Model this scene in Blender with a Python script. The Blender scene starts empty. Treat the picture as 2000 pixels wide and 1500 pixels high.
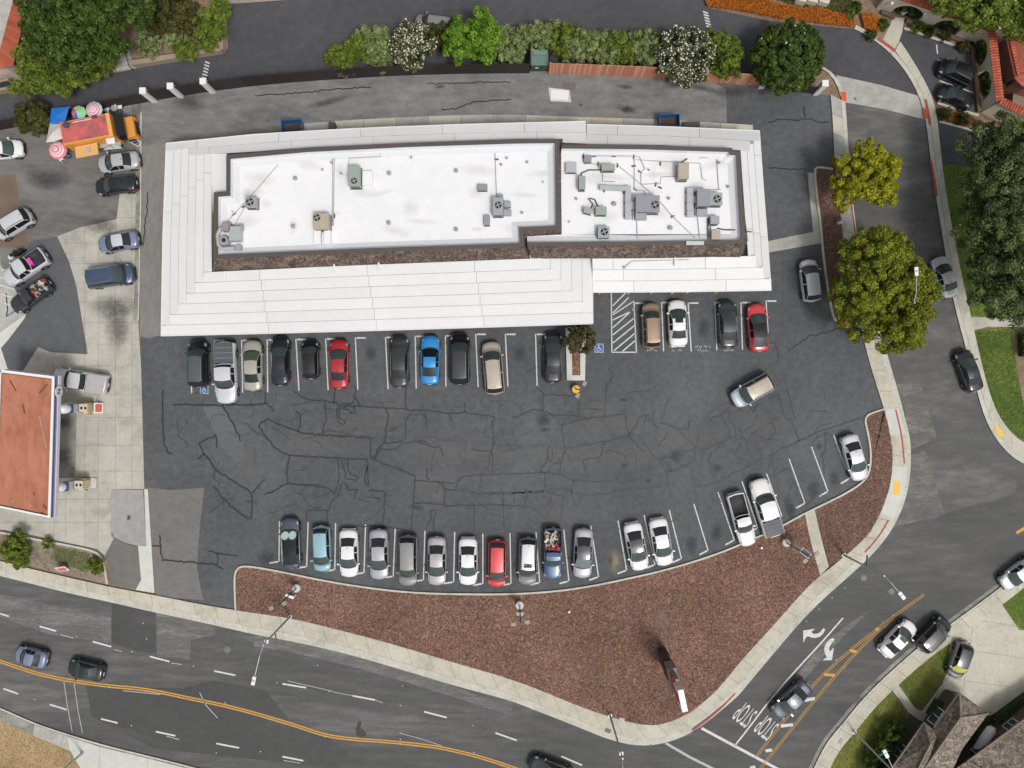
import bpy, bmesh, math, random
import numpy as np
from mathutils import Vector, Matrix, noise
random.seed(7)
R = math.radians
SC = bpy.context.scene
COL = SC.collection
# ------------------------------------------------------------------ camera, world, sun, exposure
HC = 75.0          # height of the drone in metres
S = 20.0           # ground: 20 photo pixels per metre
cd = bpy.data.cameras.new('camera'); cam = bpy.data.objects.new('camera', cd); COL.objects.link(cam)
cam.location = (0, 0, HC); cam.rotation_euler = (0, 0, 0)
cd.sensor_width = 36; cd.lens = 27; cd.clip_end = 2000; cd.clip_start = 0.5
SC.camera = cam
SUN_EL, SUN_AZ = 62, -56      # azimuth of the sun measured from +X (it stands in the south-east)
w = bpy.data.worlds.new("World"); SC.world = w; w.use_nodes = True
nt = w.node_tree; bg = nt.nodes['Background']
sky = nt.nodes.new('ShaderNodeTexSky'); sky.sky_type = 'NISHITA'; sky.sun_disc = False
sky.sun_elevation = R(SUN_EL); sky.sun_rotation = R(90 - SUN_AZ)
sky.dust_density = 5; sky.air_density = 1.0; sky.ozone_density = 1.0
hs = nt.nodes.new('ShaderNodeHueSaturation'); hs.inputs['Saturation'].default_value = 0.22
nt.links.new(sky.outputs[0], hs.inputs['Color']); nt.links.new(hs.outputs[0], bg.inputs[0])
bg.inputs[1].default_value = 0.112
sl = bpy.data.lights.new('sun', 'SUN'); sl.energy = 1.55; sl.angle = R(10); sl.color = (1, 0.97, 0.92)
so = bpy.data.objects.new('sun', sl); COL.objects.link(so)
sd = Vector((math.cos(R(SUN_EL))*math.cos(R(SUN_AZ)), math.cos(R(SUN_EL))*math.sin(R(SUN_AZ)), math.sin(R(SUN_EL))))
so.rotation_euler = sd.to_track_quat('Z', 'Y').to_euler(); so.location = sd*100
SC.view_settings.view_transform = 'Standard'; SC.view_settings.look = 'None'
SC.view_settings.exposure = 0.0; SC.view_settings.gamma = 1; SC.view_settings.use_curve_mapping = False
SC.render.engine = 'CYCLES'; SC.cycles.transparent_max_bounces = 48

# ------------------------------------------------------------------ helpers
def P(x, y, z=0.0):
    k = (HC - z)/HC
    return Vector(((x-1000)/S*k, (750-y)/S*k, z))
def T(x0, y0, pts, f=4.0):
    return [(x0+a/f, y0+b/f) for a, b in pts]
def tag(o, label=None, cat=None, group=None, kind=None):
    if label: o['label'] = label
    if cat: o['category'] = cat
    if group: o['group'] = group
    if kind: o['kind'] = kind
    return o
def thing(name, label, cat, loc=(0, 0, 0), rz=0, group=None):
    o = bpy.data.objects.new(name, None); COL.objects.link(o); o.empty_display_size = .3
    o.location = loc; o.rotation_euler = (0, 0, rz)
    return tag(o, label, cat, group)
def link(name, me, parent=None, loc=None, rz=None):
    o = bpy.data.objects.new(name, me); COL.objects.link(o)
    if parent is not None: o.parent = parent
    if loc is not None: o.location = loc
    if rz is not None: o.rotation_euler = (0, 0, rz)
    return o
class MB:
    def __init__(s): s.v = []; s.f = []
    def add(s, vs, fs):
        n = len(s.v); s.v += [tuple(a) for a in vs]; s.f += [tuple(i+n for i in f) for f in fs]; return s
    def box(s, c, d, rz=0, M=None):
        x, y, z = d[0]/2, d[1]/2, d[2]/2
        vs = [Vector((a*x, b*y, e*z)) for e in (-1, 1) for a, b in ((-1, -1), (1, -1), (1, 1), (-1, 1))]
        m = M if M is not None else Matrix.Rotation(rz, 3, 'Z')
        return s.add([m@v+Vector(c) for v in vs], [(3, 2, 1, 0), (4, 5, 6, 7), (0, 1, 5, 4), (1, 2, 6, 5), (2, 3, 7, 6), (3, 0, 4, 7)])
    def cyl(s, c, r, h, n=16, r2=None, M=None):
        r2 = r if r2 is None else r2
        vs = [Vector((math.cos(2*math.pi*i/n)*q, math.sin(2*math.pi*i/n)*q, zz)) for q, zz in ((r, 0), (r2, h)) for i in range(n)]
        if M is not None: vs = [M@v for v in vs]
        vs = [v+Vector(c) for v in vs]
        return s.add(vs, [tuple(range(n-1, -1, -1)), tuple(range(n, 2*n))]+[(i, (i+1) % n, n+(i+1) % n, n+i) for i in range(n)])
    def tube(s, pts, r, n=8, r2=None):
        pts = [Vector(p) for p in pts]; m = len(pts); r2 = r if r2 is None else r2
        vs = []
        for i, p in enumerate(pts):
            t = (pts[min(i+1, m-1)]-pts[max(i-1, 0)]).normalized()
            a = t.cross(Vector((0, 0, 1)));  a = a.normalized() if a.length > 1e-4 else Vector((1, 0, 0))
            b = t.cross(a).normalized(); q = r+(r2-r)*i/(m-1)
            vs += [p+(a*math.cos(2*math.pi*k/n)+b*math.sin(2*math.pi*k/n))*q for k in range(n)]
        fs = [(i*n+k, i*n+(k+1) % n, (i+1)*n+(k+1) % n, (i+1)*n+k) for i in range(m-1) for k in range(n)]
        return s.add(vs, fs+[tuple(range(n)), tuple((m-1)*n+k for k in range(n-1, -1, -1))])
    def prism(s, pts, z0, z1):
        pts = [(p[0], p[1]) for p in pts]
        a = sum(pts[i][0]*pts[(i+1) % len(pts)][1]-pts[(i+1) % len(pts)][0]*pts[i][1] for i in range(len(pts)))
        if a < 0: pts = pts[::-1]
        n = len(pts)
        return s.add([(x, y, z0) for x, y in pts]+[(x, y, z1) for x, y in pts],
                     [tuple(range(n-1, -1, -1)), tuple(range(n, 2*n))]+[(i, (i+1) % n, n+(i+1) % n, n+i) for i in range(n)])
    def strip(s, pts, wd, z):
        pts = [Vector((p[0], p[1])) for p in pts]; vs = []; m = len(pts)
        for i, p in enumerate(pts):
            t = (pts[min(i+1, m-1)]-pts[max(i-1, 0)]); t.normalize(); q = Vector((-t.y, t.x))*wd/2
            vs += [(p.x+q.x, p.y+q.y, z), (p.x-q.x, p.y-q.y, z)]
        return s.add(vs, [(2*i, 2*i+1, 2*i+3, 2*i+2) for i in range(m-1)])
    def build(s, name, mat, parent=None, smooth=False, loc=None, rz=None):
        me = bpy.data.meshes.new(name); me.from_pydata(s.v, [], s.f); me.update()
        if mat is not None: me.materials.append(mat)
        if smooth: me.shade_smooth()
        return link(name, me, parent, loc, rz)
def resample(pts, n):
    pts = [Vector((p[0], p[1])) for p in pts]
    d = [0]
    for a, b in zip(pts, pts[1:]): d.append(d[-1]+(b-a).length)
    out = []; j = 0
    for i in range(n+1):
        t = d[-1]*i/n
        while j < len(d)-2 and d[j+1] < t: j += 1
        u = (t-d[j])/max(1e-9, d[j+1]-d[j]); out.append(pts[j].lerp(pts[j+1], min(1, u)))
    return out
def smooth(pts, k=2):
    pts = [Vector((p[0], p[1])) for p in pts]
    for _ in range(k):
        q = [pts[0]]
        for a, b in zip(pts, pts[1:]): q += [a.lerp(b, .25), a.lerp(b, .75)]
        pts = q+[pts[-1]]
    return pts
def offset(pts, d):
    pts = [Vector((p[0], p[1])) for p in pts]; out = []; m = len(pts)
    for i, p in enumerate(pts):
        t = pts[min(i+1, m-1)]-pts[max(i-1, 0)]; t.normalize(); out.append(p+Vector((-t.y, t.x))*d)
    return out
def W(pts, z=0): return [P(a, b, z) for a, b in pts]
def sheet(name, pts, z, mat, parent=None, kind=None):
    me = bpy.data.meshes.new(name); ps = W(pts)
    a = sum(ps[i].x*ps[(i+1) % len(ps)].y-ps[(i+1) % len(ps)].x*ps[i].y for i in range(len(ps)))
    if a < 0: ps = ps[::-1]
    me.from_pydata([(p.x, p.y, z) for p in ps], [], [tuple(range(len(ps)))]); me.materials.append(mat)
    o = link(name, me, parent)
    if kind: o['kind'] = kind
    return o
def clip(poly, a, b, c):      # keep a*x+b*y<=c
    out = []
    for i in range(len(poly)):
        p, q = poly[i], poly[(i+1) % len(poly)]
        dp, dq = a*p[0]+b*p[1]-c, a*q[0]+b*q[1]-c
        if dp <= 0: out.append(p)
        if (dp < 0 < dq) or (dq < 0 < dp):
            t = dp/(dp-dq); out.append((p[0]+t*(q[0]-p[0]), p[1]+t*(q[1]-p[1])))
    return out

# ------------------------------------------------------------------ materials
def N(m, t, **kw):
    n = m.node_tree.nodes.new(t)
    for k, v in kw.items():
        if k in n.inputs: n.inputs[k].default_value = v
        else: setattr(n, k, v)
    return n
def base(name, rough=.8, spec=.5):
    m = bpy.data.materials.new(name); m.use_nodes = True; b = m.node_tree.nodes['Principled BSDF']
    b.inputs['Roughness'].default_value = rough; b.inputs['Specular IOR Level'].default_value = spec
    return m, b, m.node_tree.links
def flat(name, c, rough=.6, metal=0, spec=.5, coat=0, var=.12, vscale=3):
    m, b, L = base(name, rough, spec); b.inputs['Metallic'].default_value = metal; b.inputs['Coat Weight'].default_value = coat
    b.inputs['Coat Roughness'].default_value = .06
    if var:
        tc = N(m, 'ShaderNodeTexCoord'); n = N(m, 'ShaderNodeTexNoise', Scale=vscale, Detail=4.0)
        mx = N(m, 'ShaderNodeMix', data_type='RGBA'); L.new(tc.outputs['Object'], n.inputs['Vector']); L.new(n.outputs[0], mx.inputs[0])
        mx.inputs[6].default_value = (*[x*(1-var) for x in c], 1); mx.inputs[7].default_value = (*[min(1, x*(1+var)) for x in c], 1)
        L.new(mx.outputs[2], b.inputs['Base Color'])
    else: b.inputs['Base Color'].default_value = (*c, 1)
    return m
def ground(name, dark, mid, light, s1=.12, s2=1.2, grain=14, gamt=.25, stretch=(1, 1, 1), rot=0, rough=.9, bump=.3, speck=None, spec=.3, gk=1.15):
    """weathered surface: big mottling, mid stains, fine grain; world-sized coordinates"""
    m, b, L = base(name, rough, spec)
    tc = N(m, 'ShaderNodeTexCoord'); mp = N(m, 'ShaderNodeMapping'); mp.inputs['Scale'].default_value = stretch; mp.inputs['Rotation'].default_value = (0, 0, rot)
    L.new(tc.outputs['Object'], mp.inputs[0])
    n1 = N(m, 'ShaderNodeTexNoise', Scale=s1, Detail=5.0, Roughness=.6, Distortion=.4)
    n2 = N(m, 'ShaderNodeTexNoise', Scale=s2, Detail=6.0, Roughness=.65)
    n3 = N(m, 'ShaderNodeTexNoise', Scale=grain, Detail=2.0)
    for n in (n1, n2): L.new(mp.outputs[0], n.inputs['Vector'])
    L.new(tc.outputs['Object'], n3.inputs['Vector'])
    ad = N(m, 'ShaderNodeMath', operation='ADD'); ml = N(m, 'ShaderNodeMath', operation='MULTIPLY'); ml.inputs[1].default_value = .5
    L.new(n1.outputs[0], ad.inputs[0]); L.new(n2.outputs[0], ad.inputs[1]); L.new(ad.outputs[0], ml.inputs[0])
    cr = N(m, 'ShaderNodeValToRGB'); e = cr.color_ramp.elements
    dark, mid, light = [tuple(q*gk for q in c_) for c_ in (dark, mid, light)]
    e[0].position = .36; e[0].color = (*dark, 1); e[1].position = .66; e[1].color = (*light, 1)
    x = e.new(.5); x.color = (*mid, 1)
    L.new(ml.outputs[0], cr.inputs[0])
    mr = N(m, 'ShaderNodeMapRange'); mr.inputs[1].default_value = .3; mr.inputs[2].default_value = .7; mr.inputs[3].default_value = 1-gamt; mr.inputs[4].default_value = 1+gamt
    L.new(n3.outputs[0], mr.inputs[0])
    mx = N(m, 'ShaderNodeVectorMath', operation='SCALE'); L.new(cr.outputs[0], mx.inputs[0]); L.new(mr.outputs[0], mx.inputs['Scale'])
    out = mx.outputs[0]
    if speck:
        vo = N(m, 'ShaderNodeTexVoronoi', Scale=speck[0]); L.new(tc.outputs['Object'], vo.inputs['Vector'])
        c2 = N(m, 'ShaderNodeValToRGB'); c2.color_ramp.elements[0].color = (*speck[1], 1); c2.color_ramp.elements[1].color = (*speck[2], 1)
        sp = N(m, 'ShaderNodeSeparateColor'); L.new(vo.outputs['Color'], sp.inputs[0]); L.new(sp.outputs[0], c2.inputs[0])
        m2 = N(m, 'ShaderNodeMix', data_type='RGBA', blend_type='MULTIPLY'); m2.inputs[0].default_value = 1
        L.new(out, m2.inputs[6]); L.new(c2.outputs[0], m2.inputs[7]); out = m2.outputs[2]
    L.new(out, b.inputs['Base Color'])
    if bump:
        bp = N(m, 'ShaderNodeBump', Strength=bump, Distance=.02); L.new(n3.outputs[0], bp.inputs['Height']); L.new(bp.outputs[0], b.inputs['Normal'])
    return m
def g3(v, t=(1, 1, 1)): return tuple(v*x for x in t)
BL = (.96, 1.0, 1.06); WM = (1.04, 1.0, .95)
M = {}
M['lot'] = ground('asphalt sealed', g3(.066, BL), g3(.088, BL), g3(.118, BL), gamt=.28, s1=.09, s2=1.6)
M['lot_light'] = ground('asphalt worn patch', g3(.12, WM), g3(.14, WM), g3(.17, WM))
M['alley'] = ground('asphalt alley', g3(.115), g3(.165), g3(.22, WM), s1=.25, stretch=(.6, 1.4, 1))
M['drive_w'] = ground('asphalt west drive', g3(.14, WM), g3(.18, WM), g3(.22, WM), stretch=(2, .5, 1))
M['west'] = ground('asphalt west lot', g3(.09, WM), g3(.14, WM), g3(.19, WM), s1=.15, s2=.6, stretch=(.7, 1.6, 1), rot=.3)
M['west_dark'] = ground('asphalt new west', g3(.085, BL), g3(.10, BL), g3(.118, BL))
M['drive'] = ground('asphalt fresh driveway', (.052, .053, .058), (.064, .065, .071), (.08, .081, .088), gamt=.15, s1=.08)
M['road'] = ground('asphalt street', g3(.07), g3(.090), g3(.15, WM), s1=.1, s2=.9, stretch=(.3, 1.8, 1), rot=.2, gamt=.45, grain=18)
M['road_ne'] = ground('asphalt street side', g3(.076), g3(.100), g3(.16, WM), s1=.12, s2=.8, stretch=(.45, 1.5, 1), rot=-1.35, gamt=.3)
M['road_se'] = ground('asphalt side street', g3(.072), g3(.088), g3(.125, WM), s1=.1, s2=.8, stretch=(.35, 1.6, 1), rot=-.85, gamt=.22)
M['patch_dark'] = ground('asphalt dark patch', g3(.060), g3(.068), g3(.080), gamt=.15)
M['patch_light'] = ground('asphalt bleached', g3(.09, WM), g3(.125, WM), g3(.21, WM), s1=.5, s2=3, stretch=(.5, 2, 1), rot=.2, gamt=.35)
M['conc'] = ground('concrete tan', (.29, .275, .24), (.39, .37, .32), (.46, .44, .385), s1=.15, s2=.9, gamt=.1, grain=9)
M['conc_g'] = ground('concrete grey', (.28, .275, .25), (.36, .355, .325), (.44, .435, .40), s1=.2, s2=1.1, gamt=.12, grain=9)
M['conc_st'] = ground('concrete stained', (.10, .10, .092), (.21, .205, .185), (.32, .31, .27), s1=.35, s2=1.0, gamt=.1)
M['conc_l'] = ground('concrete new', (.44, .44, .41), (.5, .5, .465), (.56, .56, .52), gamt=.06)
M['walk2'] = ground('concrete walk b', (.38, .36, .30), (.45, .43, .36), (.5, .48, .40), s1=.3, s2=1.5, gamt=.1, grain=8)
M['walk'] = ground('concrete walk', (.35, .325, .26), (.44, .41, .335), (.5, .47, .39), s1=.3, s2=1.5, gamt=.1, grain=8)
M['joint'] = flat('joint dirt', (.16, .15, .135), .95)
M['kerb'] = ground('kerb concrete', (.36, .345, .30), (.46, .445, .39), (.54, .52, .46), s1=.4, s2=2, gamt=.12)
M['mulch'] = ground('mulch', (.11, .064, .049), (.178, .108, .083), (.24, .155, .125), s1=.15, s2=3.0, grain=8, gamt=.5, bump=.8, speck=(9, (.45, .42, .4), (1.5, 1.35, 1.25)))
M['soil'] = ground('bare soil', (.14, .095, .06), (.21, .15, .10), (.28, .2, .14), s1=.4, s2=2, gamt=.3, bump=.6)
M['dry'] = ground('dry grass field', (.26, .18, .08), (.37, .26, .13), (.44, .32, .18), s1=.12, s2=.7, gamt=.25, bump=.8)
M['grass'] = ground('lawn', (.055, .10, .015), (.11, .17, .03), (.19, .21, .05), s1=.25, s2=1.5, grain=10, gamt=.4, bump=.9)
M['grass_d'] = ground('lawn yellowed', (.09, .12, .022), (.19, .195, .045), (.32, .28, .08), s1=.25, s2=1.2, grain=10, gamt=.35, bump=.9)
def worn(name, c, under, lim):
    m, b, L = base(name, .75); tc = N(m, 'ShaderNodeTexCoord'); n = N(m, 'ShaderNodeTexNoise', Scale=3.2, Detail=8.0, Roughness=.75); L.new(tc.outputs['Object'], n.inputs['Vector'])
    cr = N(m, 'ShaderNodeValToRGB'); e = cr.color_ramp.elements; e[0].position = lim-.05; e[0].color = (*under, 1); e[1].position = lim+.05; e[1].color = (*[q*.88 for q in c], 1); e.new(.62).color = (*c, 1)
    L.new(n.outputs[0], cr.inputs[0]); L.new(cr.outputs[0], b.inputs['Base Color']); return m
M['white'] = worn('white road paint', (.66, .66, .65), (.24, .24, .235), .38)
M['white_w'] = flat('worn road paint', (.45, .45, .44), .8, var=.35, vscale=7)
M['yellow'] = worn('yellow road paint', (.62, .33, .06), (.26, .17, .07), .39)
M['red_p'] = flat('red kerb paint', (.36, .09, .07), .8, var=.3, vscale=3)
M['tact'] = flat('tactile yellow', (.80, .50, .10), .8, var=.15, vscale=6)
M['brick_p'] = flat('orange tactile', (.62, .10, .03), .8, var=.12)
M['tar'] = flat('crack sealant', (.022, .022, .024), .45, var=.2)
M['black'] = flat('black plastic', (.012, .012, .013), .5, var=.1)
M['dgrey'] = flat('dark grey metal', (.07, .07, .075), .5, var=.1)
M['steel'] = flat('galvanised', (.46, .48, .49), .45, metal=.3, var=.1)
M['ac_g'] = flat('grey equipment', (.33, .34, .35), .5, var=.12)
M['ac_gr'] = flat('greenish equipment', (.30, .34, .32), .5, var=.1)
M['ac_b'] = flat('beige equipment', (.42, .36, .29), .55, var=.12)
M['ac_p'] = flat('slate equipment', (.27, .27, .31), .5, var=.1)
M['wpaint'] = flat('white painted metal', (.78, .78, .77), .45, var=.05)
M['blue'] = flat('blue paint', (.03, .10, .33), .4, var=.1)
M['fanhole'] = flat('fan well', (.015, .015, .016), .7, var=0)
M['trunk'] = flat('bark', (.13, .095, .065), .9, var=.3, vscale=8)
M['glasswin'] = flat('window glass', (.045, .075, .07), .06, var=.2, vscale=2)
# ------------------------------------------------------------------ ground sheets
gr = sheet('ground', [(-3000, -3000), (5000, -3000), (5000, 4500), (-3000, 4500)], -.03, M['soil'], kind='structure')
Z1, Z2, Z3, Z4 = .004, .008, .012, .016
lot = sheet('parking_lot', [(275, 200), (500, 165), (700, 148), (1000, 140), (1075, 142), (1300, 150), (1490, 170), (1612, 185), (1625, 185), (1632, 300), (1640, 410), (1655, 500), (1690, 640), (1735, 800), (1700, 1000), (1500, 1100), (1000, 1180), (462, 1192), (305, 1166), (290, 1000), (277, 900), (274, 650)], Z2, M['lot'], kind='structure')
sheet('alley_pavement', [(275, 200), (500, 165), (700, 148), (1000, 140), (1075, 142), (1300, 150), (1395, 160), (1418, 175), (1420, 245), (1300, 300), (330, 330), (322, 655), (280, 658), (274, 500)], Z3, M['alley'], kind='structure')
sheet('drive_pavement', [(276, 285), (325, 280), (320, 654), (290, 660), (274, 657), (272, 500)], Z4, M['drive_w'], kind='structure')
sheet('worn_pavement', [(285, 952), (330, 957), (399, 953), (392, 1012), (388, 1060), (385, 1110), (392, 1150), (398, 1172), (305, 1166), (290, 1000)], Z3, M['lot_light'], kind='structure')
sheet('worn_pavement', [(395, 795), (432, 792), (470, 850), (482, 890), (462, 905), (432, 870)], Z3, ground('asphalt faint band', g3(.10, BL), g3(.112, BL), g3(.128, BL)), kind='structure')
road = sheet('road', [(-300, 1090), (0, 1100), (300, 1180), (1000, 1340), (1280, 1430), (1500, 1230), (1740, 950), (1690, 640), (1625, 190), (1810, 180), (1850, 500), (1930, 830), (2010, 880), (2300, 820), (2400, 1900), (-300, 1900)], -.008, M['road'], kind='structure')
sheet('side_road', [(1640, 150), (1815, 180), (1835, 370), (1900, 700), (1990, 890), (2000, 960), (1850, 1000), (1780, 1040), (1690, 1090), (1760, 960), (1730, 760), (1690, 640), (1625, 300)], -.004, M['road_ne'], kind='structure')
sheet('street', [(2400, 700), (1990, 880), (1985, 965), (1850, 1010), (1770, 1050), (1680, 1090), (1590, 1170), (1450, 1330), (1385, 1420), (1500, 1480), (1560, 1540), (1650, 1500), (1800, 1300), (1960, 1140), (2400, 900)], 0, M['road_se'], kind='structure')
drv = sheet('driveway', [(-400, 215), (-400, 340), (0, 250), (270, 185), (500, 150), (800, 130), (1100, 130), (1490, 165), (1600, 150), (1640, 150), (1720, 165), (1797, 190), (1780, 150), (1740, 105), (1700, 75), (1667, 57), (1500, 40), (1380, 15), (1370, -100), (440, -100), (445, 95), (240, 140), (80, 165), (0, 182)], Z1, M['drive'], kind='structure')
sheet('west_lot', [(-400, 330), (0, 252), (272, 200), (273, 700), (283, 1000), (200, 1100), (-400, 900)], 0, M['west'], kind='structure')
sheet('west_pavement', [(112, 462), (125, 455), (150, 560), (163, 640), (170, 700), (100, 690), (75, 678), (45, 725), (-5, 740), (-40, 620), (20, 545), (60, 470)], Z2, M['west_dark'], kind='structure')
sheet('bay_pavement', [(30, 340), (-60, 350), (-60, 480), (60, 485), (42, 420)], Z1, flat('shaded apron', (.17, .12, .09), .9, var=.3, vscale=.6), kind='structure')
sheet('accessible_bay', [(-60, 520), (0, 515), (55, 610), (0, 650), (-60, 680)], Z4, M['conc_g'], kind='structure')
sheet('walk_pavement', [(0, 500), (5, 640), (52, 610), (48, 622), (15, 665), (2, 680), (25, 750), (-80, 760), (-80, 500)], Z3, M['conc_l'], kind='structure')
# road patches
for pts, mt in [([(219, 1176), (304, 1188), (305, 1275), (270, 1272), (218, 1256)], 'patch_dark'),
                ([(305, 1190), (420, 1212), (420, 1240), (372, 1250), (372, 1290), (306, 1278)], 'patch_light'),
                ([(500, 1234), (600, 1255), (760, 1295), (900, 1345), (1000, 1382), (1000, 1398), (850, 1350), (700, 1305), (560, 1272), (495, 1262)], 'patch_light'),
                ([(168, 1340), (352, 1345), (420, 1330), (520, 1350), (560, 1400), (640, 1440), (680, 1470), (660, 1500), (300, 1462), (180, 1400)], 'patch_dark'),
                ([(0, 1160), (217, 1205), (217, 1256), (100, 1240), (0, 1205)], 'patch_light')]:
    sheet('road_patch', T(0, 0, pts, 1), Z2, M[mt], parent=road)
sheet('road_patch', [(1752, 750), (1797, 748), (1830, 855), (1772, 882), (1768, 800)], Z2, M['patch_light'], parent=road)
sheet('road_patch', [(1775, 890), (1808, 880), (1845, 1005), (1742, 1030), (1766, 960)], Z2, M['patch_light'], parent=road)
sheet('road_patch', [(1655, 260), (1690, 252), (1700, 290), (1655, 330)], Z2, M['patch_light'], parent=road)
sheet('road_patch', [(1690, 1195), (1600, 1260), (1545, 1335), (1560, 1340), (1625, 1265), (1692, 1200)], Z2, M['patch_light'], parent=road)

M['conc_t'] = ground('concrete tan b', (.28, .27, .24), (.365, .35, .315), (.43, .415, .37), s1=.15, s2=.9, gamt=.1, grain=9)
# --- concrete panels cut out of an outline
def panels(name, pts, xs, ys, z0, z1, mats, gap=.024, rot=0, parent=None, part='concrete_panel', basemat='joint'):
    par = parent or sheet(name, pts, z0, M[basemat], kind='structure')
    poly = [(P(a, b).x, P(a, b).y) for a, b in pts]
    c, s_ = math.cos(rot), math.sin(rot)
    rp = [(c*x+s_*y, -s_*x+c*y) for x, y in poly]
    for i in range(len(xs)-1):
        for j in range(len(ys)-1):
            q = rp
            for a in ((1, 0, xs[i+1]-gap/2), (-1, 0, -xs[i]-gap/2), (0, 1, ys[j+1]-gap/2), (0, -1, -ys[j]-gap/2)):
                q = clip(q, *a)
                if len(q) < 3: break
            if len(q) < 3: continue
            ar = abs(sum(q[k][0]*q[(k+1) % len(q)][1]-q[(k+1) % len(q)][0]*q[k][1] for k in range(len(q))))/2
            if ar < .08: continue
            q = [(c*x-s_*y, s_*x+c*y) for x, y in q]
            MB().prism(q, z0+.001, z1+random.uniform(0, .004)).build(part, M[random.choice(mats)], par)
    return par
def pxr(a, b, n): return [(a+(b-a)*i/n-1000)/S for i in range(n+1)]
def pyr(a, b, n): return [(750-(b+(a-b)*i/n))/S for i in range(n+1)]
panels('forecourt_slab', [(112, 462), (155, 445), (228, 428), (234, 380), (268, 376), (271, 640), (276, 720), (282, 955), (225, 955), (218, 960), (218, 1045), (222, 1052), (205, 1085), (190, 1072), (40, 1040), (-60, 1025), (-60, 735), (45, 725), (75, 678), (100, 688), (172, 692), (163, 640), (150, 560), (135, 510)],
       [(x-1000)/S for x in (-70, 0, 50, 105, 129, 166, 192, 226, 258, 300)], [(750-y)/S for y in (1100, 1020, 975, 920, 870, 815, 770, 715, 672, 630, 590, 552, 515, 475, 425, 370)], Z2, .03, ['conc', 'conc', 'conc_t'])
sheet('stained_concrete', [(100, 800), (150, 803), (149, 880), (146, 935), (100, 935)], .036, ground('concrete oily', (.13, .128, .12), (.215, .21, .19), (.31, .30, .27), s1=.4, s2=.9, gamt=.1), kind='structure')
sheet('worn_pavement', [(219, 955), (280, 957), (286, 1065), (270, 1066), (245, 1060), (222, 1048), (216, 1030)], .036, ground('concrete mauve', (.24, .23, .225), (.29, .28, .275), (.34, .33, .32), gamt=.1), kind='structure')
sheet('worn_pavement', [(222, 1048), (245, 1062), (270, 1068), (276, 1135), (265, 1150), (220, 1142), (212, 1100), (205, 1085)], Z3, M['lot_light'], kind='structure')
sheet('concrete_strip', [(270, 1066), (286, 1066), (282, 955), (289, 955), (302, 1158), (265, 1152), (276, 1132)], .040, M['conc_l'], kind='structure')
for a, b in ((274, 642), ):
    MB().strip(W([(271, 205), (270, 400), (266, 626)]), .45, .06).build('gutter', M['conc_st'], lot)
    MB().strip(W([(276.5, 220), (275.5, 400), (271, 626)]), .12, .10).build('gutter_edge', M['kerb'], lot)
# apron NE
panels('concrete_apron', [(1633, 147), (1720, 166), (1796, 188), (1812, 235), (1726, 213), (1650, 200)], [-200+0, 31.5, 34.2, 36.0, 37.4, 60], [-50, 100], Z2, .02, ['conc_g', 'conc'], rot=-.22)
sheet('concrete_strip', [(1500, 471), (1588, 453), (1577, 337), (1590, 338), (1603, 475), (1502, 493)], Z3, M['conc_g'], kind='structure')

# --- raised sidewalks
def band(name, A, B, step, z0, z1, mats, gap=.035, part='sidewalk_panel', parent=None, bm='joint'):
    A = smooth(W(A)); B = smooth(W(B))
    la = sum((b-a).length for a, b in zip(A, A[1:])); n = max(1, int(la/step))
    k = 4; a = resample(A, n*k); b = resample(B, n*k)
    if parent is None:
        parent = MB().prism(list(a)+list(b)[::-1], z0-.02, z1-.02).build(name, M[bm]); parent['kind'] = 'structure'
    for i in range(n):
        aa = a[i*k:i*k+k+1]; bb = b[i*k:i*k+k+1]
        L = (aa[-1]-aa[0]).length; g = gap/max(.2, L)
        aa[0] = aa[0].lerp(aa[1], g*k/2); aa[-1] = aa[-1].lerp(aa[-2], g*k/2); bb[0] = bb[0].lerp(bb[1], g*k/2); bb[-1] = bb[-1].lerp(bb[-2], g*k/2)
        MB().prism(list(aa)+list(bb)[::-1], z0, z1+random.uniform(-.002, .003)).build(part, M[random.choice(mats)], parent)
    return parent
SB = [(-80, 1078), (0, 1094), (60, 1110), (130, 1126), (222, 1147), (300, 1161), (400, 1181), (460, 1191), (500, 1197), (570, 1207), (640, 1224), (720, 1244), (800, 1267), (900, 1297), (1000, 1326), (1060, 1349), (1120, 1374), (1180, 1396), (1250, 1415), (1295, 1415), (1350, 1390), (1400, 1348), (1450, 1285), (1500, 1232), (1567, 1155), (1597, 1127), (1650, 1085), (1695, 1045), (1720, 1000), (1737, 950), (1742, 910), (1742, 875), (1735, 837), (1725, 797), (1710, 750), (1698, 712), (1680, 640)]
SF = [(-80, 1098), (0, 1116), (60, 1131), (130, 1149), (222, 1169), (300, 1187), (400, 1208), (460, 1222), (500, 1231), (560, 1242), (640, 1259), (720, 1280), (800, 1304), (900, 1334), (1000, 1360), (1060, 1384), (1125, 1409), (1187, 1435), (1237, 1448), (1287, 1447), (1350, 1425), (1435, 1355), (1450, 1336), (1500, 1276), (1575, 1188), (1647, 1124), (1700, 1076), (1737, 1029), (1761, 975), (1770, 925), (1771, 885), (1769, 855), (1761, 825), (1745, 762), (1737, 737), (1728, 705), (1708, 640)]
def half(A, B, t): return [(a[0]+(b[0]-a[0])*t, a[1]+(b[1]-a[1])*t) for a, b in zip(A, B)]
sw = band('sidewalk', SB, half(SB, SF, .82), 2.1, .02, .14, ['walk', 'walk', 'walk2'])
band('kerb', half(SB, SF, .83), SF, 4, .0, .13, ['kerb'], part='kerb_stone')
SG = [(p.x*S+1000, 750-p.y*S) for p in offset([P(a, b) for a, b in SF], -.42)]
band('gutter', SF, SG, 3.2, -.01, .014, ['kerb', 'walk2'], part='gutter_panel', gap=.02)
def paint_on(pts, wd, z, mat, parent, name='painted_line'):
    return MB().strip(resample(smooth(W(pts)), 24), wd, z).build(name, M[mat], parent)
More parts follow.
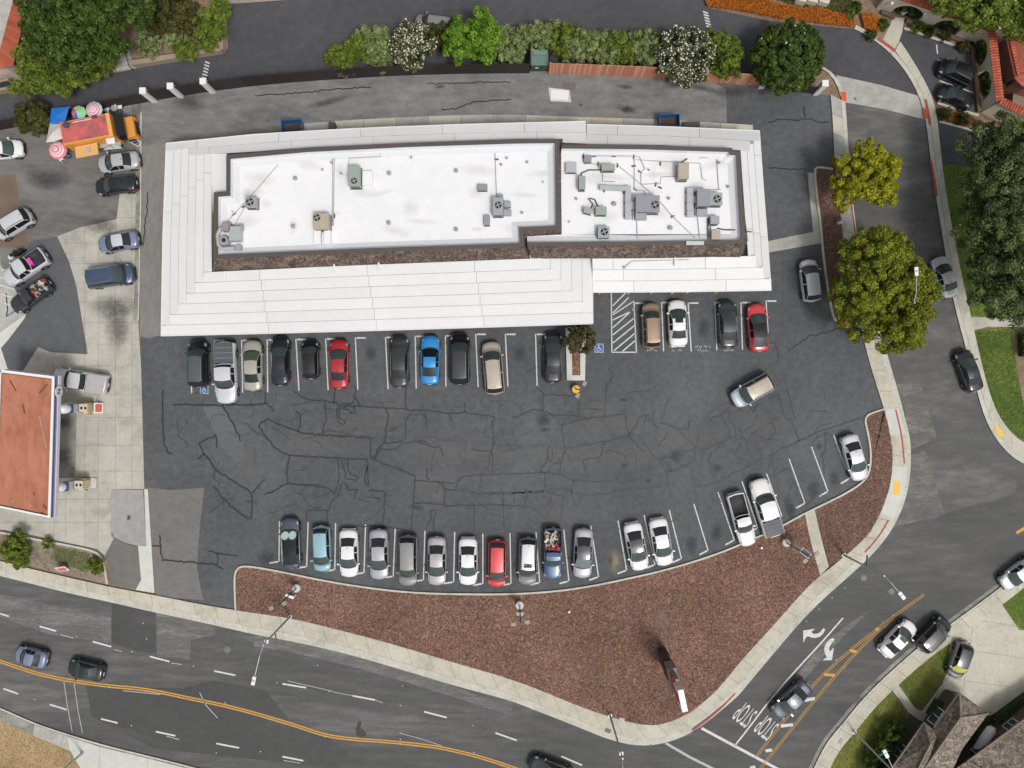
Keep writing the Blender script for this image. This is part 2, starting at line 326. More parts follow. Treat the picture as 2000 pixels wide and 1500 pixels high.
paint_on([(1352, 1426), (1400, 1390), (1435, 1353)], .16, .1495, 'red_p', sw)
paint_on([(1688, 1078), (1715, 1048), (1734, 1015)], .16, .1495, 'red_p', sw)
paint_on([(1748, 800), (1760, 850), (1765, 905)], .16, .1495, 'red_p', sw)
sheet('tactile_pad', [(1744, 939), (1757, 939), (1755, 967), (1741, 965)], .1475, M['tact'], parent=sw)
sheet('sidewalk_patch', [(1742, 910), (1771, 912), (1770, 925), (1762, 968), (1744, 1015), (1720, 1000), (1737, 950)], .1455, M['conc_l'], parent=sw)
sheet('sidewalk_patch', [(1727, 797), (1754, 800), (1768, 850), (1738, 850)], .1455, M['conc_l'], parent=sw)
# west edge of the side road, north part
nb = band('sidewalk', [(1621, 185), (1625, 230), (1627, 275), (1630, 325), (1640, 415), (1647, 472), (1660, 550), (1680, 640)], [(1641, 195), (1645, 240), (1648, 290), (1655, 360), (1664, 450), (1676, 530), (1706, 640)], 1.8, .02, .14, ['walk2', 'conc_g'])
band('kerb', [(1641.5, 195), (1645.5, 240), (1648.5, 290), (1655.5, 360), (1664.5, 450), (1676.5, 530), (1706.5, 640)], [(1650, 199), (1653, 240), (1656, 290), (1662, 360), (1671, 450), (1684, 530), (1714, 640)], 4, 0, .13, ['kerb'], part='kerb_stone')
paint_on([(1659, 380), (1664, 420), (1669, 455)], .14, .1495, 'red_p', nb)
# kerb of the driveway fillet
band('kerb', [(1601, 132), (1620, 145), (1634, 165), (1641, 190)], [(1606, 130), (1626, 143), (1641, 163), (1649, 190)], 3, 0, .12, ['kerb'], part='kerb_stone')
sheet('soil_bed', [(1585, 130), (1601, 133), (1620, 147), (1633, 168), (1640, 190), (1600, 183), (1590, 160)], Z4, M['soil'], kind='structure')
# east sidewalk
EK = [(1667, 57), (1700, 74), (1740, 105), (1775, 150), (1797, 195), (1808, 240), (1815, 300), (1825, 375), (1840, 462), (1855, 562), (1870, 625), (1885, 680), (1907, 765), (1922, 818), (1945, 860), (1975, 893), (2010, 912), (2080, 930)]
EI = [(p.x*S+1000, 750-p.y*S) for p in offset([P(a, b) for a, b in EK], .42)]
EB = [(1672, 50), (1715, 62), (1757, 82), (1776, 110), (1800, 150), (1820, 190), (1830, 235), (1836, 300), (1846, 375), (1865, 482), (1885, 575), (1900, 642), (1925, 750), (1945, 805), (1965, 835), (1985, 857), (2010, 870), (2080, 885)]
es = band('sidewalk', EI[2:], EB[2:], 1.9, .02, .14, ['walk2', 'conc_g', 'walk2'])
band('kerb', EK, [(p.x*S+1000, 750-p.y*S) for p in offset([P(a, b) for a, b in EK], .40)], 4, 0, .13, ['kerb'], part='kerb_stone')
sheet('walk_path', [(1735, 100), (1720, 85), (1738, 50), (1743, 33), (1766, 36), (1762, 62), (1756, 80), (1775, 110)], .045, M['walk'], kind='structure')
paint_on([(1712, 76), (1730, 88), (1747, 101)], .3, .1495, 'red_p', es)
paint_on([(1806, 195), (1812, 225), (1815, 245)], .25, .1495, 'red_p', es)
paint_on([(1816, 315), (1823, 350), (1828, 385)], .25, .1495, 'red_p', es)
sheet('tactile_pad', [(1801, 212), (1810, 214), (1812, 233), (1802, 232)], .155, M['brick_p'], parent=es)
sheet('tactile_pad', [(1640, 180), (1651, 181), (1652, 199), (1642, 197)], .155, M['brick_p'], parent=nb)
sheet('tactile_pad', T(1500, 750, [(1760, 335), (1790, 318), (1838, 395), (1800, 425)]), .1475, M['tact'], parent=es)
# walk across to the east
sheet('walk_path', [(1894, 620), (1950, 614), (2100, 618), (2100, 640), (1930, 638), (1900, 645)], .03, M['conc'], kind='structure')
# NE visitor lot
sheet('visitor_lot', [(1757, 80), (1765, 56), (1890, 100), (1905, 225), (1830, 205), (1818, 180), (1800, 148), (1776, 108)], Z3, M['drive'], kind='structure')
sheet('visitor_drive', [(1833, 240), (1905, 258), (1960, 270), (1960, 340), (1835, 322)], Z3, M['drive'], kind='structure')
MB().strip(W([(1765, 56), (1892, 99)]), .25, .12).build('kerb', M['kerb'])['kind'] = 'structure'
MB().strip(W([(1830, 202), (1910, 226)]), .25, .12).build('kerb', M['kerb'])['kind'] = 'structure'
MB().strip(W([(1833, 238), (1905, 257)]), .2, .12).build('kerb', M['kerb'])['kind'] = 'structure'
for a, b in (((1829, 87), (1831, 105)), ((1830, 116), (1846, 122)), ((1835, 158), (1900, 181))):
    MB().strip(W([a, b]), .12, Z4).build('parking_line', M['white'], lot)
sheet('garden_soil', [(1765, 52), (1760, 36), (1770, 32), (1900, 82), (1916, 220), (1905, 222), (1890, 98)], .02, M['soil'], kind='structure')
sheet('garden_soil', [(1830, 206), (1906, 228), (1960, 245), (1960, 275), (1905, 256), (1833, 236)], .02, M['soil'], kind='structure')
sheet('garden_soil', [(1500, -60), (1720, -60), (1800, 20), (1740, 35), (1738, 52), (1722, 82), (1668, 54), (1500, 36), (1500, 0)], .02, M['soil'], kind='structure')
sheet('patio', [(1770, 30), (1720, -60), (2200, -60), (2200, 320), (1960, 280), (1915, 220), (1900, 82)], .01, flat('patio tiles', (.15, .09, .07), .8, var=.3, vscale=.5), kind='structure')
sheet('garden_shade', [(1725, 10), (1740, -40), (1850, 10), (1935, 60), (1965, 215), (1925, 222), (1903, 80), (1800, 45)], .02, flat('garden ground painted shade', (.022, .028, .014), .95, var=.5, vscale=2), kind='structure')  # shade behind the arches, painted as a near-black green ground colour
sheet('lawn', [(1838, 320), (1960, 335), (2100, 330), (2100, 618), (1890, 620), (1866, 500), (1848, 400)], .05, M['grass'], kind='structure')
lawn2 = sheet('lawn', [(1902, 648), (1960, 640), (2100, 645), (2100, 870), (2000, 862), (1965, 834), (1945, 805), (1926, 750)], .05, M['grass'], kind='structure')
sheet('soil_bed', [(1975, 645), (2100, 640), (2100, 830), (2000, 800), (1985, 720)], .06, M['soil'], kind='structure')
# south-east corner
DK = [(2100, 1040), (2000, 1108), (1960, 1141), (1905, 1182), (1850, 1222), (1790, 1265), (1745, 1305), (1700, 1347), (1672, 1378), (1645, 1412), (1612, 1450), (1588, 1500), (1560, 1560)]
dkw = [P(a, b) for a, b in DK]
def ow(d): return [(p.x*S+1000, 750-p.y*S) for p in offset(dkw, d)]
band('kerb', ow(.0), ow(.22), 4, 0, .13, ['kerb'], part='kerb_stone')
band('gutter', ow(-.4), ow(-.01), 4, -.01, .014, ['conc_st'], part='gutter_panel', gap=.02)
ses = band('sidewalk', ow(.23), ow(1.45), 1.9, .02, .14, ['walk2', 'walk', 'walk2'])
panels('house_driveway', [(1868, 1245), (1960, 1168), (2010, 1180), (2100, 1250), (2100, 1300), (2000, 1358), (1930, 1400), (1872, 1352), (1845, 1345), (1850, 1320)],
       [20, 36, 39, 42, 45, 48, 60], [-60, -25, -22, -19, -16, -13, 0], .02, .05, ['walk2', 'walk2', 'conc'], rot=-.15)
sheet('lawn', [(1955, 1178), (2100, 1070), (2100, 1240), (1990, 1230)], .06, M['grass'], kind='structure')
sheet('lawn', [(1853, 1256), (1850, 1310), (1838, 1332), (1800, 1386), (1790, 1385), (1752, 1333)], .07, M['grass_d'], kind='structure')
sheet('lawn', [(1737, 1348), (1775, 1392), (1745, 1440), (1722, 1500), (1640, 1560), (1612, 1540), (1612, 1500), (1640, 1455), (1667, 1425)], .07, M['grass_d'], kind='structure')
sheet('gravel_strip', [(1855, 1254), (1867, 1246), (1862, 1300), (1848, 1335), (1840, 1332), (1851, 1310)], .06, ground('white gravel', (.3, .28, .25), (.4, .38, .34), (.55, .52, .48), s2=5, gamt=.5, bump=.8, speck=(7, (.5, .5, .5), (1.3, 1.3, 1.3))), kind='structure')
sheet('walk_path', [(1750, 1332), (1740, 1345), (1775, 1392), (1805, 1412), (1812, 1392), (1846, 1345), (1870, 1352), (1850, 1325), (1835, 1340), (1800, 1388), (1788, 1384)], .08, M['walk'], kind='structure')
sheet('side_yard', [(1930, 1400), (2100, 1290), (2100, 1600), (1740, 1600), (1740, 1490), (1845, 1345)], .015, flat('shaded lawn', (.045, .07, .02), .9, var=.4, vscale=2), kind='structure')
sheet('dry_field', [(-300, 1350), (0, 1402), (35, 1420), (135, 1455), (145, 1475), (205, 1500), (260, 1560), (-300, 1800)], .03, M['dry'], kind='structure')
sb = band('sidewalk', [(-100, 1345), (0, 1384), (65, 1414), (125, 1434), (200, 1457), (312, 1484), (420, 1512)], [(-100, 1375), (0, 1403), (50, 1428), (115, 1456), (185, 1482), (280, 1512), (400, 1545)], 3, .02, .14, ['conc_g', 'conc_st'])
band('kerb', [(-100, 1341), (0, 1380), (65, 1410), (125, 1430), (200, 1453), (312, 1480), (420, 1508)], [(-100, 1344.5), (0, 1383.5), (65, 1413.5), (125, 1433.5), (200, 1456.5), (312, 1483.5), (420, 1511.5)], 4, 0, .13, ['kerb'], part='kerb_stone')
panels('driveway_pad', [(134, 1437), (200, 1458), (312, 1485), (420, 1513), (420, 1600), (230, 1600), (150, 1485), (138, 1462)], [-70, -40.2, -35.5, -32, -28, 0], [-60, -20], .145, .165, ['conc_l', 'conc_l'])
# --- mulch beds with kerbs
def bed(name, pts, z, mat='mulch', kw=.2, close=True, kz=.0):
    b = MB().prism(W(pts), 0, z).build(name, M[mat]); b['kind'] = 'structure'; return b
LOTK = [(459, 1190), (457, 1150), (457, 1122), (463, 1108), (474, 1103), (500, 1105), (560, 1116), (620, 1129), (700, 1143), (800, 1155), (900, 1158), (1000, 1158), (1080, 1153), (1150, 1143), (1200, 1133), (1300, 1111), (1400, 1080), (1470, 1050), (1520, 1028), (1567, 1002), (1588, 992), (1650, 962), (1686, 938), (1696, 918), (1698, 885), (1693, 850), (1686, 822), (1690, 810), (1705, 803), (1728, 796)]
kk = smooth(W(LOTK)); MB().prism(list(offset(kk, -.02))+list(offset(kk, -.19))[::-1], 0, .17).build('kerb', M['kerb'])['kind'] = 'structure'
i1 = LOTK.index((1567, 1002)); bin_ = lambda L_: [(p.x*S+1000, 750-p.y*S) for p in offset([P(a, b) for a, b in L_], -.19)]
mb1 = MB().prism(W(bin_(LOTK[:i1+1])+[(1601, 1124)]+SB[24:6:-1]), -.01, .13).build('mulch_bed', M['mulch']); mb1['kind'] = 'structure'
mb2 = MB().prism(W(bin_(LOTK[i1+1:])+SB[33:25:-1]+[(1619, 1106)]), -.01, .13).build('mulch_bed', M['mulch']); mb2['kind'] = 'structure'
band('walk_path', [(1571, 1004), (1578, 1040), (1588, 1080), (1601, 1124)], [(1590, 994), (1598, 1030), (1607, 1066), (1618, 1106)], 3.4, .02, .15, ['walk'])
NK = [(1626, 329), (1600, 325), (1591, 327), (1588, 335), (1592, 380), (1600, 440), (1605, 500), (1613, 560), (1622, 610), (1630, 630), (1645, 640), (1660, 639), (1680, 632)]
kk2 = smooth(W(NK)); MB().prism(list(offset(kk2, .0))+list(offset(kk2, .2))[::-1], 0, .17).build('kerb', M['kerb'])['kind'] = 'structure'
mb3 = MB().prism(W([(p.x*S+1000, 750-p.y*S) for p in offset([P(a, b) for a, b in NK], .19)]+[(1678, 630), (1660, 550), (1647, 472), (1640, 415), (1630, 335)]), -.01, .13).build('mulch_bed', M['mulch']); mb3['kind'] = 'structure'
pl = thing('planter', 'long raised concrete planter with red bark between the parking rows', 'planter', P(1124, 700))
def rel(pts, o): return [(p.x-o.location.x, p.y-o.location.y) for p in W(pts)]
for q in ([(1104, 640), (1116, 642), (1117, 733), (1107, 743)], [(1107, 743), (1117, 733), (1133, 733), (1142, 743)], [(1142, 743), (1133, 733), (1132, 650), (1144, 642)], [(1104, 640), (1144, 640), (1132, 650), (1116, 650)]):
    MB().prism(rel(q, pl), 0, .32).build('rim', M['conc_l'], pl)
MB().prism(rel([(1115, 648), (1133, 648), (1134, 734), (1116, 734)], pl), 0, .22).build('bark_fill', M['mulch'], pl)
# gas station planter
gk = smooth(W([(-60, 1028), (0, 1037), (40, 1045), (120, 1060), (180, 1072), (198, 1082), (206, 1100), (213, 1140)]))
MB().prism(list(gk)+list(offset(gk, -.2))[::-1], 0, .17).build('kerb', M['kerb'])['kind'] = 'structure'
MB().prism(W([(45, 1048), (120, 1063), (178, 1076), (195, 1086), (202, 1102), (209, 1140), (140, 1124), (60, 1104), (10, 1092), (15, 1050)]), 0, .12).build('soil_bed', ground('weedy soil', (.12, .09, .06), (.21, .18, .13), (.3, .26, .2), s1=.5, s2=3, gamt=.4, bump=.8))['kind'] = 'structure'
# upper-left raised garden and its retaining wall
gw = thing('garden_wall', 'low tan retaining wall round the planted garden beside the dark driveway', 'wall', P(350, 110))
for q in ([(262, 124), (300, 118), (430, 97), (438, 105), (300, 128), (264, 133)], [(430, 97), (435, 0), (447, 0), (440, 105)], [(-60, 182), (0, 172), (48, 161), (140, 142), (222, 127), (222, 133), (0, 185), (-60, 195)]):
    MB().prism([(p.x-gw.location.x, p.y-gw.location.y) for p in W(q)], 0, .75).build('wall_section', flat('tan block', (.34, .26, .2), .85, var=.1), gw)
MB().prism(W([(262, 120), (428, 95), (432, -60), (60, -60), (50, 155), (222, 125), (215, 0), (262, 0)]), 0, .6).build('garden_soil', M['soil'])['kind'] = 'structure'
st = thing('garden_steps', 'concrete garden steps with dark handrails between the shrubs', 'steps', P(242, 120))
for i in range(6):
    c = P(244-i*1.5, 134-i*7); MB().box((c.x-st.location.x, c.y-st.location.y, .07+.1*i), (2.2, .34, .14+.2*i), rz=.15).build('step', M['conc_g'], st)
for dx in (-.7, 1.0):
    MB().tube([(dx, -.9, .1), (dx, -.9, 1), (dx-.3, 1.3, 1.9), (dx-.3, 1.3, 1)], .04, 6).build('handrail', M['black'], st)
# crosswalk hatches on the driveway
for (x0, y0, n, dx, dy, w_) in ((1378, 24, 7, 1.3, 5.6, 10), (405, 122, 6, -1.2, 6.0, 9)):
    for i in range(n):
        a = (x0+dx*i-w_/2, y0+dy*i-1.5); b = (x0+dx*i+w_/2, y0+dy*i+2)
        MB().strip(W([a, b]), .14, Z2).build('crossing_bar', M['white'], drv)
# ------------------------------------------------------------------ painted marks on the lot
LT = Z4+.004
def line(pts, wd=.11, mat='white', z=LT, parent=None, name='parking_line'):
    return MB().strip(W(pts), wd, z).build(name, M[mat], parent or lot)
for a, b in [((371.5, 668), (374.5, 768)), ((419, 664), (421, 766)), ((472, 664), (474, 767)), ((522, 663), (523, 766)), ((578, 662), (584, 763)), ((636, 661), (641, 762)), ((694, 659), (699, 761)),
             ((753, 658), (758, 760)), ((811, 656), (813, 759)), ((870, 655), (871, 755)), ((929, 652), (934, 756)), ((987, 652), (992, 755)), ((1046, 652), (1049, 754)),
             ((1292, 590), (1296, 686)), ((1344, 591), (1350, 686)), ((1396, 590), (1400, 684)), ((1447, 590), (1450, 683)), ((1496, 587), (1500, 650))]:
    line([a, b]); line([(a[0]+2.5, a[1]+1), (a[0]+20, a[1]+1)], .15)
line([(1241, 592), (1258, 592)], .15)
for a, b in [((546, 1018), (545, 1097)), ((602, 1020), (599, 1107)), ((655.5, 1022), (654, 1113)), ((714, 1024), (711, 1119)), ((772, 1031), (768, 1126)), ((830, 1037), (827, 1133)), ((888, 1039), (886, 1137)), ((943, 1042), (943, 1140)),
             ((996, 1041), (998, 1140)), ((1047, 1040), (1054, 1138)), ((1101, 1034), (1111, 1135)), ((1154, 1027), (1169, 1127)), ((1207, 1017), (1224, 1114)), ((1258, 1006), (1279, 1103)), ((1307, 996), (1331, 1091)), ((1355, 984), (1383, 1075)),
             ((1402, 961), (1434, 1055)), ((1449, 940), (1480, 1031)), ((1495, 919), (1527, 1008)), ((1541, 896), (1572, 983)), ((1585, 873), (1617, 960)), ((1628, 849), (1659, 935))]:
    line([a, b]); d = (Vector(b)-Vector(a)).normalized(); n = Vector((-d.y, d.x))
    if n.x > 0: n = -n
    e = Vector(b); line([tuple(e+n*2), tuple(e+n*19+d*3)], .15)
# hatched access aisle
line([(1194, 572), (1195, 688)]); line([(1195, 688), (1243, 688)]); line([(1238, 588), (1243, 688)]); line([(1238, 588), (1197, 615)], .1)
for a, b in [((1197, 597), (1222, 572)), ((1197, 611), (1228, 581)), ((1197, 625), (1236, 606)), ((1197, 640), (1239, 602)), ((1197, 654), (1240, 620)), ((1197, 670), (1240, 635)), ((1199, 685), (1241, 650)), ((1216, 686), (1242, 664))]:
    line([a, b], .12)
def access_mark(cx, cy, sz):
    c = P(cx, cy); o = MB().box((0, 0, 0), (sz, sz, .001)).build('access_symbol', M['white'], lot, loc=(c.x, c.y, LT))
    MB().box((0, 0, 0), (sz*.88, sz*.88, .001)).build('blue_field', flat('access blue', (.03, .12, .35), .7, var=.15), o, loc=(0, 0, .003))
    s = MB(); s.cyl((-.04*sz, .30*sz, 0), .07*sz, .001, 10); s.strip([(-.04*sz, .22*sz), (-.04*sz, -.02*sz), (.16*sz, -.04*sz), (.24*sz, -.26*sz)], .075*sz, .001); s.strip([(-.04*sz, .1*sz), (.12*sz, .08*sz)], .05*sz, .0014)
    s.strip([(.05*sz+.2*sz*math.cos(t/10*2*math.pi)-.1*sz, -.14*sz+.2*sz*math.sin(t/10*2*math.pi)) for t in range(3, 10)], .06*sz, .001)
    s.build('wheelchair_figure', M['white'], o, loc=(0, 0, .006))
access_mark(399, 761, .8); access_mark(1170, 680, .85)
for cx in (1274, 1323, 1374, 1425):
    mbx = MB()
    for r_, n_ in ((0, 9), (1, 6)):
        for i in range(n_):
            x = cx+(i-n_/2)*3.4; y = 677+r_*7+random.uniform(-1, 1)
            for k in range(2): mbx.strip(W([(x+random.uniform(-1, 1), y-2), (x+random.uniform(-1, 2), y+2)]), .035, LT)
    mbx.build('faded_stencil', M['white_w'], lot)
# sealed cracks
CR = []
A5 = lambda *L: CR.extend(T(500, 750, l) for l in L)
A5([(290, 50), (350, 95), (430, 128), (530, 132), (600, 145), (640, 160), (655, 178), (760, 172), (880, 178), (1010, 190), (1100, 192), (1230, 205), (1320, 210), (1420, 220), (1510, 232), (1620, 225), (1740, 240), (1870, 258), (1845, 290), (1858, 420), (1850, 520), (1848, 700)],
   [(0, 160), (75, 155), (105, 170), (142, 212)], [(75, 155), (72, 60)], [(610, 150), (618, 40)], [(640, 175), (628, 240), (645, 300), (670, 318), (700, 300), (690, 280), (660, 275), (650, 240), (655, 180)],
   [(660, 160), (750, 155), (772, 100), (775, 30)], [(772, 100), (790, 130), (810, 175)], [(680, 185), (720, 200), (750, 230), (775, 232), (765, 180)], [(540, 135), (548, 200), (545, 290), (530, 310), (525, 390)],
   [(310, 212), (350, 248), (345, 320), (328, 372)], [(20, 330), (90, 275), (150, 300), (250, 340), (340, 378), (400, 392), (520, 398), (700, 408), (860, 412), (898, 425), (897, 500), (895, 580), (930, 590), (1050, 640), (1140, 675), (1245, 712), (1240, 800), (1230, 930), (1220, 1050), (1210, 1145)],
   [(20, 330), (80, 420), (130, 470), (180, 520), (265, 558), (400, 565), (600, 578), (720, 582), (865, 588)], [(265, 558), (250, 640), (248, 720), (256, 780), (400, 792), (520, 805), (560, 815), (615, 858)], [(256, 780), (210, 795), (130, 840), (60, 862)],
   [(0, 820), (40, 770), (75, 745)], [(640, 590), (650, 680), (650, 760), (625, 820), (610, 900), (570, 985), (560, 988), (400, 980), (395, 1075)], [(558, 988), (558, 1070)],
   [(650, 590), (680, 625), (690, 665), (705, 700), (690, 720), (710, 742), (775, 748), (790, 770)], [(800, 745), (780, 720), (740, 712), (725, 690), (718, 590)], [(635, 885), (660, 820), (685, 772), (705, 780), (710, 820), (785, 825), (772, 888)],
   [(865, 588), (872, 650), (850, 700), (852, 770), (878, 805), (870, 700), (868, 640)], [(878, 830), (1000, 835), (1008, 900), (998, 960), (995, 1110)], [(1010, 190), (1035, 250), (1020, 320), (1015, 400), (1005, 430), (1008, 462)],
   [(1230, 205), (1170, 285), (1165, 435), (1110, 458), (1008, 465), (960, 490), (925, 570), (895, 580)], [(930, 590), (965, 510), (1100, 515), (1130, 470), (1270, 448), (1300, 432), (1345, 468)], [(1270, 448), (1330, 475), (1390, 498), (1420, 480), (1450, 505), (1470, 570)],
   [(1175, 30), (1172, 190)], [(1325, 215), (1325, 300), (1345, 350)], [(1510, 232), (1535, 290)], [(1635, 145), (1625, 190), (1632, 222)], [(1245, 755), (1420, 765), (1520, 775), (1560, 770), (1590, 725), (1700, 715), (1800, 710), (1980, 702), (2100, 700), (2240, 688)],
   [(1420, 765), (1455, 780), (1475, 825), (1470, 940), (1420, 940), (1350, 935), (1235, 928)], [(1475, 825), (1560, 828), (1570, 780), (1610, 735)], [(1470, 940), (1480, 952), (1700, 950), (1850, 945), (2000, 948)], [(1700, 950), (1710, 1000), (1700, 1110), (1715, 1145)],
   [(1935, 860), (1935, 1000), (1938, 1120)], [(1690, 842), (1720, 860), (1850, 858), (2000, 852), (2250, 840)], [(1370, 985), (1410, 990), (1385, 1080), (1390, 1160)], [(1370, 985), (1365, 1050), (1330, 1130)], [(1755, 715), (1755, 780), (1745, 815)],
   [(1835, 520), (1818, 600), (1818, 690)], [(1685, 510), (1720, 520), (1830, 525)], [(1335, 655), (1335, 730), (1355, 748)], [(785, 1108), (950, 1112), (1100, 1130), (1205, 1145)])
A6 = lambda *L: CR.extend(T(1000, 750, l) for l in L)
A6([(0, 265), (60, 250), (100, 220), (180, 202), (245, 205)], [(190, 20), (245, 75), (250, 240), (380, 245), (520, 250), (600, 270), (720, 255), (885, 235), (890, 280), (915, 410), (720, 450), (415, 508), (385, 320), (600, 270)],
   [(245, 85), (500, 88)], [(735, 0), (735, 120), (722, 255)], [(520, 140), (520, 250)], [(915, 410), (970, 460), (1010, 515), (1040, 530)], [(915, 405), (950, 350), (980, 310), (985, 262), (1055, 240), (1045, 285), (1025, 315)],
   [(1108, 210), (1105, 285), (1060, 290)], [(1150, 308), (1230, 320), (1310, 370), (1370, 430), (1435, 495), (1410, 520), (1350, 530), (1335, 562), (1300, 565), (1285, 540)], [(1310, 350), (1375, 352), (1385, 290)], [(1110, 290), (1125, 335), (1150, 352)],
   [(1215, 375), (1180, 440), (1142, 488)], [(1010, 450), (1070, 500), (1090, 550), (1160, 608), (1210, 692), (1230, 810), (1260, 920), (1290, 1030), (1285, 1060), (1210, 1085)], [(1160, 608), (1185, 570), (1240, 585), (1280, 615), (1340, 640), (1400, 610), (1435, 575), (1435, 515)],
   [(1210, 692), (1250, 680), (1330, 650), (1390, 640), (1415, 720), (1430, 800), (1445, 900), (1475, 1010)], [(1190, 610), (1215, 650), (1245, 680), (1230, 620), (1205, 610)], [(1435, 495), (1480, 518), (1560, 490), (1620, 465), (1700, 430), (1755, 405), (1735, 330), (1705, 270), (1700, 200), (1640, 245), (1565, 262)],
   [(1640, 245), (1690, 340), (1700, 380), (1685, 410)], [(1455, 365), (1455, 420), (1435, 495)], [(1775, 335), (1790, 400), (1830, 460), (1860, 560), (1900, 600), (1990, 580)], [(1430, 800), (1450, 810), (1520, 785), (1610, 768), (1700, 720), (1860, 640), (1930, 605), (1960, 650), (1990, 700)],
   [(1610, 768), (1560, 700), (1535, 600), (1560, 540), (1620, 500), (1625, 465)], [(1700, 515), (1750, 560), (1770, 580), (1810, 590), (1865, 635)], [(1750, 530), (1785, 455)], [(1850, 440), (1890, 370), (1920, 410), (2000, 430), (2080, 442)], [(1830, 460), (1900, 440), (1990, 455)],
   [(725, 520), (870, 540), (905, 620), (870, 700), (930, 740), (985, 735), (965, 790), (930, 745), (890, 785), (820, 760), (810, 735), (890, 635)], [(725, 455), (700, 530), (690, 575), (555, 585), (570, 680)], [(230, 690), (235, 645), (270, 610), (280, 540), (297, 480)], [(315, 525), (310, 610), (290, 620), (285, 560)],
   [(415, 508), (385, 590), (375, 700)], [(365, 575), (360, 620), (315, 625)], [(235, 685), (370, 710), (485, 750), (650, 770), (795, 765), (805, 855), (640, 870), (550, 868), (465, 840), (390, 815)], [(485, 750), (465, 840)], [(262, 690), (250, 830), (400, 880), (390, 1000), (375, 1060)],
   [(805, 832), (1000, 820), (1225, 800)], [(0, 852), (250, 842)], [(115, 855), (100, 945)], [(0, 948), (120, 955), (180, 990), (260, 1060)], [(465, 840), (480, 920), (510, 965), (540, 880)], [(1310, 1030), (1335, 1008)], [(1860, 180), (1880, 220), (1930, 160), (1960, 150)], [(640, 1130), (840, 1128)])
for l in ([(0, 565), (240, 448), (400, 370), (560, 320), (720, 265)], [(85, 85), (130, 275), (190, 280), (240, 448)], [(150, 40), (215, 260)], [(0, 120), (85, 85)], [(0, 305), (45, 310), (60, 360), (30, 410), (0, 440)], [(445, 375), (455, 500), (425, 560), (440, 700)], [(35, 560), (30, 620), (0, 655)], [(80, 700), (170, 655)]):
    CR.append(T(1500, 750, l))
for l in ([(1270, 50), (1275, 300), (1285, 480), (1310, 530), (1350, 545)], [(1350, 165), (1600, 165), (1900, 163), (2000, 163)], [(1740, 170), (1790, 260), (1850, 370), (1880, 450)], [(1555, 465), (1690, 395), (1695, 500)], [(1560, 465), (1595, 545), (1540, 585)],
          [(1595, 545), (1700, 680), (1850, 780), (1970, 850), (1965, 1050), (1955, 1062), (1850, 990), (1740, 890), (1670, 795)], [(1970, 850), (2000, 825)], [(1250, 1180), (1258, 1300), (1270, 1378), (1400, 1385), (1690, 1412), (1745, 1450)], [(1190, 1262), (1255, 1268)], [(1630, 1308), (1700, 1322), (1860, 1345)], [(1700, 1322), (1700, 1410)]):
    CR.append(T(0, 750, l))
CR += [T(1500, 375, [(160, 1245), (230, 1195), (320, 1130), (480, 1090), (560, 1070)]), T(1500, 375, [(0, 1175), (60, 1185), (80, 1260), (75, 1330)]), T(0, 375, [(1155, 0), (1150, 120), (1130, 300), (1120, 420)]),
       T(1500, 0, [(0, 1310), (150, 1320), (320, 1325)]), T(1500, 0, [(0, 960), (120, 930), (230, 940), (330, 930), (400, 955), (480, 960)]), T(1500, 0, [(280, 830), (290, 915)]), T(500, 0, [(1450, 855), (1570, 850), (1640, 820), (1740, 790), (1990, 780)]), T(500, 0, [(0, 750), (300, 730), (600, 700), (900, 685)]), T(500, 0, [(1340, 655), (1600, 650), (1990, 640)])]
for l in CR:
    if len(l) < 2: continue
    q = resample(W(l), max(3, int(sum((Vector(b)-Vector(a)).length for a, b in zip(l, l[1:]))/5)))
    wd = random.uniform(.085, .13)
    for i in range(1, len(q)-1):
        q[i] = q[i]+Vector((random.gauss(0, .05), random.gauss(0, .05)))
    MB().strip(q, wd, LT+.027).build('sealed_crack', M['tar'], lot)
_r = random.Random(4)
for _k in range(150):                                              # hairline cracks of the worn surface
    x, y = _r.uniform(320, 1640), _r.uniform(775, 1010); a = _r.choice((0, 0, 1.57, _r.uniform(0, 3)))+_r.gauss(0, .15); q = [Vector(P(x, y).xy)]
    for _j in range(_r.randint(4, 14)): a += _r.gauss(0, .35); q.append(q[-1]+Vector((math.cos(a), math.sin(a)))*_r.uniform(.15, .4))
    MB().strip(q, _r.uniform(.025, .045), LT+.0265).build('hairline_crack', M['tar'], lot)
# oil and dirt stains (soft edged, shaped marks in the surface)
def stain_mat(name, c, a):
    m, b, L = base(name, .7); b.inputs['Base Color'].default_value = (*c, 1)
    tc = N(m, 'ShaderNodeTexCoord'); gd = N(m, 'ShaderNodeTexGradient', gradient_type='SPHERICAL'); L.new(tc.outputs['Object'], gd.inputs[0])
    n = N(m, 'ShaderNodeTexNoise', Scale=2.2, Detail=6.0, Roughness=.7); ge = N(m, 'ShaderNodeNewGeometry'); L.new(ge.outputs['Position'], n.inputs['Vector'])
    m1 = N(m, 'ShaderNodeMath', operation='MULTIPLY'); L.new(gd.outputs[0], m1.inputs[0]); L.new(n.outputs[0], m1.inputs[1])
    m2 = N(m, 'ShaderNodeMapRange'); m2.inputs[1].default_value = .06; m2.inputs[2].default_value = .4; m2.inputs[4].default_value = a; L.new(m1.outputs[0], m2.inputs[0])
    L.new(m2.outputs[0], b.inputs['Alpha']); return m
st_d = stain_mat('oil stain', (.035, .035, .037), .42); st_l = stain_mat('dusty stain', (.2, .195, .19), .26); st_v = stain_mat('leaf dirt', (.24, .22, .16), .8)
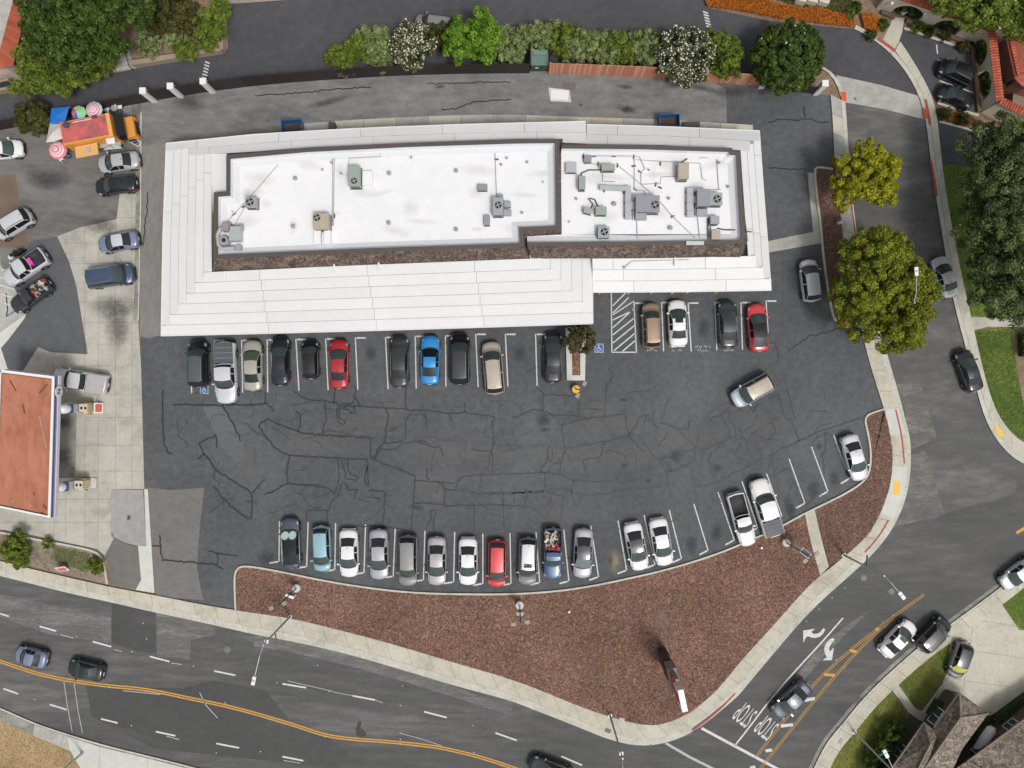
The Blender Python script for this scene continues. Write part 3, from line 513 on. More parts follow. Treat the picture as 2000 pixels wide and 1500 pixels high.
def stain(px, py, rx, ry, mt, rz=0, par=None, z=LT+.008):
    o = MB().add([(-1, -1, 0), (1, -1, 0), (1, 1, 0), (-1, 1, 0)], [(0, 1, 2, 3)]).build('surface_stain', mt, par or lot, loc=(P(px, py).x, P(px, py).y, z), rz=rz)
    o.scale = (rx/S, ry/S, 1); return o
zz = 0
for a in ((724, 690, 14, 22), (1375, 640, 16, 26), (1350, 1065, 16, 25), (1400, 1040, 15, 25), (1540, 985, 14, 25), (1590, 955, 16, 26), (1630, 935, 14, 26), (1015, 690, 18, 25), (1545, 1000, 12, 18), (1060, 820, 20, 15), (1320, 890, 20, 18), (520, 1090, 22, 22), (1400, 915, 14, 12), (1430, 180, 60, 14)):
    zz += 1; stain(*a[:4], st_d, random.uniform(-.2, .2), z=LT+.008+zz*.00012)
for a in ((900, 885, 75, 16), (960, 878, 26, 16), (985, 890, 60, 12), (1405, 887, 12, 12), (840, 940, 60, 30), (1095, 865, 16, 20), (600, 860, 60, 30), (680, 930, 50, 24), (850, 970, 40, 25), (1230, 900, 90, 30), (820, 647, 14, 14), (760, 800, 90, 30), (1170, 800, 60, 40), (1100, 1000, 90, 25), (480, 900, 60, 80), (1600, 250, 60, 30), (1250, 1090, 40, 25)):
    zz += 1; stain(*a[:4], st_l, random.uniform(-.2, .2), z=LT+.008+zz*.00012)
for _k in range(34):
    zz += 1; s_ = _r.uniform(3, 8); stain(_r.uniform(300, 1620), _r.uniform(770, 1010), s_*_r.uniform(1, 3), s_, st_l if _k % 4 else st_d, _r.uniform(-.3, .3), z=LT+.008+zz*.00012)
for _k in range(6):
    zz += 1; s_ = _r.uniform(8, 18); stain(_r.uniform(500, 1450), _r.uniform(790, 1000), s_*_r.uniform(3, 6), s_*.6, st_l, _r.uniform(-.12, .12), z=LT+.008+zz*.00012)
for _k, (x, y, rx, ry, rz) in enumerate(((620, 870, 170, 34, -.05), (860, 880, 190, 36, -.03), (1100, 890, 200, 34, .02), (1330, 860, 170, 36, .15), (900, 935, 220, 26, 0), (700, 830, 150, 26, -.05), (1500, 830, 110, 34, .3), (1200, 830, 150, 24, .05))):
    zz += 1; stain(x, y, rx, ry, st_l, rz, z=LT+.008+zz*.00012)
stain(1200, 1095, 22, 34, st_v, z=.10); stain(1192, 1095, 8, 16, st_d, z=.102)
for a in ((125, 825, 30, 26), (120, 890, 30, 30), (140, 740, 60, 20), (95, 350, 60, 25), (220, 600, 60, 30), (230, 640, 30, 60), (200, 440, 40, 20), (270, 485, 8, 30)):
    zz += 1; stain(*a[:4], st_d, z=.045+zz*.00012)
for a in ((1220, 170, 26, 7), (1225, 214, 16, 10), (1370, 172, 40, 8), (860, 170, 14, 5), (1134, 205, 7, 5), (370, 200, 40, 22), (640, 200, 60, 10), (1225, 215, 30, 10)):
    zz += 1; stain(*a[:4], st_d, random.uniform(-.3, .3), z=.045+zz*.00012)
for _k, (x, y, rx, ry, rz) in enumerate(((1700, 300, 30, 60, 0), (1690, 430, 16, 50, 0), (1760, 470, 14, 90, .1), (1850, 610, 12, 80, .2), (1880, 700, 10, 60, .25), (1745, 700, 20, 50, 0), (1800, 780, 30, 90, .1), (1780, 960, 30, 60, .3), (1860, 960, 70, 20, .5), (1930, 1060, 80, 16, .55), (1880, 1130, 60, 12, .55), (1740, 1240, 14, 60, -.7), (1660, 1330, 50, 10, .85), (300, 1215, 90, 14, -.2), (600, 1268, 120, 10, -.25), (830, 1330, 120, 12, -.35), (1050, 1410, 110, 14, -.42), (1230, 1470, 90, 14, -.1), (150, 1240, 120, 12, -.25), (420, 1300, 120, 10, -.25), (700, 1390, 150, 12, -.2), (560, 1410, 60, 16, -.1), (900, 1440, 120, 12, -.2), (250, 1430, 120, 12, -.3), (80, 1330, 90, 10, -.2), (660, 1330, 120, 10, -.28), (960, 1400, 110, 10, -.35))):
    stain(x, y, rx, ry, st_l, rz, par=road, z=.0122+.0001*_k)
for _k, (x, y, r_) in enumerate(((685, 1165, 16), (795, 1175, 16), (1290, 1210, 26))):
    stain(x, y, r_*1.3, r_, stain_mat('faded bark', (.30, .22, .18), .28) if not _k else bpy.data.materials['faded bark'], 0, z=.178+_k*.0004)
sheet('road_patch', [(700, 1408), (706, 1410), (704, 1422), (714, 1430), (716, 1436), (704, 1440), (696, 1434), (695, 1424)], .0215, M['tar'], parent=road)
# utility vault in the alley
sheet('utility_patch', [(1071, 171), (1112, 176), (1116, 200), (1075, 198)], .03, M['conc_l'], parent=lot)
MB().box((0, 0, 0), (1.7, .95, .05)).build('vault_lid', M['wpaint'], lot, loc=(P(1093, 186).x, P(1093, 186).y, .05), rz=-.06)
sheet('utility_patch', [(1098, 161), (1124, 161), (1124, 176), (1100, 175)], .03, flat('mauve patch', (.15, .13, .135), .9), parent=lot)
# ------------------------------------------------------------------ street marks
RZ = .016
yel = T(0, 1125, [(-200, 590), (0, 665), (200, 735), (400, 790), (600, 825), (850, 860), (1050, 875), (1250, 905), (1500, 960), (1750, 1010), (2000, 1075)])+T(500, 1125, [(150, 1120), (300, 1165), (420, 1205), (540, 1245), (750, 1275), (1000, 1290), (1250, 1315), (1450, 1340), (1700, 1400), (1850, 1445), (2000, 1495), (2200, 1570), (2500, 1700)])
yw = smooth(W(yel))
for d in (-.11, .11): MB().strip(offset(yw, d), .13, RZ).build('centre_line', M['yellow'], road)
wl = lambda x0, pts, wd=.13, mt='white', nm='lane_dash': MB().strip(W(T(x0, 1125, pts)), wd, RZ).build(nm, M[mt], road)
for p in ([(-40, 280), (70, 315)], [(310, 393), (440, 430)], [(725, 512), (870, 552)], [(1170, 628), (1325, 668)], [(1675, 742), (1840, 775)], [(28, 880), (142, 920)], [(388, 1003), (525, 1045)], [(790, 1115), (920, 1148)], [(1218, 1215), (1370, 1248)], [(1690, 1308), (1868, 1342)]): wl(0, p, .16)
for p in ([(475, 458), (575, 485)], [(890, 575), (955, 590)], [(1340, 680), (1420, 690)], [(498, 810), (525, 1000), (565, 1220)], [(578, 825), (610, 1050), (645, 1228)], [(1300, 1250), (1400, 1278)], [(1560, 910), (1610, 1010), (1700, 1110)], [(960, 895), (1250, 925)]): wl(0, p, .07, 'white_w')
for p in ([(207, 842), (392, 872)], [(755, 935), (930, 968)], [(1315, 1060), (1490, 1105)], [(1870, 1225), (2040, 1285)], [(207, 1410), (370, 1443)], [(2385, 1408), (2548, 1478)], [(1000, 1600), (1200, 1680)]): wl(500, p, .16)
for p in ([(930, 968), (990, 990)], [(1120, 1225), (1300, 1275), (1450, 1325)], [(215, 1440), (345, 1462)], [(250, 820), (600, 900)], [(600, 905), (760, 935)]): wl(500, p, .06, 'white_w')
mbd = [(0, x, y) for x, y in ((1033, 592), (1512, 703), (598, 475), (1118, 370), (1145, 492), (858, 870), (1392, 943), (1760, 990), (272, 965), (1027, 1170), (1690, 1382))]+[(500, x, y) for x, y in ((163, 832), (572, 903), (1128, 1012), (1695, 1168), (545, 1253), (1128, 1275), (1128, 1310), (1703, 1378), (35, 1372), (480, 698), (1145, 858))]+[(1500, x, y) for x, y in ((895, 355), (918, 395), (532, 655), (596, 712), (980, 305), (600, 92), (500, 170), (400, 258), (300, 352))]
for x0, x, y in mbd:
    c = P(x0+x/4, 1125+y/4); MB().cyl((0, 0, 0), .06, .02, 8, .04).build('road_stud', M['white'], road, loc=(c.x, c.y, .012))
L4 = lambda pts, wd, mt, z=RZ, nm='lane_line': MB().strip(resample(smooth(W(T(1500, 1125, pts))), 20), wd, z).build(nm, M[mt], road)
L4([(585, 328), (400, 540), (230, 720), (0, 985), (-130, 1160), (-260, 1325)], .15, 'white')
MB().strip(W(T(1000, 1125, [(1480, 1188), (1740, 1328), (2100, 1520)])), .27, RZ).build('stop_line', M['white'], road)
MB().strip(W(T(1000, 1125, [(1200, 1305), (1390, 1415), (1600, 1520)])), .24, RZ).build('crossing_line', M['white_w'], road)
for off in (-.09, .09):
    for pts in ([(1220, 145), (1100, 230), (980, 315), (850, 415), (640, 580), (430, 770), (330, 880), (130, 1120), (0, 1290), (-100, 1420)], [(980, 332), (862, 425), (695, 590), (525, 780), (372, 960), (212, 1160), (30, 1390), (-90, 1540)]):
        MB().strip(offset(smooth(W(T(1500, 1125, pts))), off), .06, RZ+(.0 if off < 0 else .001)).build('centre_line', M['yellow'], road)
for p, mt in (([(640, 580), (692, 592)], 'yellow'), ([(435, 768), (520, 775)], 'yellow'), ([(840, 412), (868, 418)], 'yellow'), ([(285, 972), (365, 955)], 'white'), ([(100, 1172), (195, 1160)], 'white'), ([(-20, 1366), (30, 1358)], 'white'), ([(-140, 1500), (-100, 1490)], 'white')):
    MB().strip(W(T(1500, 1125, p)), .3, RZ+.006).build('hatch_bar', M[mt], road)
MB().strip(W([(1985, 1041), (2040, 1008)]), .3, RZ).build('centre_line', M['yellow'], road)
for pts in ([(442, 258), (560, 238), (522, 272), (545, 290), (590, 285), (618, 262), (638, 234), (660, 246), (640, 285), (605, 318), (565, 330), (520, 325), (490, 312), (468, 325), (445, 378)], [(728, 328), (750, 345), (718, 385), (700, 415), (695, 440), (705, 460), (742, 422), (725, 545), (632, 548), (672, 515), (652, 470), (648, 430), (665, 385), (695, 350)]):
    sheet('turn_arrow', T(1480, 1180, pts, 5.0), RZ+.004, M['white'], parent=road)
def text_mesh(name, s, size, mat, parent=None, align='CENTER', ext=0):
    cu = bpy.data.curves.new(name, 'FONT'); cu.body = s; cu.size = size; cu.align_x = align; cu.align_y = 'CENTER'; cu.extrude = ext
    o = bpy.data.objects.new(name+'_tmp', cu); COL.objects.link(o)
    me = bpy.data.meshes.new_from_object(o.evaluated_get(bpy.context.evaluated_depsgraph_get())); bpy.data.objects.remove(o)
    me.materials.clear(); me.materials.append(mat); me.name = name
    return link(name, me, parent)
for cx, cy in ((1456, 1394), (1498, 1419)):
    t = text_mesh('stop_word', 'STOP', 1.0, M['white'], road); c = P(cx, cy); t.location = (c.x, c.y, RZ); t.rotation_euler = (0, 0, R(142)); t.scale = (.72, 3.0, 1)
for x, y, r in ((444, 1269, .32), (1687, 1129, .3), (1741, 1155, .3), (1670, 193, .15), (1271, 1455, .1)):
    c = P(x, y); o = MB().cyl((0, 0, 0), r, .012, 24).build('manhole_cover', flat('iron cover', (.16, .16, .165), .6), road if y > 1000 else lot, loc=(c.x, c.y, 0.014 if y > 1000 else .03))
# ------------------------------------------------------------------ vehicles
def paint(name, c, metal=.35, rough=.28):
    m, b, L = base('paint '+name, rough, .5); b.inputs['Base Color'].default_value = (*c, 1); b.inputs['Metallic'].default_value = metal
    b.inputs['Coat Weight'].default_value = .8; b.inputs['Coat Roughness'].default_value = .05
    tc = N(m, 'ShaderNodeTexCoord'); n = N(m, 'ShaderNodeTexNoise', Scale=2.5, Detail=5.0); L.new(tc.outputs['Object'], n.inputs['Vector'])
    mr = N(m, 'ShaderNodeMapRange'); mr.inputs[3].default_value = rough*.8; mr.inputs[4].default_value = rough*1.5; L.new(n.outputs[0], mr.inputs[0]); L.new(mr.outputs[0], b.inputs['Roughness'])
    return m
PC = dict(black=(.010, .011, .013), navy=(.014, .017, .026), silver=(.47, .48, .50), lsilver=(.62, .63, .65), beige=(.42, .40, .35), champagne=(.46, .40, .33), red=(.36, .012, .022), crimson=(.42, .02, .03), coral=(.62, .05, .055),
          azure=(.02, .25, .60), white=(.76, .76, .76), tan=(.36, .25, .17), grey=(.10, .105, .11), mgrey=(.25, .25, .245), sky=(.27, .46, .53), slate=(.07, .085, .115), steel=(.10, .14, .21), dblue=(.055, .085, .15), mauve=(.40, .39, .43), pinkg=(.42, .39, .40), lblue=(.20, .25, .36), rblue=(.05, .10, .20), aqua=(.50, .58, .66), green=(.03, .2, .16), charcoal=(.035, .038, .042), dgreen=(.02, .03, .028))
PM = {k: paint(k, v, 0.0 if k in ('white',) else (.15 if k in ('black', 'navy', 'red', 'crimson', 'coral', 'azure') else .18)) for k, v in PC.items()}
glass_d = flat('car glass dark', (.012, .014, .016), .05, var=0); glass_f = flat('windscreen', (.062, .085, .082), .06, var=.45, vscale=1.2); glass_r = flat('rear screen', (.022, .027, .03), .06, var=.3, vscale=1.5)
glass_g = flat('green windscreen', (.08, .12, .075), .06, var=.3, vscale=1.2); glass_l = flat('pale windscreen', (.16, .21, .20), .06, var=.3, vscale=1.2)
lampw = flat('headlamp', (.55, .57, .58), .1, var=0, metal=.4); lampr = flat('tail lamp', (.40, .015, .012), .15, var=0); tyre = flat('tyre', (.018, .018, .018), .85, var=.1); alloy = flat('alloy', (.50, .51, .52), .35, metal=.6, var=.05)
platem = flat('number plate', (.6, .6, .58), .5, var=0); chrome = flat('bright trim', (.55, .56, .57), .2, metal=.8, var=0); blackt = flat('black trim', (.014, .014, .015), .45, var=0); liner = flat('bed liner', (.03, .03, .033), .7, var=.2)
_wh = {}
def wheel_mesh(r, wd):
    k = (round(r, 2), round(wd, 2))
    if k in _wh: return _wh[k]
    n = 20; prof = [(r*.62, -wd/2), (r*.93, -wd/2), (r, -wd*.32), (r, wd*.32), (r*.93, wd/2), (r*.62, wd/2)]
    vs = [(math.cos(2*math.pi*i/n)*q, y, math.sin(2*math.pi*i/n)*q) for i in range(n) for q, y in prof]; m = len(prof)
    fs = [(i*m+j, i*m+j+1, ((i+1) % n)*m+j+1, ((i+1) % n)*m+j) for i in range(n) for j in range(m-1)]
    me = bpy.data.meshes.new('tyre'); me.from_pydata(vs, [], fs); me.materials.append(tyre); me.shade_smooth()
    b = MB(); b.cyl((0, 0, 0), r*.62, wd*.6, 20, M=Matrix.Rotation(R(90), 3, 'X')); b2 = MB()
    vs = [(x, y+wd*.3, z) for x, y, z in b.v]; b2.add(vs, b.f)
    for i in range(5):
        a = 2*math.pi*i/5
        for sgn in (-1, 1): b2.box((math.cos(a)*r*.3, sgn*wd*.40, math.sin(a)*r*.3), (r*.62, wd*.12, r*.16), M=Matrix.Rotation(-a, 3, 'Y'))
    for sgn in (-1, 1): b2.cyl((0, sgn*wd*.33+.01, 0), r*.15, .03, 10, M=Matrix.Rotation(R(90), 3, 'X'))
    m2 = bpy.data.meshes.new('rim'); m2.from_pydata(b2.v, [], b2.f); m2.materials.append(alloy)
    _wh[k] = (me, m2); return _wh[k]
TY = {  # W, H, clearance, hood z, cowl x, screen top x, roof end x, rear glass base x, deck z, nose taper, roof width
 'sedan': dict(W=1.84, H=1.46, hood=.93, cowl=.28, ws=.10, rt=-.175, rg=-.34, deck=1.06, rw=.64, wr=.33),
 'coupe': dict(W=1.84, H=1.38, hood=.90, cowl=.23, ws=.06, rt=-.16, rg=-.34, deck=1.02, rw=.62, wr=.34),
 'ev': dict(W=1.88, H=1.45, hood=.86, cowl=.27, ws=.09, rt=-.22, rg=-.41, deck=1.08, rw=.64, wr=.34, glassroof=1),
 'hatch': dict(W=1.76, H=1.50, hood=.97, cowl=.315, ws=.16, rt=-.365, rg=-.46, deck=1.0, rw=.68, wr=.31),
 'suv': dict(W=1.92, H=1.74, hood=1.10, cowl=.29, ws=.155, rt=-.39, rg=-.47, deck=1.12, rw=.70, wr=.37, rails=1),
 'van': dict(W=1.98, H=1.76, hood=1.05, cowl=.30, ws=.15, rt=-.42, rg=-.485, deck=1.05, rw=.72, wr=.35, rails=1),
 'pickup': dict(W=1.98, H=1.85, hood=1.16, cowl=.235, ws=.135, rt=-.09, rg=-.135, deck=1.22, rw=.74, wr=.40, bed=1),
 'pickup_s': dict(W=1.72, H=1.58, hood=1.0, cowl=.215, ws=.10, rt=-.055, rg=-.085, deck=1.08, rw=.74, wr=.34, bed=1),
 'pickup_x': dict(W=2.0, H=1.9, hood=1.2, cowl=.22, ws=.12, rt=-.17, rg=-.20, deck=1.25, rw=.74, wr=.41, bed=1)}
def vehicle(kind, x, y, L, hd, color, label, cat=None, name=None, group=None, roof=None, sunroof=0, cover=None, screen=None, extra=None, W=None, zc=.8, fleet='cars'):
    t = TY[kind]; W = W or t['W']; H = t['H']; hood = t['hood']; deck = t['deck']
    nm = name or {'suv': 'parked_suv', 'van': 'minivan', 'hatch': 'hatchback_car', 'pickup': 'pickup_truck', 'pickup_s': 'pickup_truck', 'pickup_x': 'pickup_truck'}.get(kind, 'sedan_car')
    cat = cat or {'suv': 'SUV', 'van': 'minivan', 'pickup': 'pickup truck', 'pickup_s': 'pickup truck', 'pickup_x': 'pickup truck'}.get(kind, 'car')
    c = P(x, y, zc); c.z = 0.0
    root = thing(nm, label, cat, c, R(hd), group); body = PM[color]; roofm = PM.get(roof, body)
    w = W/2; rw = t['rw']; belt = hood-.0; cw, ws, rt, rg = t['cowl'], t['ws'], t['rt'], t['rg']
    bed = t.get('bed'); zr = H
    # station: x, width factor, ztop, roof-edge y factor, belt z, belt y factor, tag of interval towards next station
    St = [(.500, .60, hood*.72, .50, hood*.70, .60, 'nose'), (.488, .78, hood*.84, .62, hood*.80, .76, 'lamp'), (.455, .91, hood*.91, .70, hood*.86, .86, 'lamp'), (.41, .965, hood*.95, .74, hood*.90, .90, 'hood'),
          (.32, .99, hood*.985, .74, hood*.93, .92, 'hood'), (cw+.03, 1, hood, .74, hood*.94, .92, 'cowl'), (cw, 1, hood+.015, .85, hood*.95, .925, 'screen'), ]
    n = 3
    for i in range(1, n):
        u = i/n; St.append((cw+(ws-cw)*u, 1, hood+(zr-.05-hood)*u**.92, 0.85+(rw+.03-.85)*u, hood*.95+.02*u, .915, 'screen'))
    bp = (ws+rt)/2
    St += [(ws, 1, zr-.045, rw+.02, hood*.97, .915, 'roof'), (ws-.05, 1, zr-.012, rw, hood*.975, .91, 'roof'), (bp+.012, 1, zr, rw, hood*.985, .91, 'pillar'), (bp-.008, 1, zr, rw, hood*.985, .91, 'roof'), (rt+.05, 1, zr-.02, rw, hood*.995, .905, 'roof'), (rt, .995, zr-.05, rw+.01, hood, .905, 'rear')]
    zb = deck if not bed else deck
    for i in range(1, 3):
        u = i/3; St.append((rt+(rg-rt)*u, .99, zr-.05+(zb-zr+.05)*u**1.15, rw+(.78-rw)*u*.6, hood+.0*u, .90, 'rear'))
    if bed:
        fz = .78; St += [(rg, .99, zb, .78, zb-.01, .90, 'hood'), (rg-.012, .99, zb, .80, zb-.01, .90, 'bedwall'), (rg-.016, .99, fz, .80, zb-.01, .84, 'bed'), (-.47, .99, fz, .80, zb-.01, .84, 'bedwall'), (-.474, .99, zb-.02, .80, zb-.01, .88, 'hood'), (-.49, .975, zb-.02, .80, zb-.02, .88, 'tail'), (-.50, .95, zb-.08, .80, zb-.09, .87, 'end')]
    else:
        St += [(rg, .985, deck+.01, .78, min(hood*1.02, deck-.02), .90, 'deck')]
        for xx, f, zz_, r_ in ((-.43, .975, -.015, .76), (-.465, .94, -.04, .72), (-.487, .86, -.12, .66), (-.50, .70, -.30, .55)):
            if xx < rg-.006: St.append((xx, f, deck+zz_, r_, min(hood*1.02, deck-.02)+zz_*.8-.02, .90*f/.97, 'tail' if xx < -.42 else 'deck'))
        St[-1] = St[-1][:6]+('end',)
    rows = []
    for (sx, f, zt, ry, zbelt, by, tg) in St:
        bw = (.30 if .3 < sx < .47 else .26) if sx > 0 else -.16
        bw = (.16+min(.10, max(0, sx-.1)*.6) if sx > 0 else -.14) if abs(sx) > .1 else (.16 if sx > 0 else -.14)*abs(sx)/.1
        inb = bed and tg in ('bed', 'bedwall') and zt < 1
        y2 = ry*w; y4 = min(by, f)*w if sx < .45 else by*w
        p3y = y2+(y4-y2)*.16; p3z = (zt-.035)+(zbelt-zt+.035)*.13
        if inb: p3y = y2; p3z = zt
        pr = [(0, zt), (y2*.5, zt-.006 if not inb else zt), (y2, zt-.03 if not inb else zt), (p3y, p3z), (y4, zbelt), (f*w*.985, zbelt-.09), (f*w, .60), (f*w*.985, .40), (f*w*.93, .24)]
        row = []
        for yy, z in pr: row.append((sx*L-bw*(yy/w)**2 if abs(sx) > .02 else sx*L, yy, z))
        rows.append(row)
    parts = {}
    def put(tag_, vs, fs): parts.setdefault(tag_, MB()).add(vs, fs)
    nc = 9
    for i in range(len(St)-1):
        tg = St[i][6]
        for j in range(nc-1):
            if tg == 'screen': k = 'windscreen' if j < 2 else ('side_window' if j == 3 else 'body')
            elif tg == 'roof': k = 'roof' if j < 2 else ('side_window' if j == 3 else 'body')
            elif tg == 'rear': k = 'rear_window' if j < 2 else ('side_window' if (j == 3 and kind in ('suv', 'van', 'hatch')) else 'body')
            elif tg == 'pillar': k = 'roof' if j < 2 else 'body'
            elif tg == 'cowl': k = 'wiper_panel' if j < 2 else 'body'
            elif tg == 'lamp': k = 'headlamp' if j == 4 or (j == 3 and i == 2) else 'body'
            elif tg == 'tail': k = 'tail_lamp' if j in ((3, 4, 5) if kind in ('suv', 'hatch', 'van') else (4,)) and not bed or (bed and j == 5) else 'body'
            elif tg in ('bed', 'bedwall'): k = 'bed_floor' if j < 4 and not (tg == 'bedwall' and i > len(St)-5 and False) else 'body'
            else: k = 'body'
            for sg in (1, -1):
                kk_ = k+('_l' if sg > 0 else '_r') if k in ('side_window', 'headlamp', 'tail_lamp') else k
                q = [rows[i][j], rows[i+1][j], rows[i+1][j+1], rows[i][j+1]]
                q = [(a, b*sg, c_) for a, b, c_ in q]
                put(kk_, q, [(0, 1, 2, 3) if sg > 0 else (3, 2, 1, 0)])
    for r_, rev in ((rows[0], 0), (rows[-1], 1)):
        ring = r_+[(a, -b, c_) for a, b, c_ in r_[::-1][:-1]]
        put('body', ring, [tuple(range(len(ring))) if not rev else tuple(range(len(ring)-1, -1, -1))])
    bt = [(r_[-1][0], s_*r_[-1][1], .24) for s_ in (1,) for r_ in rows]+[(r_[-1][0], -r_[-1][1], .24) for r_ in rows[::-1]]
    put('body', bt, [tuple(range(len(bt)-1, -1, -1))])
    mats = dict(body=body, roof=roofm if not t.get('glassroof') else glass_d, windscreen=screen or glass_f, rear_window=glass_r if roof != 'g' else glass_d, side_window=glass_d, wiper_panel=blackt, headlamp=lampw, tail_lamp=lampr, bed_floor=liner)
    for k, mb_ in parts.items():
        kn = k[:-2] if k[-2:] in ('_l', '_r') else k
        me = bpy.data.meshes.new(kn); bm = bmesh.new(); vv = [bm.verts.new(v) for v in mb_.v]
        for f in mb_.f:
            try: bm.faces.new([vv[a] for a in f])
            except ValueError: pass
        bmesh.ops.remove_doubles(bm, verts=bm.verts, dist=.0005); bmesh.ops.recalc_face_normals(bm, faces=bm.faces) if kn == 'body' else None
        bm.to_mesh(me); bm.free(); me.materials.append(mats[kn]); me.shade_smooth()
        o = link(kn, me, root)
        if kn != 'body' and len(me.polygons) and me.polygons[0].normal.z < -.01: me.flip_normals()
    wr = t['wr']; xa = .5*L-L*.185; xb = -.5*L+L*.20
    tm, rm = wheel_mesh(wr, .23)
    for sx in (xa, xb):
        for sg in (-1, 1):
            o = link('wheel', tm, root, (sx, sg*(w-.10), wr)); link('rim', rm, o)
            a = MB(); nn = 12; q = [(math.cos(math.pi*i/nn)*(wr+.055)+sx, math.sin(math.pi*i/nn)*(wr+.055)+wr*.92) for i in range(nn+1)]+[(sx-wr-.055, .24), (sx+wr+.055, .24)]
            yy = sg*(w*1.002)
            vs = [(u, yy, min(v, hood-.14)) for u, v in q]; a.add(vs, [tuple(range(len(vs)))]); a.build('wheel_arch', blackt, root)
    for sg in (-1, 1):
        m = MB(); m.box((cw*L-.32, sg*(w+.07), hood+.07), (.13, .2, .13)); m.box((cw*L-.30, sg*(w-.04), hood+.02), (.06, .12, .05)); m.build('side_mirror', body, root)
        q = [(rows[i][4][0], sg*(rows[i][4][1]+.006), rows[i][4][2]+.004) for i in range(7, len(St)-1) if St[i][0] > rg-.01 and not (bed and St[i][0] < rt)]
        if len(q) > 2: MB().tube(q, .012, 5).build('window_trim', chrome if color not in ('black', 'navy') or random.random() < .5 else blackt, root)
    MB().box((.5*L-.01, 0, .56), (.05, W*.50, .20)).build('grille', blackt, root)
    MB().box((.5*L-.005, 0, .42), (.05, W*.62, .12)).build('lower_intake', blackt, root)
    MB().box((-.5*L+.0, 0, .66 if not bed else .6), (.04, .34, .16)).build('number_plate', platem, root)
    MB().box((-.5*L+.01, 0, .42), (.10, W*.70, .16)).build('rear_bumper', blackt if color != 'white' else body, root)
    sm = MB()   # bonnet and boot shut lines
    hz = lambda xx: hood*.985+.012
    for sg in (-1, 1):
        q = [(rows[i][2][0], sg*(rows[i][2][1]*1.02), rows[i][2][2]+.004) for i in range(2, 6)]; MB().tube(q, .010, 4).build('shut_line', blackt, root)
    if t.get('rails'):
        for sg in (-1, 1):
            MB().tube([(ws*L-.2, sg*w*rw*.93, zr-.02), (ws*L-.4, sg*w*rw*.93, zr+.05), (rt*L+.3, sg*w*rw*.93, zr+.04), (rt*L+.1, sg*w*rw*.93, zr-.03)], .022, 6).build('roof_rail', chrome if random.random() < .5 else blackt, root)
    if kind in ('suv', 'van') and roof != 'plain':
        for k in range(-2, 3):
            if k: MB().box((L*(ws+rt)/2-.1, k*w*rw*.30, zr+.002), (L*(ws-rt)*.7, .025, .018)).build('roof_rib', roofm, root)
    if sunroof: MB().box((L*(ws*.62+bp*.38), 0, zr-.002), (L*.10*sunroof, w*rw*1.25, .018)).build('sunroof', glass_d, root)
    if not bed and random.random() < .8: MB().box((L*(rt+.03), 0, zr+.01), (.13, .035, .06)).build('roof_antenna', blackt, root)
    if cover:
        MB().box(((rg-.02-.48)/2*L, 0, zb+.03), (L*(.46+rg), W*.88, .05)).build('bed_cover', cover[0], root)
        for k in range(cover[1]):
            xx = (rg-.02)*L-(k+1)*L*(.46+rg)/(cover[1]+1); MB().box((xx, 0, zb+.06), (.04, W*.87, .012)).build('cover_seam', cover[2], root)
    if extra: extra(root, L, W, H)
    return root
def shades(root, L, W, H):
    t = TY['ev']
    for sg in (-1, 1):
        m = MB(); n = 16
        Mx = Matrix.Rotation(math.atan2(H-.09-t['hood'], (t['cowl']-t['ws'])*L), 3, 'Y')
        vs = [Mx@Vector((math.cos(2*math.pi*i/n)**1*.42, math.sin(2*math.pi*i/n)*.37, 0))+Vector(((t['cowl']+t['ws'])/2*L, sg*.36, (H+t['hood'])/2+.04)) for i in range(n)]
        m.add(vs, [tuple(range(n))]); m.build('sunshade', flat('reflective shade', (.52, .66, .60), .5), root)
def scrap(cx, cy, z, lx, ly, rz, cols, n, label, seed, zc=1.0):
    rnd = random.Random(seed); c = P(cx, cy, zc)
    ms = [flat('scrap colour', q, .7, var=.2) for q in cols]
    o = thing('scrap_load', label, 'scrap', (c.x, c.y, z), rz); 
    for k, m_ in enumerate(ms):
        b = MB()
        for i in range(n//len(ms)):
            M3 = Matrix.Rotation(rnd.uniform(0, 6.3), 3, 'Z')@Matrix.Rotation(rnd.uniform(-.5, .5), 3, 'X')@Matrix.Rotation(rnd.uniform(-.5, .5), 3, 'Y')
            b.box((rnd.uniform(-lx, lx), rnd.uniform(-ly, ly), rnd.uniform(.05, .42)), (rnd.uniform(.12, .55), rnd.uniform(.06, .3), rnd.uniform(.03, .2)), M=M3)
        p = b.build('scrap_piece', m_, o); p['kind'] = 'stuff'
    return o
g1, g2 = 'cars nose-in along the shop canopy', 'cars parked along the bark bed'
V = vehicle
V('suv', 387, 710, 4.55, 91, 'black', 'black SUV with ribbed grey roof, leftmost car of the row by the white shop roof', group=g1, roof='grey')
V('pickup', 441, 728, 6.0, -88, 'lsilver', 'silver crew-cab pickup with dark flat bed cover backed in beside the black SUV', group=g1, cover=(flat('tonneau', (.085, .09, .10), .6), 3, M['ac_p']), W=2.05)
V('sedan', 493, 714, 4.9, 91, 'beige', 'pale silver-beige sedan with greenish windscreen between the silver pickup and a black car', group=g1, screen=glass_g)
V('sedan', 547, 705, 4.7, 90, 'navy', 'long black sedan parked between the beige sedan and the small black hatchback', group=g1)
V('hatch', 606, 702, 3.75, 91, 'black', 'small black hatchback with red tail lamps beside the red sedan', group=g1, W=1.66)
V('sedan', 662, 711, 4.75, 90, 'crimson', 'dark red sedan at the left side of the empty stall below the shop', group=g1)
V('sedan', 780, 706, 5.0, 90, 'charcoal', 'charcoal black sedan directly left of the bright blue car', group=g1)
V('coupe', 840, 703, 4.75, 89, 'azure', 'bright azure blue two-door coupe in the row below the shop', group=g1, screen=glass_d)
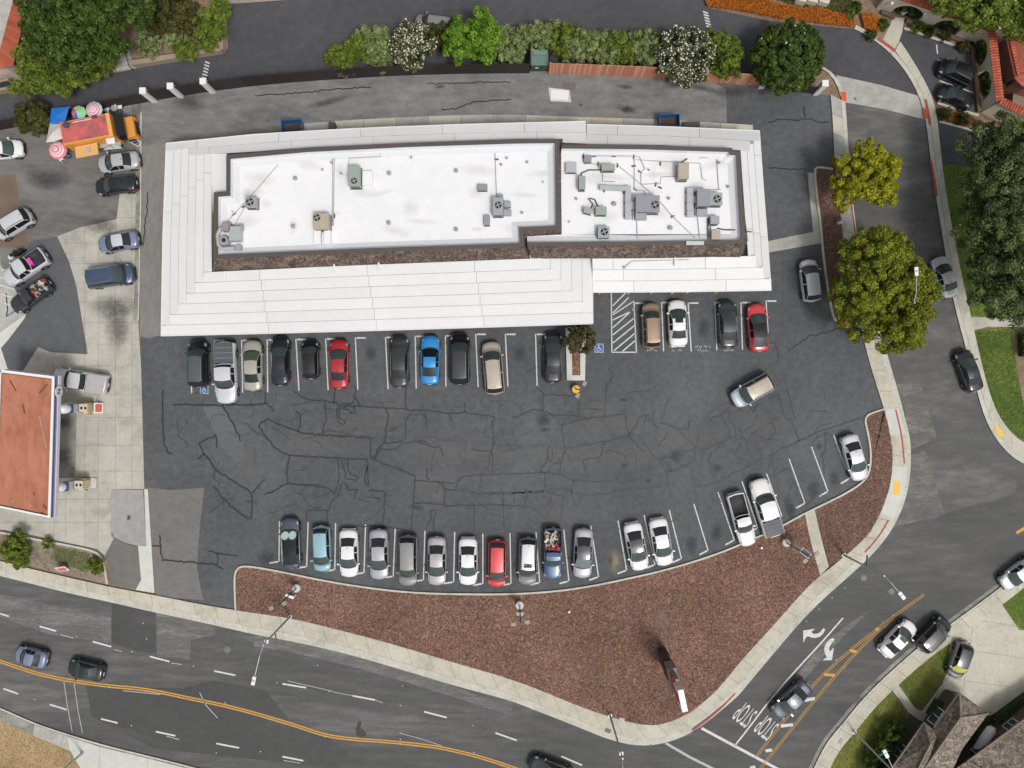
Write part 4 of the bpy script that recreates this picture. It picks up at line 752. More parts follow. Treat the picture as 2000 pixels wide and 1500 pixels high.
V('suv', 898, 701, 4.95, 90, 'black', 'glossy black SUV directly right of the bright blue coupe', group=g1, roof='charcoal')
V('suv', 963, 719, 5.15, 95, 'champagne', 'champagne beige long SUV sticking out of its stall at a slight angle', group=g1)
V('sedan', 1080, 698, 4.9, 89, 'navy', 'shiny black sedan parked against the bark planter', group=g1)
g3_ = 'cars in the short row beside the hatched aisle'
V('suv', 1272, 636, 4.4, 92, 'tan', 'brown SUV with tan roof next to the hatched access aisle', group=g3_, W=1.76, roof='tan')
V('sedan', 1324, 631, 4.5, 92, 'white', 'white sedan with a square sunroof right of the brown SUV', group=g3_, sunroof=1)
V('sedan', 1422, 633, 4.6, 92, 'charcoal', 'black sedan with light rear window left of the bright red electric car', group=g3_)
V('ev', 1481, 640, 4.65, 94, 'coral', 'red electric sedan with full dark glass roof at the end of the short row', group=g3_)
V('hatch', 1583, 548, 4.15, 97, 'lsilver', 'silver hatchback parked along the kerb of the bark island east of the shop', W=1.78)
V('suv', 1470, 763, 4.35, 209, 'aqua', 'pale blue-silver SUV with tan roof driving across the open lot', roof='champagne', name='driving_suv')
V('sedan', 1846, 541, 4.1, 108.5, 'lsilver', 'silver sedan parked on the side street beside the large green trees', W=1.75)
V('sedan', 1893, 724, 4.2, 109, 'black', 'black sedan parked on the side street next to the green lawn', W=1.75)
V('suv', 1866, 142, 3.5, 153, 'black', 'black SUV with ribbed roof in the walled visitor lot', zc=.7, W=1.7)
V('sedan', 1868, 188, 3.5, 155, 'black', 'black sedan in the walled visitor lot, nearer the orange flower strip', W=1.6)
V('suv', 849, 51, 4.0, 173, 'mgrey', 'dark grey SUV on the driveway half hidden behind the flowering shrub', roof='plain')
V('sedan', 5, 292, 3.9, 6, 'white', 'white car with green sides cut by the left edge beside the food truck lot', roof='white', W=1.75)
V('sedan', 231, 316, 4.05, 188, 'silver', 'silver sedan parked just below the orange food truck', W=1.75)
V('sedan', 226, 361, 4.0, 187, 'navy', 'black sedan between the silver sedan and the pale concrete slab', W=1.72)
V('sedan', 231, 472, 3.9, 190, 'lblue', 'blue-grey sedan with pale roof on the concrete forecourt', roof='lsilver', W=1.75)
V('van', 215, 539, 4.65, 8, 'dblue', 'dark blue minivan with roof rails on the concrete forecourt')
V('suv', 25, 438, 4.0, 211, 'lsilver', 'silver boxy SUV at the left edge above the pickups', W=1.72)
V('pickup', 50, 523, 4.7, 214, 'lsilver', 'silver pickup truck carrying a bright pink object in its open bed', W=1.8)
V('pickup_s', 60, 577, 4.4, 216, 'charcoal', 'black pickup truck with scrap heaped in its bed', W=1.7)
V('pickup', 157, 744, 5.3, 171, 'lsilver', 'silver pickup with white bed cover beside the orange-roofed fuel canopy', cover=(flat('pale tonneau', (.42, .41, .41), .5), 0, None), W=1.95)
V('ev', 567, 1062, 4.9, 93, 'slate', 'dark blue-grey electric car with two round sunshades behind its windscreen', group=g2, extra=shades)
V('hatch', 628, 1072, 4.45, -88, 'sky', 'light sky blue hatchback second from the left in the lower row', group=g2, W=1.75)
V('sedan', 681, 1081, 4.65, -89, 'white', 'white sedan third from the left in the lower row, beside the sky blue hatchback', group=g2)
V('sedan', 740, 1083, 4.9, -89, 'mauve', 'lilac-silver sedan fourth from the left in the lower row', group=g2)
V('suv', 797, 1095, 4.9, -90, 'mgrey', 'grey SUV with ribbed roof between two silver sedans in the lower row', group=g2, W=1.8)
V('sedan', 853, 1096, 4.75, -90, 'pinkg', 'light pinkish silver sedan between the grey SUV and a white sedan', group=g2)
V('sedan', 914, 1097, 4.6, -90, 'white', 'white sedan directly left of the red hatchback in the lower row', group=g2)
V('hatch', 971, 1101, 4.6, -91, 'coral', 'bright red hatchback in the middle of the lower row', group=g2, W=1.76)
V('suv', 1031, 1096, 4.6, -92, 'mgrey', 'grey wagon with a sunroof and pale roof right of the red hatchback', group=g2, roof='lsilver', sunroof=.8, W=1.78)
V('pickup_s', 1080, 1082, 5.1, -91, 'rblue', 'blue pickup truck piled with bags in its bed', group=g2, W=1.78)
V('sedan', 1139, 1081, 4.85, -92, 'mauve', 'silver sedan with dark glass roof right of the blue pickup', group=g2, roof='charcoal', screen=glass_l)
V('sedan', 1243, 1068, 4.7, -79, 'white', 'white sedan with a black roof, the left one of the two tilted white cars', group=g2, roof='charcoal')
V('sedan', 1292, 1059, 4.65, -80, 'white', 'plain white older sedan, the right one of the two tilted white cars', group=g2)
V('pickup_s', 1449, 1015, 5.3, -74.5, 'white', 'small white pickup with empty black-lined bed', group=g2)
V('pickup_x', 1496, 991, 5.75, 107, 'white', 'large white crew-cab pickup with grey folding bed cover at the bark bed', group=g2, cover=(flat('grey tonneau', (.13, .13, .15), .6), 3, M['dgrey']))
V('sedan', 1670, 894, 4.6, -74, 'lsilver', 'silver sedan alone at the right end of the lower row', group=g2, W=1.8)
V('sedan', 60, 1284, 3.15, 166, 'lblue', 'light blue compact car driving on the main road at the left', W=1.65, name='driving_car')
V('sedan', 167, 1310, 3.5, 168, 'dgreen', 'dark green-black car driving on the main road behind the light blue car', W=1.68, name='driving_car')
V('sedan', 1076, 1506, 4.4, 160, 'dgreen', 'dark car cut by the bottom edge on the main road', name='driving_car')
V('sedan', 1546, 1368, 4.45, 223, 'slate', 'dark blue sedan waiting on the side street above the word STOP', name='driving_car', W=1.78)
V('sedan', 1755, 1248, 4.15, 46, 'white', 'white sedan with a sunroof driving up the side street', sunroof=.9, W=1.75, name='driving_car')
V('suv', 1823, 1239, 3.9, 46, 'navy', 'black SUV parked at the kerb beside the house driveway', W=1.75, roof='charcoal')
V('hatch', 1876, 1290, 3.6, 250, 'mgrey', 'dark hatchback with a yellow windscreen shade on the house driveway', W=1.6, roof='black', screen=flat('yellow shade', (.55, .58, .12), .5, var=.2))
V('sedan', 1991, 1121, 4.0, 217, 'lsilver', 'silver-white car cut by the right edge on the side street', W=1.7)
scrap(1078, 1058, .80, .95, .62, R(89), [(.6, .52, .45), (.35, .05, .05), (.03, .03, .03), (.45, .38, .3), (.62, .6, .58)], 80, 'bags and scraps heaped in the bed of the blue pickup', 3)
scrap(76, 562, .80, .75, .5, R(36), [(.5, .09, .04), (.5, .48, .42), (.05, .05, .05), (.35, .36, .36)], 40, 'orange and white scrap heaped in the bed of the black pickup', 5)
c = P(55, 512, 1.2); o = MB().box((0, 0, 0), (.62, .75, .35)).build('cool_box', flat('pink plastic', (.78, .06, .42), .4), loc=(c.x, c.y, .97), rz=R(34)); tag(o, 'bright pink box in the bed of the silver pickup', 'box')
# ------------------------------------------------------------------ the shop building
bld = thing('shop_building', 'long single-storey shop building with a white flat roof and white sloping skirt roof', 'building', P(900, 450))
BX, BY = bld.location.x, bld.location.y
def loc3(p): return (p.x-BX, p.y-BY, p.z)
membrane = ground('white roof membrane', (.74, .75, .76), (.79, .79, .80), (.81, .81, .82), s1=.12, s2=.8, gamt=.015, gk=1, rough=.55, bump=.05)
panel_m = [ground('white roof sheet', g3(v), g3(v+.03), g3(v+.05), s1=.2, s2=1.5, gamt=.02, rough=.5, bump=.05, gk=1) for v in (.655, .67, .685)]
seam_m = flat('roof seam', (.30, .30, .29), .8); fascia_m = flat('white fascia', (.74, .74, .72), .5, var=.05)
brown_m = ground('brown shingle', (.060, .044, .038), (.105, .08, .068), (.17, .135, .115), s1=.8, s2=4, grain=7, gamt=.5, bump=1, speck=(4.5, (.6, .6, .6), (1.35, 1.3, 1.25)), stretch=(1, 2, 1))
cap_m = flat('brown metal cap', (.085, .072, .066), .5, var=.12)
wall_m = flat('tan stucco', (.42, .36, .28), .85, var=.08)
def curve(pts, t):
    q = [Vector(p) for p in pts]; x = t*(len(q)-1); i = min(int(x), len(q)-2); return q[i].lerp(q[i+1], x-i)
def cpts(pts, n=40):
    d = [0]; q = [Vector(p) for p in pts]
    for a, b in zip(q, q[1:]): d.append(d[-1]+(b-a).length)
    out = []
    for k in range(n+1):
        t = d[-1]*k/n; i = 0
        while i < len(q)-2 and d[i+1] < t: i += 1
        out.append(q[i].lerp(q[i+1], (t-d[i])/(d[i+1]-d[i])))
    return out
def skirt(outer, inner, n, zo, zi, full, axis, plen=10.5, ph=0, ends=(1, 1)):
    """rows of roof sheets between two edges; full rows run past the mitre, short rows butt into them"""
    O = cpts(outer); I = cpts(inner); m = len(O)-1
    def pt(t, f):
        i = max(0, min(int(t*m), m-1)); u = t*m-i
        a = O[i].lerp(O[i+1], u); b = I[i].lerp(I[i+1], u); return a.lerp(b, f)
    def solve(f, val, lo, hi):
        inc = pt(1, f)[axis] > pt(0, f)[axis]
        for _ in range(26):
            mid = (lo+hi)/2; v = pt(mid, f)[axis]
            if (v < val) == inc: lo = mid
            else: hi = mid
        return (lo+hi)/2
    def tlim(end, f, k):
        if not ends[end]: return float(end)
        e_ = float(end); ref = pt(e_, (k/n) if full else ((k+1)/n))[axis]
        return solve(f, ref, e_-.3, e_+.3)
    for k in range(n):
        f0, f1 = k/n, (k+1)/n
        a0, a1 = 0.0, 1.0; b0, b1 = 0.0, 1.0
        Lm = (pt(1, f0)-pt(0, f0)).length/S; cuts = []; x = ((ph-k*1.0) % plen)
        while x < Lm-1: cuts.append(x/Lm) if x > 1 else None; x += plen
        cuts = [0]+cuts+[1]
        for c0, c1 in zip(cuts, cuts[1:]):
            g = .02/Lm; q0, q1 = c0+g if c0 > 0 else 0, c1-g if c1 < 1 else 1
            gf = .034/max(.3, ((pt(.5, f1)-pt(.5, f0)).length/S))*(f1-f0)
            ns = max(1, int((q1-q0)*6)+1); vs = []; fs = []
            for s_ in range(ns+1):
                t = q0+(q1-q0)*s_/ns
                for f in (f0+gf*.5, f1-gf*.5):
                    tl, th = tlim(0, f, k), tlim(1, f, k); tt = tl+(th-tl)*t; z = zo+(zi-zo)*f; p = pt(tt, f); p = P(p.x, p.y, z); vs += [(p.x-BX, p.y-BY, z+.03), (p.x-BX, p.y-BY, z-.02)]
            for s_ in range(ns):
                a = 4*s_; fs += [(a, a+2, a+6, a+4), (a, a+4, a+5, a+1), (a+2, a+3, a+7, a+6)]
            fs += [(0, 1, 3, 2), (4*ns, 4*ns+2, 4*ns+3, 4*ns+1)]
            o = MB().add(vs, fs).build('roof_panel', random.choice(panel_m), bld)
            bmx = bmesh.new(); bmx.from_mesh(o.data); bmesh.ops.recalc_face_normals(bmx, faces=bmx.faces)
            if max(bmx.faces, key=lambda f_: f_.calc_area()).normal.z < 0: bmesh.ops.reverse_faces(bmx, faces=bmx.faces)
            bmx.to_mesh(o.data); bmx.free()
    # underlay and fascia
    vs = []; fs = []
    for i in range(m+1):
        for p, z in ((O[i], zo), (I[i], zi)):
            q = P(p.x, p.y, z); vs.append((q.x-BX, q.y-BY, z-.025))
    fs = [(2*i, 2*i+1, 2*i+3, 2*i+2) for i in range(m)]
    MB().add(vs, fs).build('roof_underlay', seam_m, bld)
    q = [P(p.x, p.y, zo) for p in O]; 
    fb = MB()
    fb.add([(p.x-BX, p.y-BY, zz_) for p in q for zz_ in (zo+.05, zo-.32)], [(2*i, 2*i+1, 2*i+3, 2*i+2) for i in range(m)])
    MB().tube([(p.x-BX, p.y-BY, zo+.02) for p in q[::4]], .05, 6).build('roof_edge_trim', fascia_m, bld)
    fb.build('fascia', fascia_m, bld)
    return [tuple(v) for v in O]
ZL, ZR, ZI = 3.9, 3.5, 4.5
NLo = [(325, 280), (500, 262), (700, 250.5), (900, 243), (1144, 237)]; NLi = [(413, 301), (600, 290.5), (800, 280), (1000, 274.5), (1102, 279), (1146, 281)]
skirt([(315, 656), (530, 651), (735, 645.5), (950, 639), (1158, 632)], [(414, 531), (560, 524), (720, 517), (880, 511), (1036, 505)], 6, ZL, ZI, 1, 0)
skirt([(325, 280), (322, 360), (318, 470), (315, 656)], [(413, 301), (414, 380), (413, 450), (414, 531)], 6, ZL, ZI, 0, 1, 15, 7)
skirt(NLo, NLi, 2, ZL, ZI, 1, 0, 8, 3, (1, 0))
skirt([(1158, 632), (1157.5, 570), (1157, 498)], [(1036, 505), (1034, 500), (1035, 492)], 6, ZL, ZI, 0, 1, 20, 0, (1, 0))
skirt([(1146, 243), (1300, 247.5), (1483, 255.5)], [(1146, 282), (1300, 284), (1446, 294)], 2, ZR, ZI, 1, 0, 8, 3, (0, 1))
skirt([(1483, 255.5), (1491, 370), (1499, 470), (1506, 567)], [(1446, 294), (1451, 370), (1456, 440), (1461, 500)], 3, ZR, ZI, 0, 1, 9, 2)
skirt([(1158, 571), (1330, 570), (1506, 567)], [(1157, 505), (1300, 504), (1461, 500)], 3, ZR, ZI, 1, 0, 9, 4, (0, 1))
MB().prism([loc3(p) for p in W([(412, 301), (444, 300), (444, 376), (419, 378), (416, 420)], ZI-.02)], ZI-.1, ZI-.02).build('roof_panel', panel_m[1], bld)
# fence of step between left and right skirt
MB().add([loc3(P(1144, 237, ZL+.05)), loc3(P(1144, 237, ZR-.3)), loc3(P(1146, 283, ZR-.3)), loc3(P(1146, 283, ZI))], [(0, 1, 2, 3)]).build('fascia', fascia_m, bld)
# parapet: outer foot, cap, inner flat roof
ZC, ZF = 5.35, 4.75
capL = [(443, 304), (600, 290), (800, 280), (1000, 273.5), (1090, 272.5), (1091, 380), (1092, 447), (1020, 450), (1022, 481), (720, 491), (419, 504), (419, 378), (443, 376)]
capR = [(1097, 283), (1250, 284.5), (1428, 290), (1430, 296), (1444, 297), (1448, 380), (1453, 466), (1446, 475), (1240, 478), (1030, 480), (1024, 462), (1097, 458), (1096, 350)]
footL = [(443, 300), (600, 288), (800, 278.5), (1000, 271.5), (1099, 271), (1099, 380), (1100, 459), (1027, 463), (1034, 505), (720, 516.5), (414, 529), (417, 376), (442, 374)]
footR = [(1103, 281), (1250, 283), (1430, 289), (1432, 295), (1446, 296), (1451, 380), (1461, 470), (1446, 503), (1240, 504.5), (1038, 505), (1026, 463), (1099, 457), (1098, 350)]
def parapet(cap, foot, name='parapet', skip=()):
    n = len(cap); C = [P(a, b, ZC) for a, b in cap]; F = [P(a, b, ZI) for a, b in foot]
    cw2 = [Vector((p.x, p.y)) for p in C]; ar = sum(cw2[i].x*cw2[(i+1) % n].y-cw2[(i+1) % n].x*cw2[i].y for i in range(n)); sg = 1 if ar > 0 else -1
    def inset(d):
        out = []
        for i in range(n):
            a, b, c_ = cw2[i-1], cw2[i], cw2[(i+1) % n]
            e1 = (b-a).normalized(); e2 = (c_-b).normalized(); n1 = Vector((-e1.y, e1.x))*sg; n2 = Vector((-e2.y, e2.x))*sg
            if i in skip and (i-1) % n not in skip: out.append(b+n1*d); continue
            if (i-1) % n in skip and i not in skip: out.append(b+n2*d); continue
            m_ = n1+n2; k = 2/(m_.length_squared) if m_.length_squared > .2 else 1; out.append(b+m_*k*d)
        return out
    I0 = inset(.30); I1 = inset(.42); I2 = inset(.95)
    vv = lambda L_, z: [(p.x-BX, p.y-BY, z) for p in L_]
    ring = lambda A, B: MB().add(A+B, [(i, (i+1) % n, n+(i+1) % n, n+i) for i in range(n) if i not in skip])
    ring([(p.x-BX, p.y-BY, ZI-.02) for p in F], [(p.x-BX, p.y-BY, ZC-.08) for p in C]).build('mansard_slope', brown_m, bld)
    cp = MB(); o_ = inset(-.06)
    A = vv(o_, ZC-.1); B = vv(o_, ZC); C_ = vv(I0, ZC); D = vv(I0, ZC-.14)
    cp.add(A+B+C_+D, [(k*n+i, k*n+(i+1) % n, (k+1)*n+(i+1) % n, (k+1)*n+i) for k in range(3) for i in range(n) if i not in skip]); cp.build('parapet_cap', cap_m, bld)
    inn = flat('grey white flashing', (.66, .67, .69), .6, var=.06)
    ring(vv(I0, ZC-.12), vv(I1, ZF+.16)).build('parapet_inner_face', inn, bld); ring(vv(I1, ZF+.16), vv(I2, ZF)).build('cant_strip', inn, bld)
    fl = [(p.xy if i in skip and (i-1) % n in skip else q_) for i, (p, q_) in enumerate(zip([P(a, b, ZF) for a, b in cap], I2))]
    if skip: fl[9] = Vector((fl[9].x-.1, fl[9].y)); fl[10] = P(1023, 462, ZF).xy
    MB().add(vv(fl, ZF), [tuple(range(n))]).build('flat_roof', membrane, bld)
parapet(capL, footL); parapet(capR, footR, skip=(9, 10, 11, 12))
st_r = stain_mat('roof dirt', (.50, .49, .47), .16)
_rr = random.Random(9)
for k_ in range(34):
    x_, y_ = (_rr.uniform(470, 1070), _rr.uniform(320, 465)) if k_ % 3 else (_rr.uniform(1115, 1420), _rr.uniform(315, 460)); p_ = P(x_, y_, ZF)
    o_ = MB().add([(-1, -1, 0), (1, -1, 0), (1, 1, 0), (-1, 1, 0)], [(0, 1, 2, 3)]).build('roof_stain', st_r, bld, loc=(p_.x-BX, p_.y-BY, ZF+.004+.0005*k_), rz=_rr.uniform(-.25, .25)); o_.scale = (_rr.uniform(.5, 2.8), _rr.uniform(.3, 1.0), 1)
# walls, shop fronts
wp = [(360, 320), (1120, 290), (1440, 300), (1465, 520), (1120, 530), (1110, 585), (370, 600)]
MB().prism([(p.x-BX, p.y-BY) for p in W(wp)], 0, 3.7).build('wall', wall_m, bld)
for i in range(14):
    t = i/13; a = P(395+t*690, 599.5-t*14); f = MB().box((a.x-BX, a.y-BY-.06, 1.25), (1.7, .12, 2.3)).build('shop_window', M['wpaint'], bld); MB().box((a.x-BX, a.y-BY-.13, 1.25), (1.5, .04, 2.1)).build('pane', M['glasswin'], f)
for i in range(6):
    a = P(1145+i*58, 530-i*1.5); f = MB().box((a.x-BX, a.y-BY-.06, 1.25), (1.7, .12, 2.3)).build('shop_window', M['wpaint'], bld); MB().box((a.x-BX, a.y-BY-.13, 1.25), (1.5, .04, 2.1)).build('pane', M['glasswin'], f)
sheet('arcade_walk', [(330, 600), (330, 652), (1150, 630), (1150, 568), (1500, 566), (1470, 515)], .13, M['conc_g'], kind='structure')
band('walk_path', [(584, 243), (640, 238), (760, 231), (880, 226), (1000, 224), (1144, 230), (1280, 233), (1470, 245)], [(584, 262), (640, 259), (760, 252), (880, 248), (1000, 246), (1144, 249), (1280, 254), (1470, 268)], 3, .02, .13, ['walk2', 'walk', 'conc_g'])
for (px_, py_), lb_ in zip(((1168, 571), (1224, 571), (1268, 571), (1308, 571), (1338, 570), (1394, 569)), ('in the inner corner of the two skirt roofs', 'at the top of the hatched aisle', 'above the brown SUV', 'at the left of the white sedan with sunroof', 'at the right of the white sedan with sunroof', 'above the empty stall, rightmost of the row')):
    c = P(px_+1, py_+3); o = MB().cyl((0, 0, 0), .09, 1.0, 12).build('bollard', M['tact'], loc=c); tag(o, 'yellow steel bollard under the canopy edge, '+lb_, 'bollard', 'yellow bollards under the canopy edge')
REFS = [(490, 396, 'small left condenser'), (692, 344, 'tall grey-green unit'), (627, 433, 'beige square unit'), (973, 403, 'mid-roof grey unit'), (942, 367, 'low flat slate vent'), (951, 431, 'slate twin vent'), (447, 463, 'jumbled corner ducts'), (1265, 398, 'large slate unit'), (1385, 388, 'tall slate unit'), (1179, 454, 'lower square condenser'), (1188, 327, 'flat grey-green condenser'),
        (1137, 357, 'narrow grey-green condenser'), (1161, 412, 'pair of small condensers'), (1335, 334, 'beige cooler box'), (1397, 445, 'stacked box units'), (1115, 328, 'square roof hatch')]
_used = set()
def where(what, px, py):
    for d, x, y, n in sorted((math.hypot(px-x, py-y), x, y, n) for x, y, n in REFS):
        dx, dy = px-x, py-y; s_ = ('right of' if dx > 0 else 'left of') if abs(dx) > abs(dy) else ('below' if dy > 0 else 'above'); f = 'just ' if d < 38 else ('well ' if d > 90 else '')
        for form in ('%s on the white roof, %s%s the %s' % (what, f, s_, n), '%s on the white roof, %s%s and %s the %s' % (what, f, ('right' if dx > 0 else 'left'), ('below' if dy > 0 else 'above'), n)):
            if form not in _used: _used.add(form); return form
    return what
# --- rooftop equipment (things standing on the roof)
ZE = ZF
def place(px, py, h=0): return P(px, py, ZE+h)
def ac_unit(px, py, w_, d_, h, mat, label, fan=None, fr=.28, rz=0, extras=()):
    c = place(px, py, h); t = thing('rooftop_unit', label, 'air conditioner', (c.x, c.y, ZE), rz)
    MB().box((0, 0, h/2+.08), (w_, d_, h)).build('casing', mat, t); MB().box((0, 0, .05), (w_*1.08, d_*1.08, .1)).build('base_frame', M['dgrey'], t)
    MB().box((0, 0, h+.09), (w_+.04, d_+.04, .03)).build('lid', mat, t)
    for k in range(4): MB().box((0, -d_/2-.01, .25+k*h*.18), (w_*.8, .02, .05)).build('louvre', M['dgrey'], t)
    if fan:
        f = MB().cyl((fan[0], fan[1], h+.106), fr, .012, 20).build('fan_well', M['fanhole'], t)
        b = MB(); b.cyl((fan[0], fan[1], h+.119), fr*.25, .03, 10)
        for k in range(4): b.box((fan[0]+math.cos(k*1.57+.4)*fr*.55, fan[1]+math.sin(k*1.57+.4)*fr*.55, h+.125), (fr*.7, fr*.28, .012), rz=k*1.57+.4)
        b.build('fan_blades', M['ac_g'], f)
        g = MB()
        n = 20; g.tube([(fan[0]+math.cos(2*math.pi*k/n)*fr, fan[1]+math.sin(2*math.pi*k/n)*fr, h+.12) for k in range(n+1)], .02, 5); g.build('fan_guard', M['dgrey'], t)
    for e in extras:
        MB().box((e[0], e[1], e[4]/2+.04), (e[2], e[3], e[4])).build('duct_box', e[5] if len(e) > 5 else mat, t)
    return t
ac_unit(490, 396, .95, .9, .8, M['ac_g'], 'small grey roof condenser with a fan at the left part of the white roof', (-.05, .05), .33)
ac_unit(692, 344, 1.0, 1.8, 1.0, M['ac_gr'], 'tall grey-green roof unit with its fan at the lower end', (0, -.45), .27, extras=((1.05, 0, .9, 1.3, .3, membrane),))
ac_unit(627, 433, 1.35, 1.4, 1.0, M['ac_b'], 'beige square roof unit with two white ducts below it', (-.35, .35), .30, extras=((-.45, -1.3, .6, 1.2, .5, membrane), (.45, -1.3, .6, 1.2, .5, membrane)))
ac_unit(973, 403, .9, 1.55, 1.0, M['ac_g'], 'grey roof unit with side boxes near the middle of the white roof', (0, .1), .3, extras=((.85, .3, .6, .5, .5), (.85, -.45, .7, .5, .6), (.2, 1.0, .5, .4, .5)))
ac_unit(1265, 398, 2.1, 1.45, 1.1, M['ac_p'], 'large slate-grey roof unit with a black fan at its right end', (.65, -.1), .33, extras=((-.5, -1.0, 1.0, .6, .6, M['ac_g']), (-1.4, 0, .8, .7, .5, M['steel'])))
ac_unit(1374, 386, 1.1, 1.5, 1.1, M['ac_p'], 'tall slate roof unit joined to a duct near the right roof end', None, extras=((0, -1.2, .95, .6, .6, M['ac_g']), (-.9, 0, .7, .6, .5, M['steel'])))
ac_unit(1398, 389, 1.1, 1.1, .8, M['ac_g'], 'light grey roof unit with a black fan beside the slate unit', (.1, .0), .33)
ac_unit(1179, 454, 1.0, 1.0, .7, M['ac_g'], 'square grey condenser with a fan at the lower part of the right roof', (.05, .05), .32)
ac_unit(1188, 327, 1.15, .55, .75, M['ac_gr'], 'flat grey-green condenser in the upper part of the right roof')
ac_unit(1137, 357, .55, 1.15, .8, M['ac_gr'], 'narrow upright grey-green condenser at the left of the right roof')
ac_unit(1174, 412, .95, .7, .7, M['ac_gr'], 'grey-green condenser with curved pipes, the right one of the pair')
ac_unit(1148, 412, .7, .45, .6, M['ac_g'], 'small silver condenser with curved pipes, the left one of the pair', rz=-.25)
ac_unit(1335, 334, .9, 1.4, 1.0, M['ac_b'], 'beige cooler box in the upper right of the roof')
ac_unit(1396, 430, .75, .7, .6, M['ac_g'], 'grey box unit above the beige box near the right parapet', extras=((-.5, -.9, .1, 2.3, .12, M['dgrey']), (0, -.75, .5, .5, .3, membrane)))
ac_unit(1398, 459, .75, .8, .6, M['ac_b'], 'small beige box unit near the right lower roof corner')
ac_unit(942, 367, .85, .6, .18, M['ac_p'], 'low flat slate-grey roof vent near the middle of the roof')
ac_unit(951, 431, .5, .9, .3, M['ac_p'], 'small slate twin vent near the lower middle roof edge')
ac_unit(1148, 311, .62, .6, .4, M['ac_p'], 'small square slate vent in the upper left of the right roof')
h = ac_unit(1115, 328, .95, .95, .2, M['steel'], 'square roof hatch in the left corner of the right roof')
h.name = 'roof_hatch'; h['category'] = 'hatch'
cx = place(447, 463, .5); t = thing('duct_cluster', 'jumbled grey ducts and fan housing in the left corner of the white roof', 'duct', (cx.x, cx.y, ZE))
MB().box((.65, .25, .45), (1.0, 1.3, .9)).build('casing', M['steel'], t); MB().box((-.15, .85, .45), (.75, .7, .9)).build('blower_box', flat('rosy grey', (.28, .24, .24), .6), t)
MB().tube([(.5, -.95, .35), (-.6, -1.05, .4), (-.95, -.75, .45), (-1.05, .2, .45), (-.8, .75, .45), (-.3, .9, .5)], .2, 10).build('round_duct', M['steel'], t)
MB().cyl((-.35, -.35, .1), .45, .7, 18, .38).build('fan_housing', M['ac_g'], t); MB().cyl((-.35, -.35, .8), .2, .06, 14).build('fan_well', M['fanhole'], t)
MB().box((.85, -.95, .3), (.5, .45, .5)).build('duct_end', M['ac_g'], t); MB().box((1.0, .9, .3), (.5, .5, .4)).build('duct_end', M['ac_g'], t)
for (px_, py_, w_, d_, lab) in ((1226, 396, .5, 3.0, 'long upright grey duct left of the large slate roof unit'), (1347, 396, .55, 2.6, 'long upright grey duct left of the tall slate unit')):
    c = place(px_, py_, .3); t = thing('roof_duct', lab, 'duct', (c.x, c.y, ZE)); MB().box((0, 0, .35), (w_, d_, .4)).build('duct_run', M['steel'], t)
    for k in (-1, 0, 1): MB().box((0, k*d_*.38, .08), (w_*1.3, .08, .16)).build('duct_foot', M['dgrey'], t); MB().box((0, k*d_*.3, .36), (w_*1.06, .05, .43)).build('duct_flange', M['ac_g'], t)
    MB().box((.55, -.3, .15), (.08, d_*.8, .08)).build('conduit', M['wpaint'], t)
c = place(1200, 368, .3); t = thing('roof_duct', 'long horizontal grey duct above the pair of condensers', 'duct', (c.x, c.y, ZE), -.06); MB().box((0, 0, .35), (2.7, .4, .35)).build('duct_run', M['steel'], t)
for k in (-1, 1): MB().box((k*.9, -.2, .1), (.12, .3, .2)).build('duct_foot', M['dgrey'], t)
for px_, py_, r_ in ((576, 348, .2), (572, 442, .2), (760, 338, .2), (759, 435, .2), (891, 333, .2), (891, 448, .2), (1200, 398, .21), (1310, 445, .21), (1126, 388, .13), (1307, 387, .13), (1405, 317, .13), (1423, 364, .13), (803, 307, .11), (629, 331, .1), (647, 317, .11), (666, 338, .1), (990, 308, .11), (979, 321, .11), (1030, 316, .12), (1061, 355, .07), (1020, 415, .12), (1112, 433, .08), (1268, 331, .08), (1244, 429, .07), (1314, 422, .07), (505, 388, .05), (453, 413, .05), (1250, 335, .07)):
    c = place(px_, py_, .3); t = thing('roof_vent', where('round grey vent cap' if r_ > .15 else ('tiny dark vent cap' if r_ < .09 else 'small dark vent cap'), px_, py_), 'vent', (c.x, c.y, ZE), 0, 'round vent caps on the flat roof')
    MB().cyl((0, 0, 0), r_*.75, .28, 14).build('stack', M['ac_g'], t); MB().cyl((0, 0, .28), r_, .08, 16, r_*.6).build('cap', M['ac_g'], t)
def pipe(pts, label, r=.03, mat=None):
    q = [place(a, b, .1) for a, b in pts]; o0 = q[0]
    o = MB().tube([p-o0+Vector((0, 0, .0)) for p in q], r, 6).build('roof_conduit', mat or M['ac_g'], loc=o0); tag(o, label, 'pipe', 'thin pipes and conduits across the white roof'); return o
PL = 'thin grey conduit running across the white flat roof'
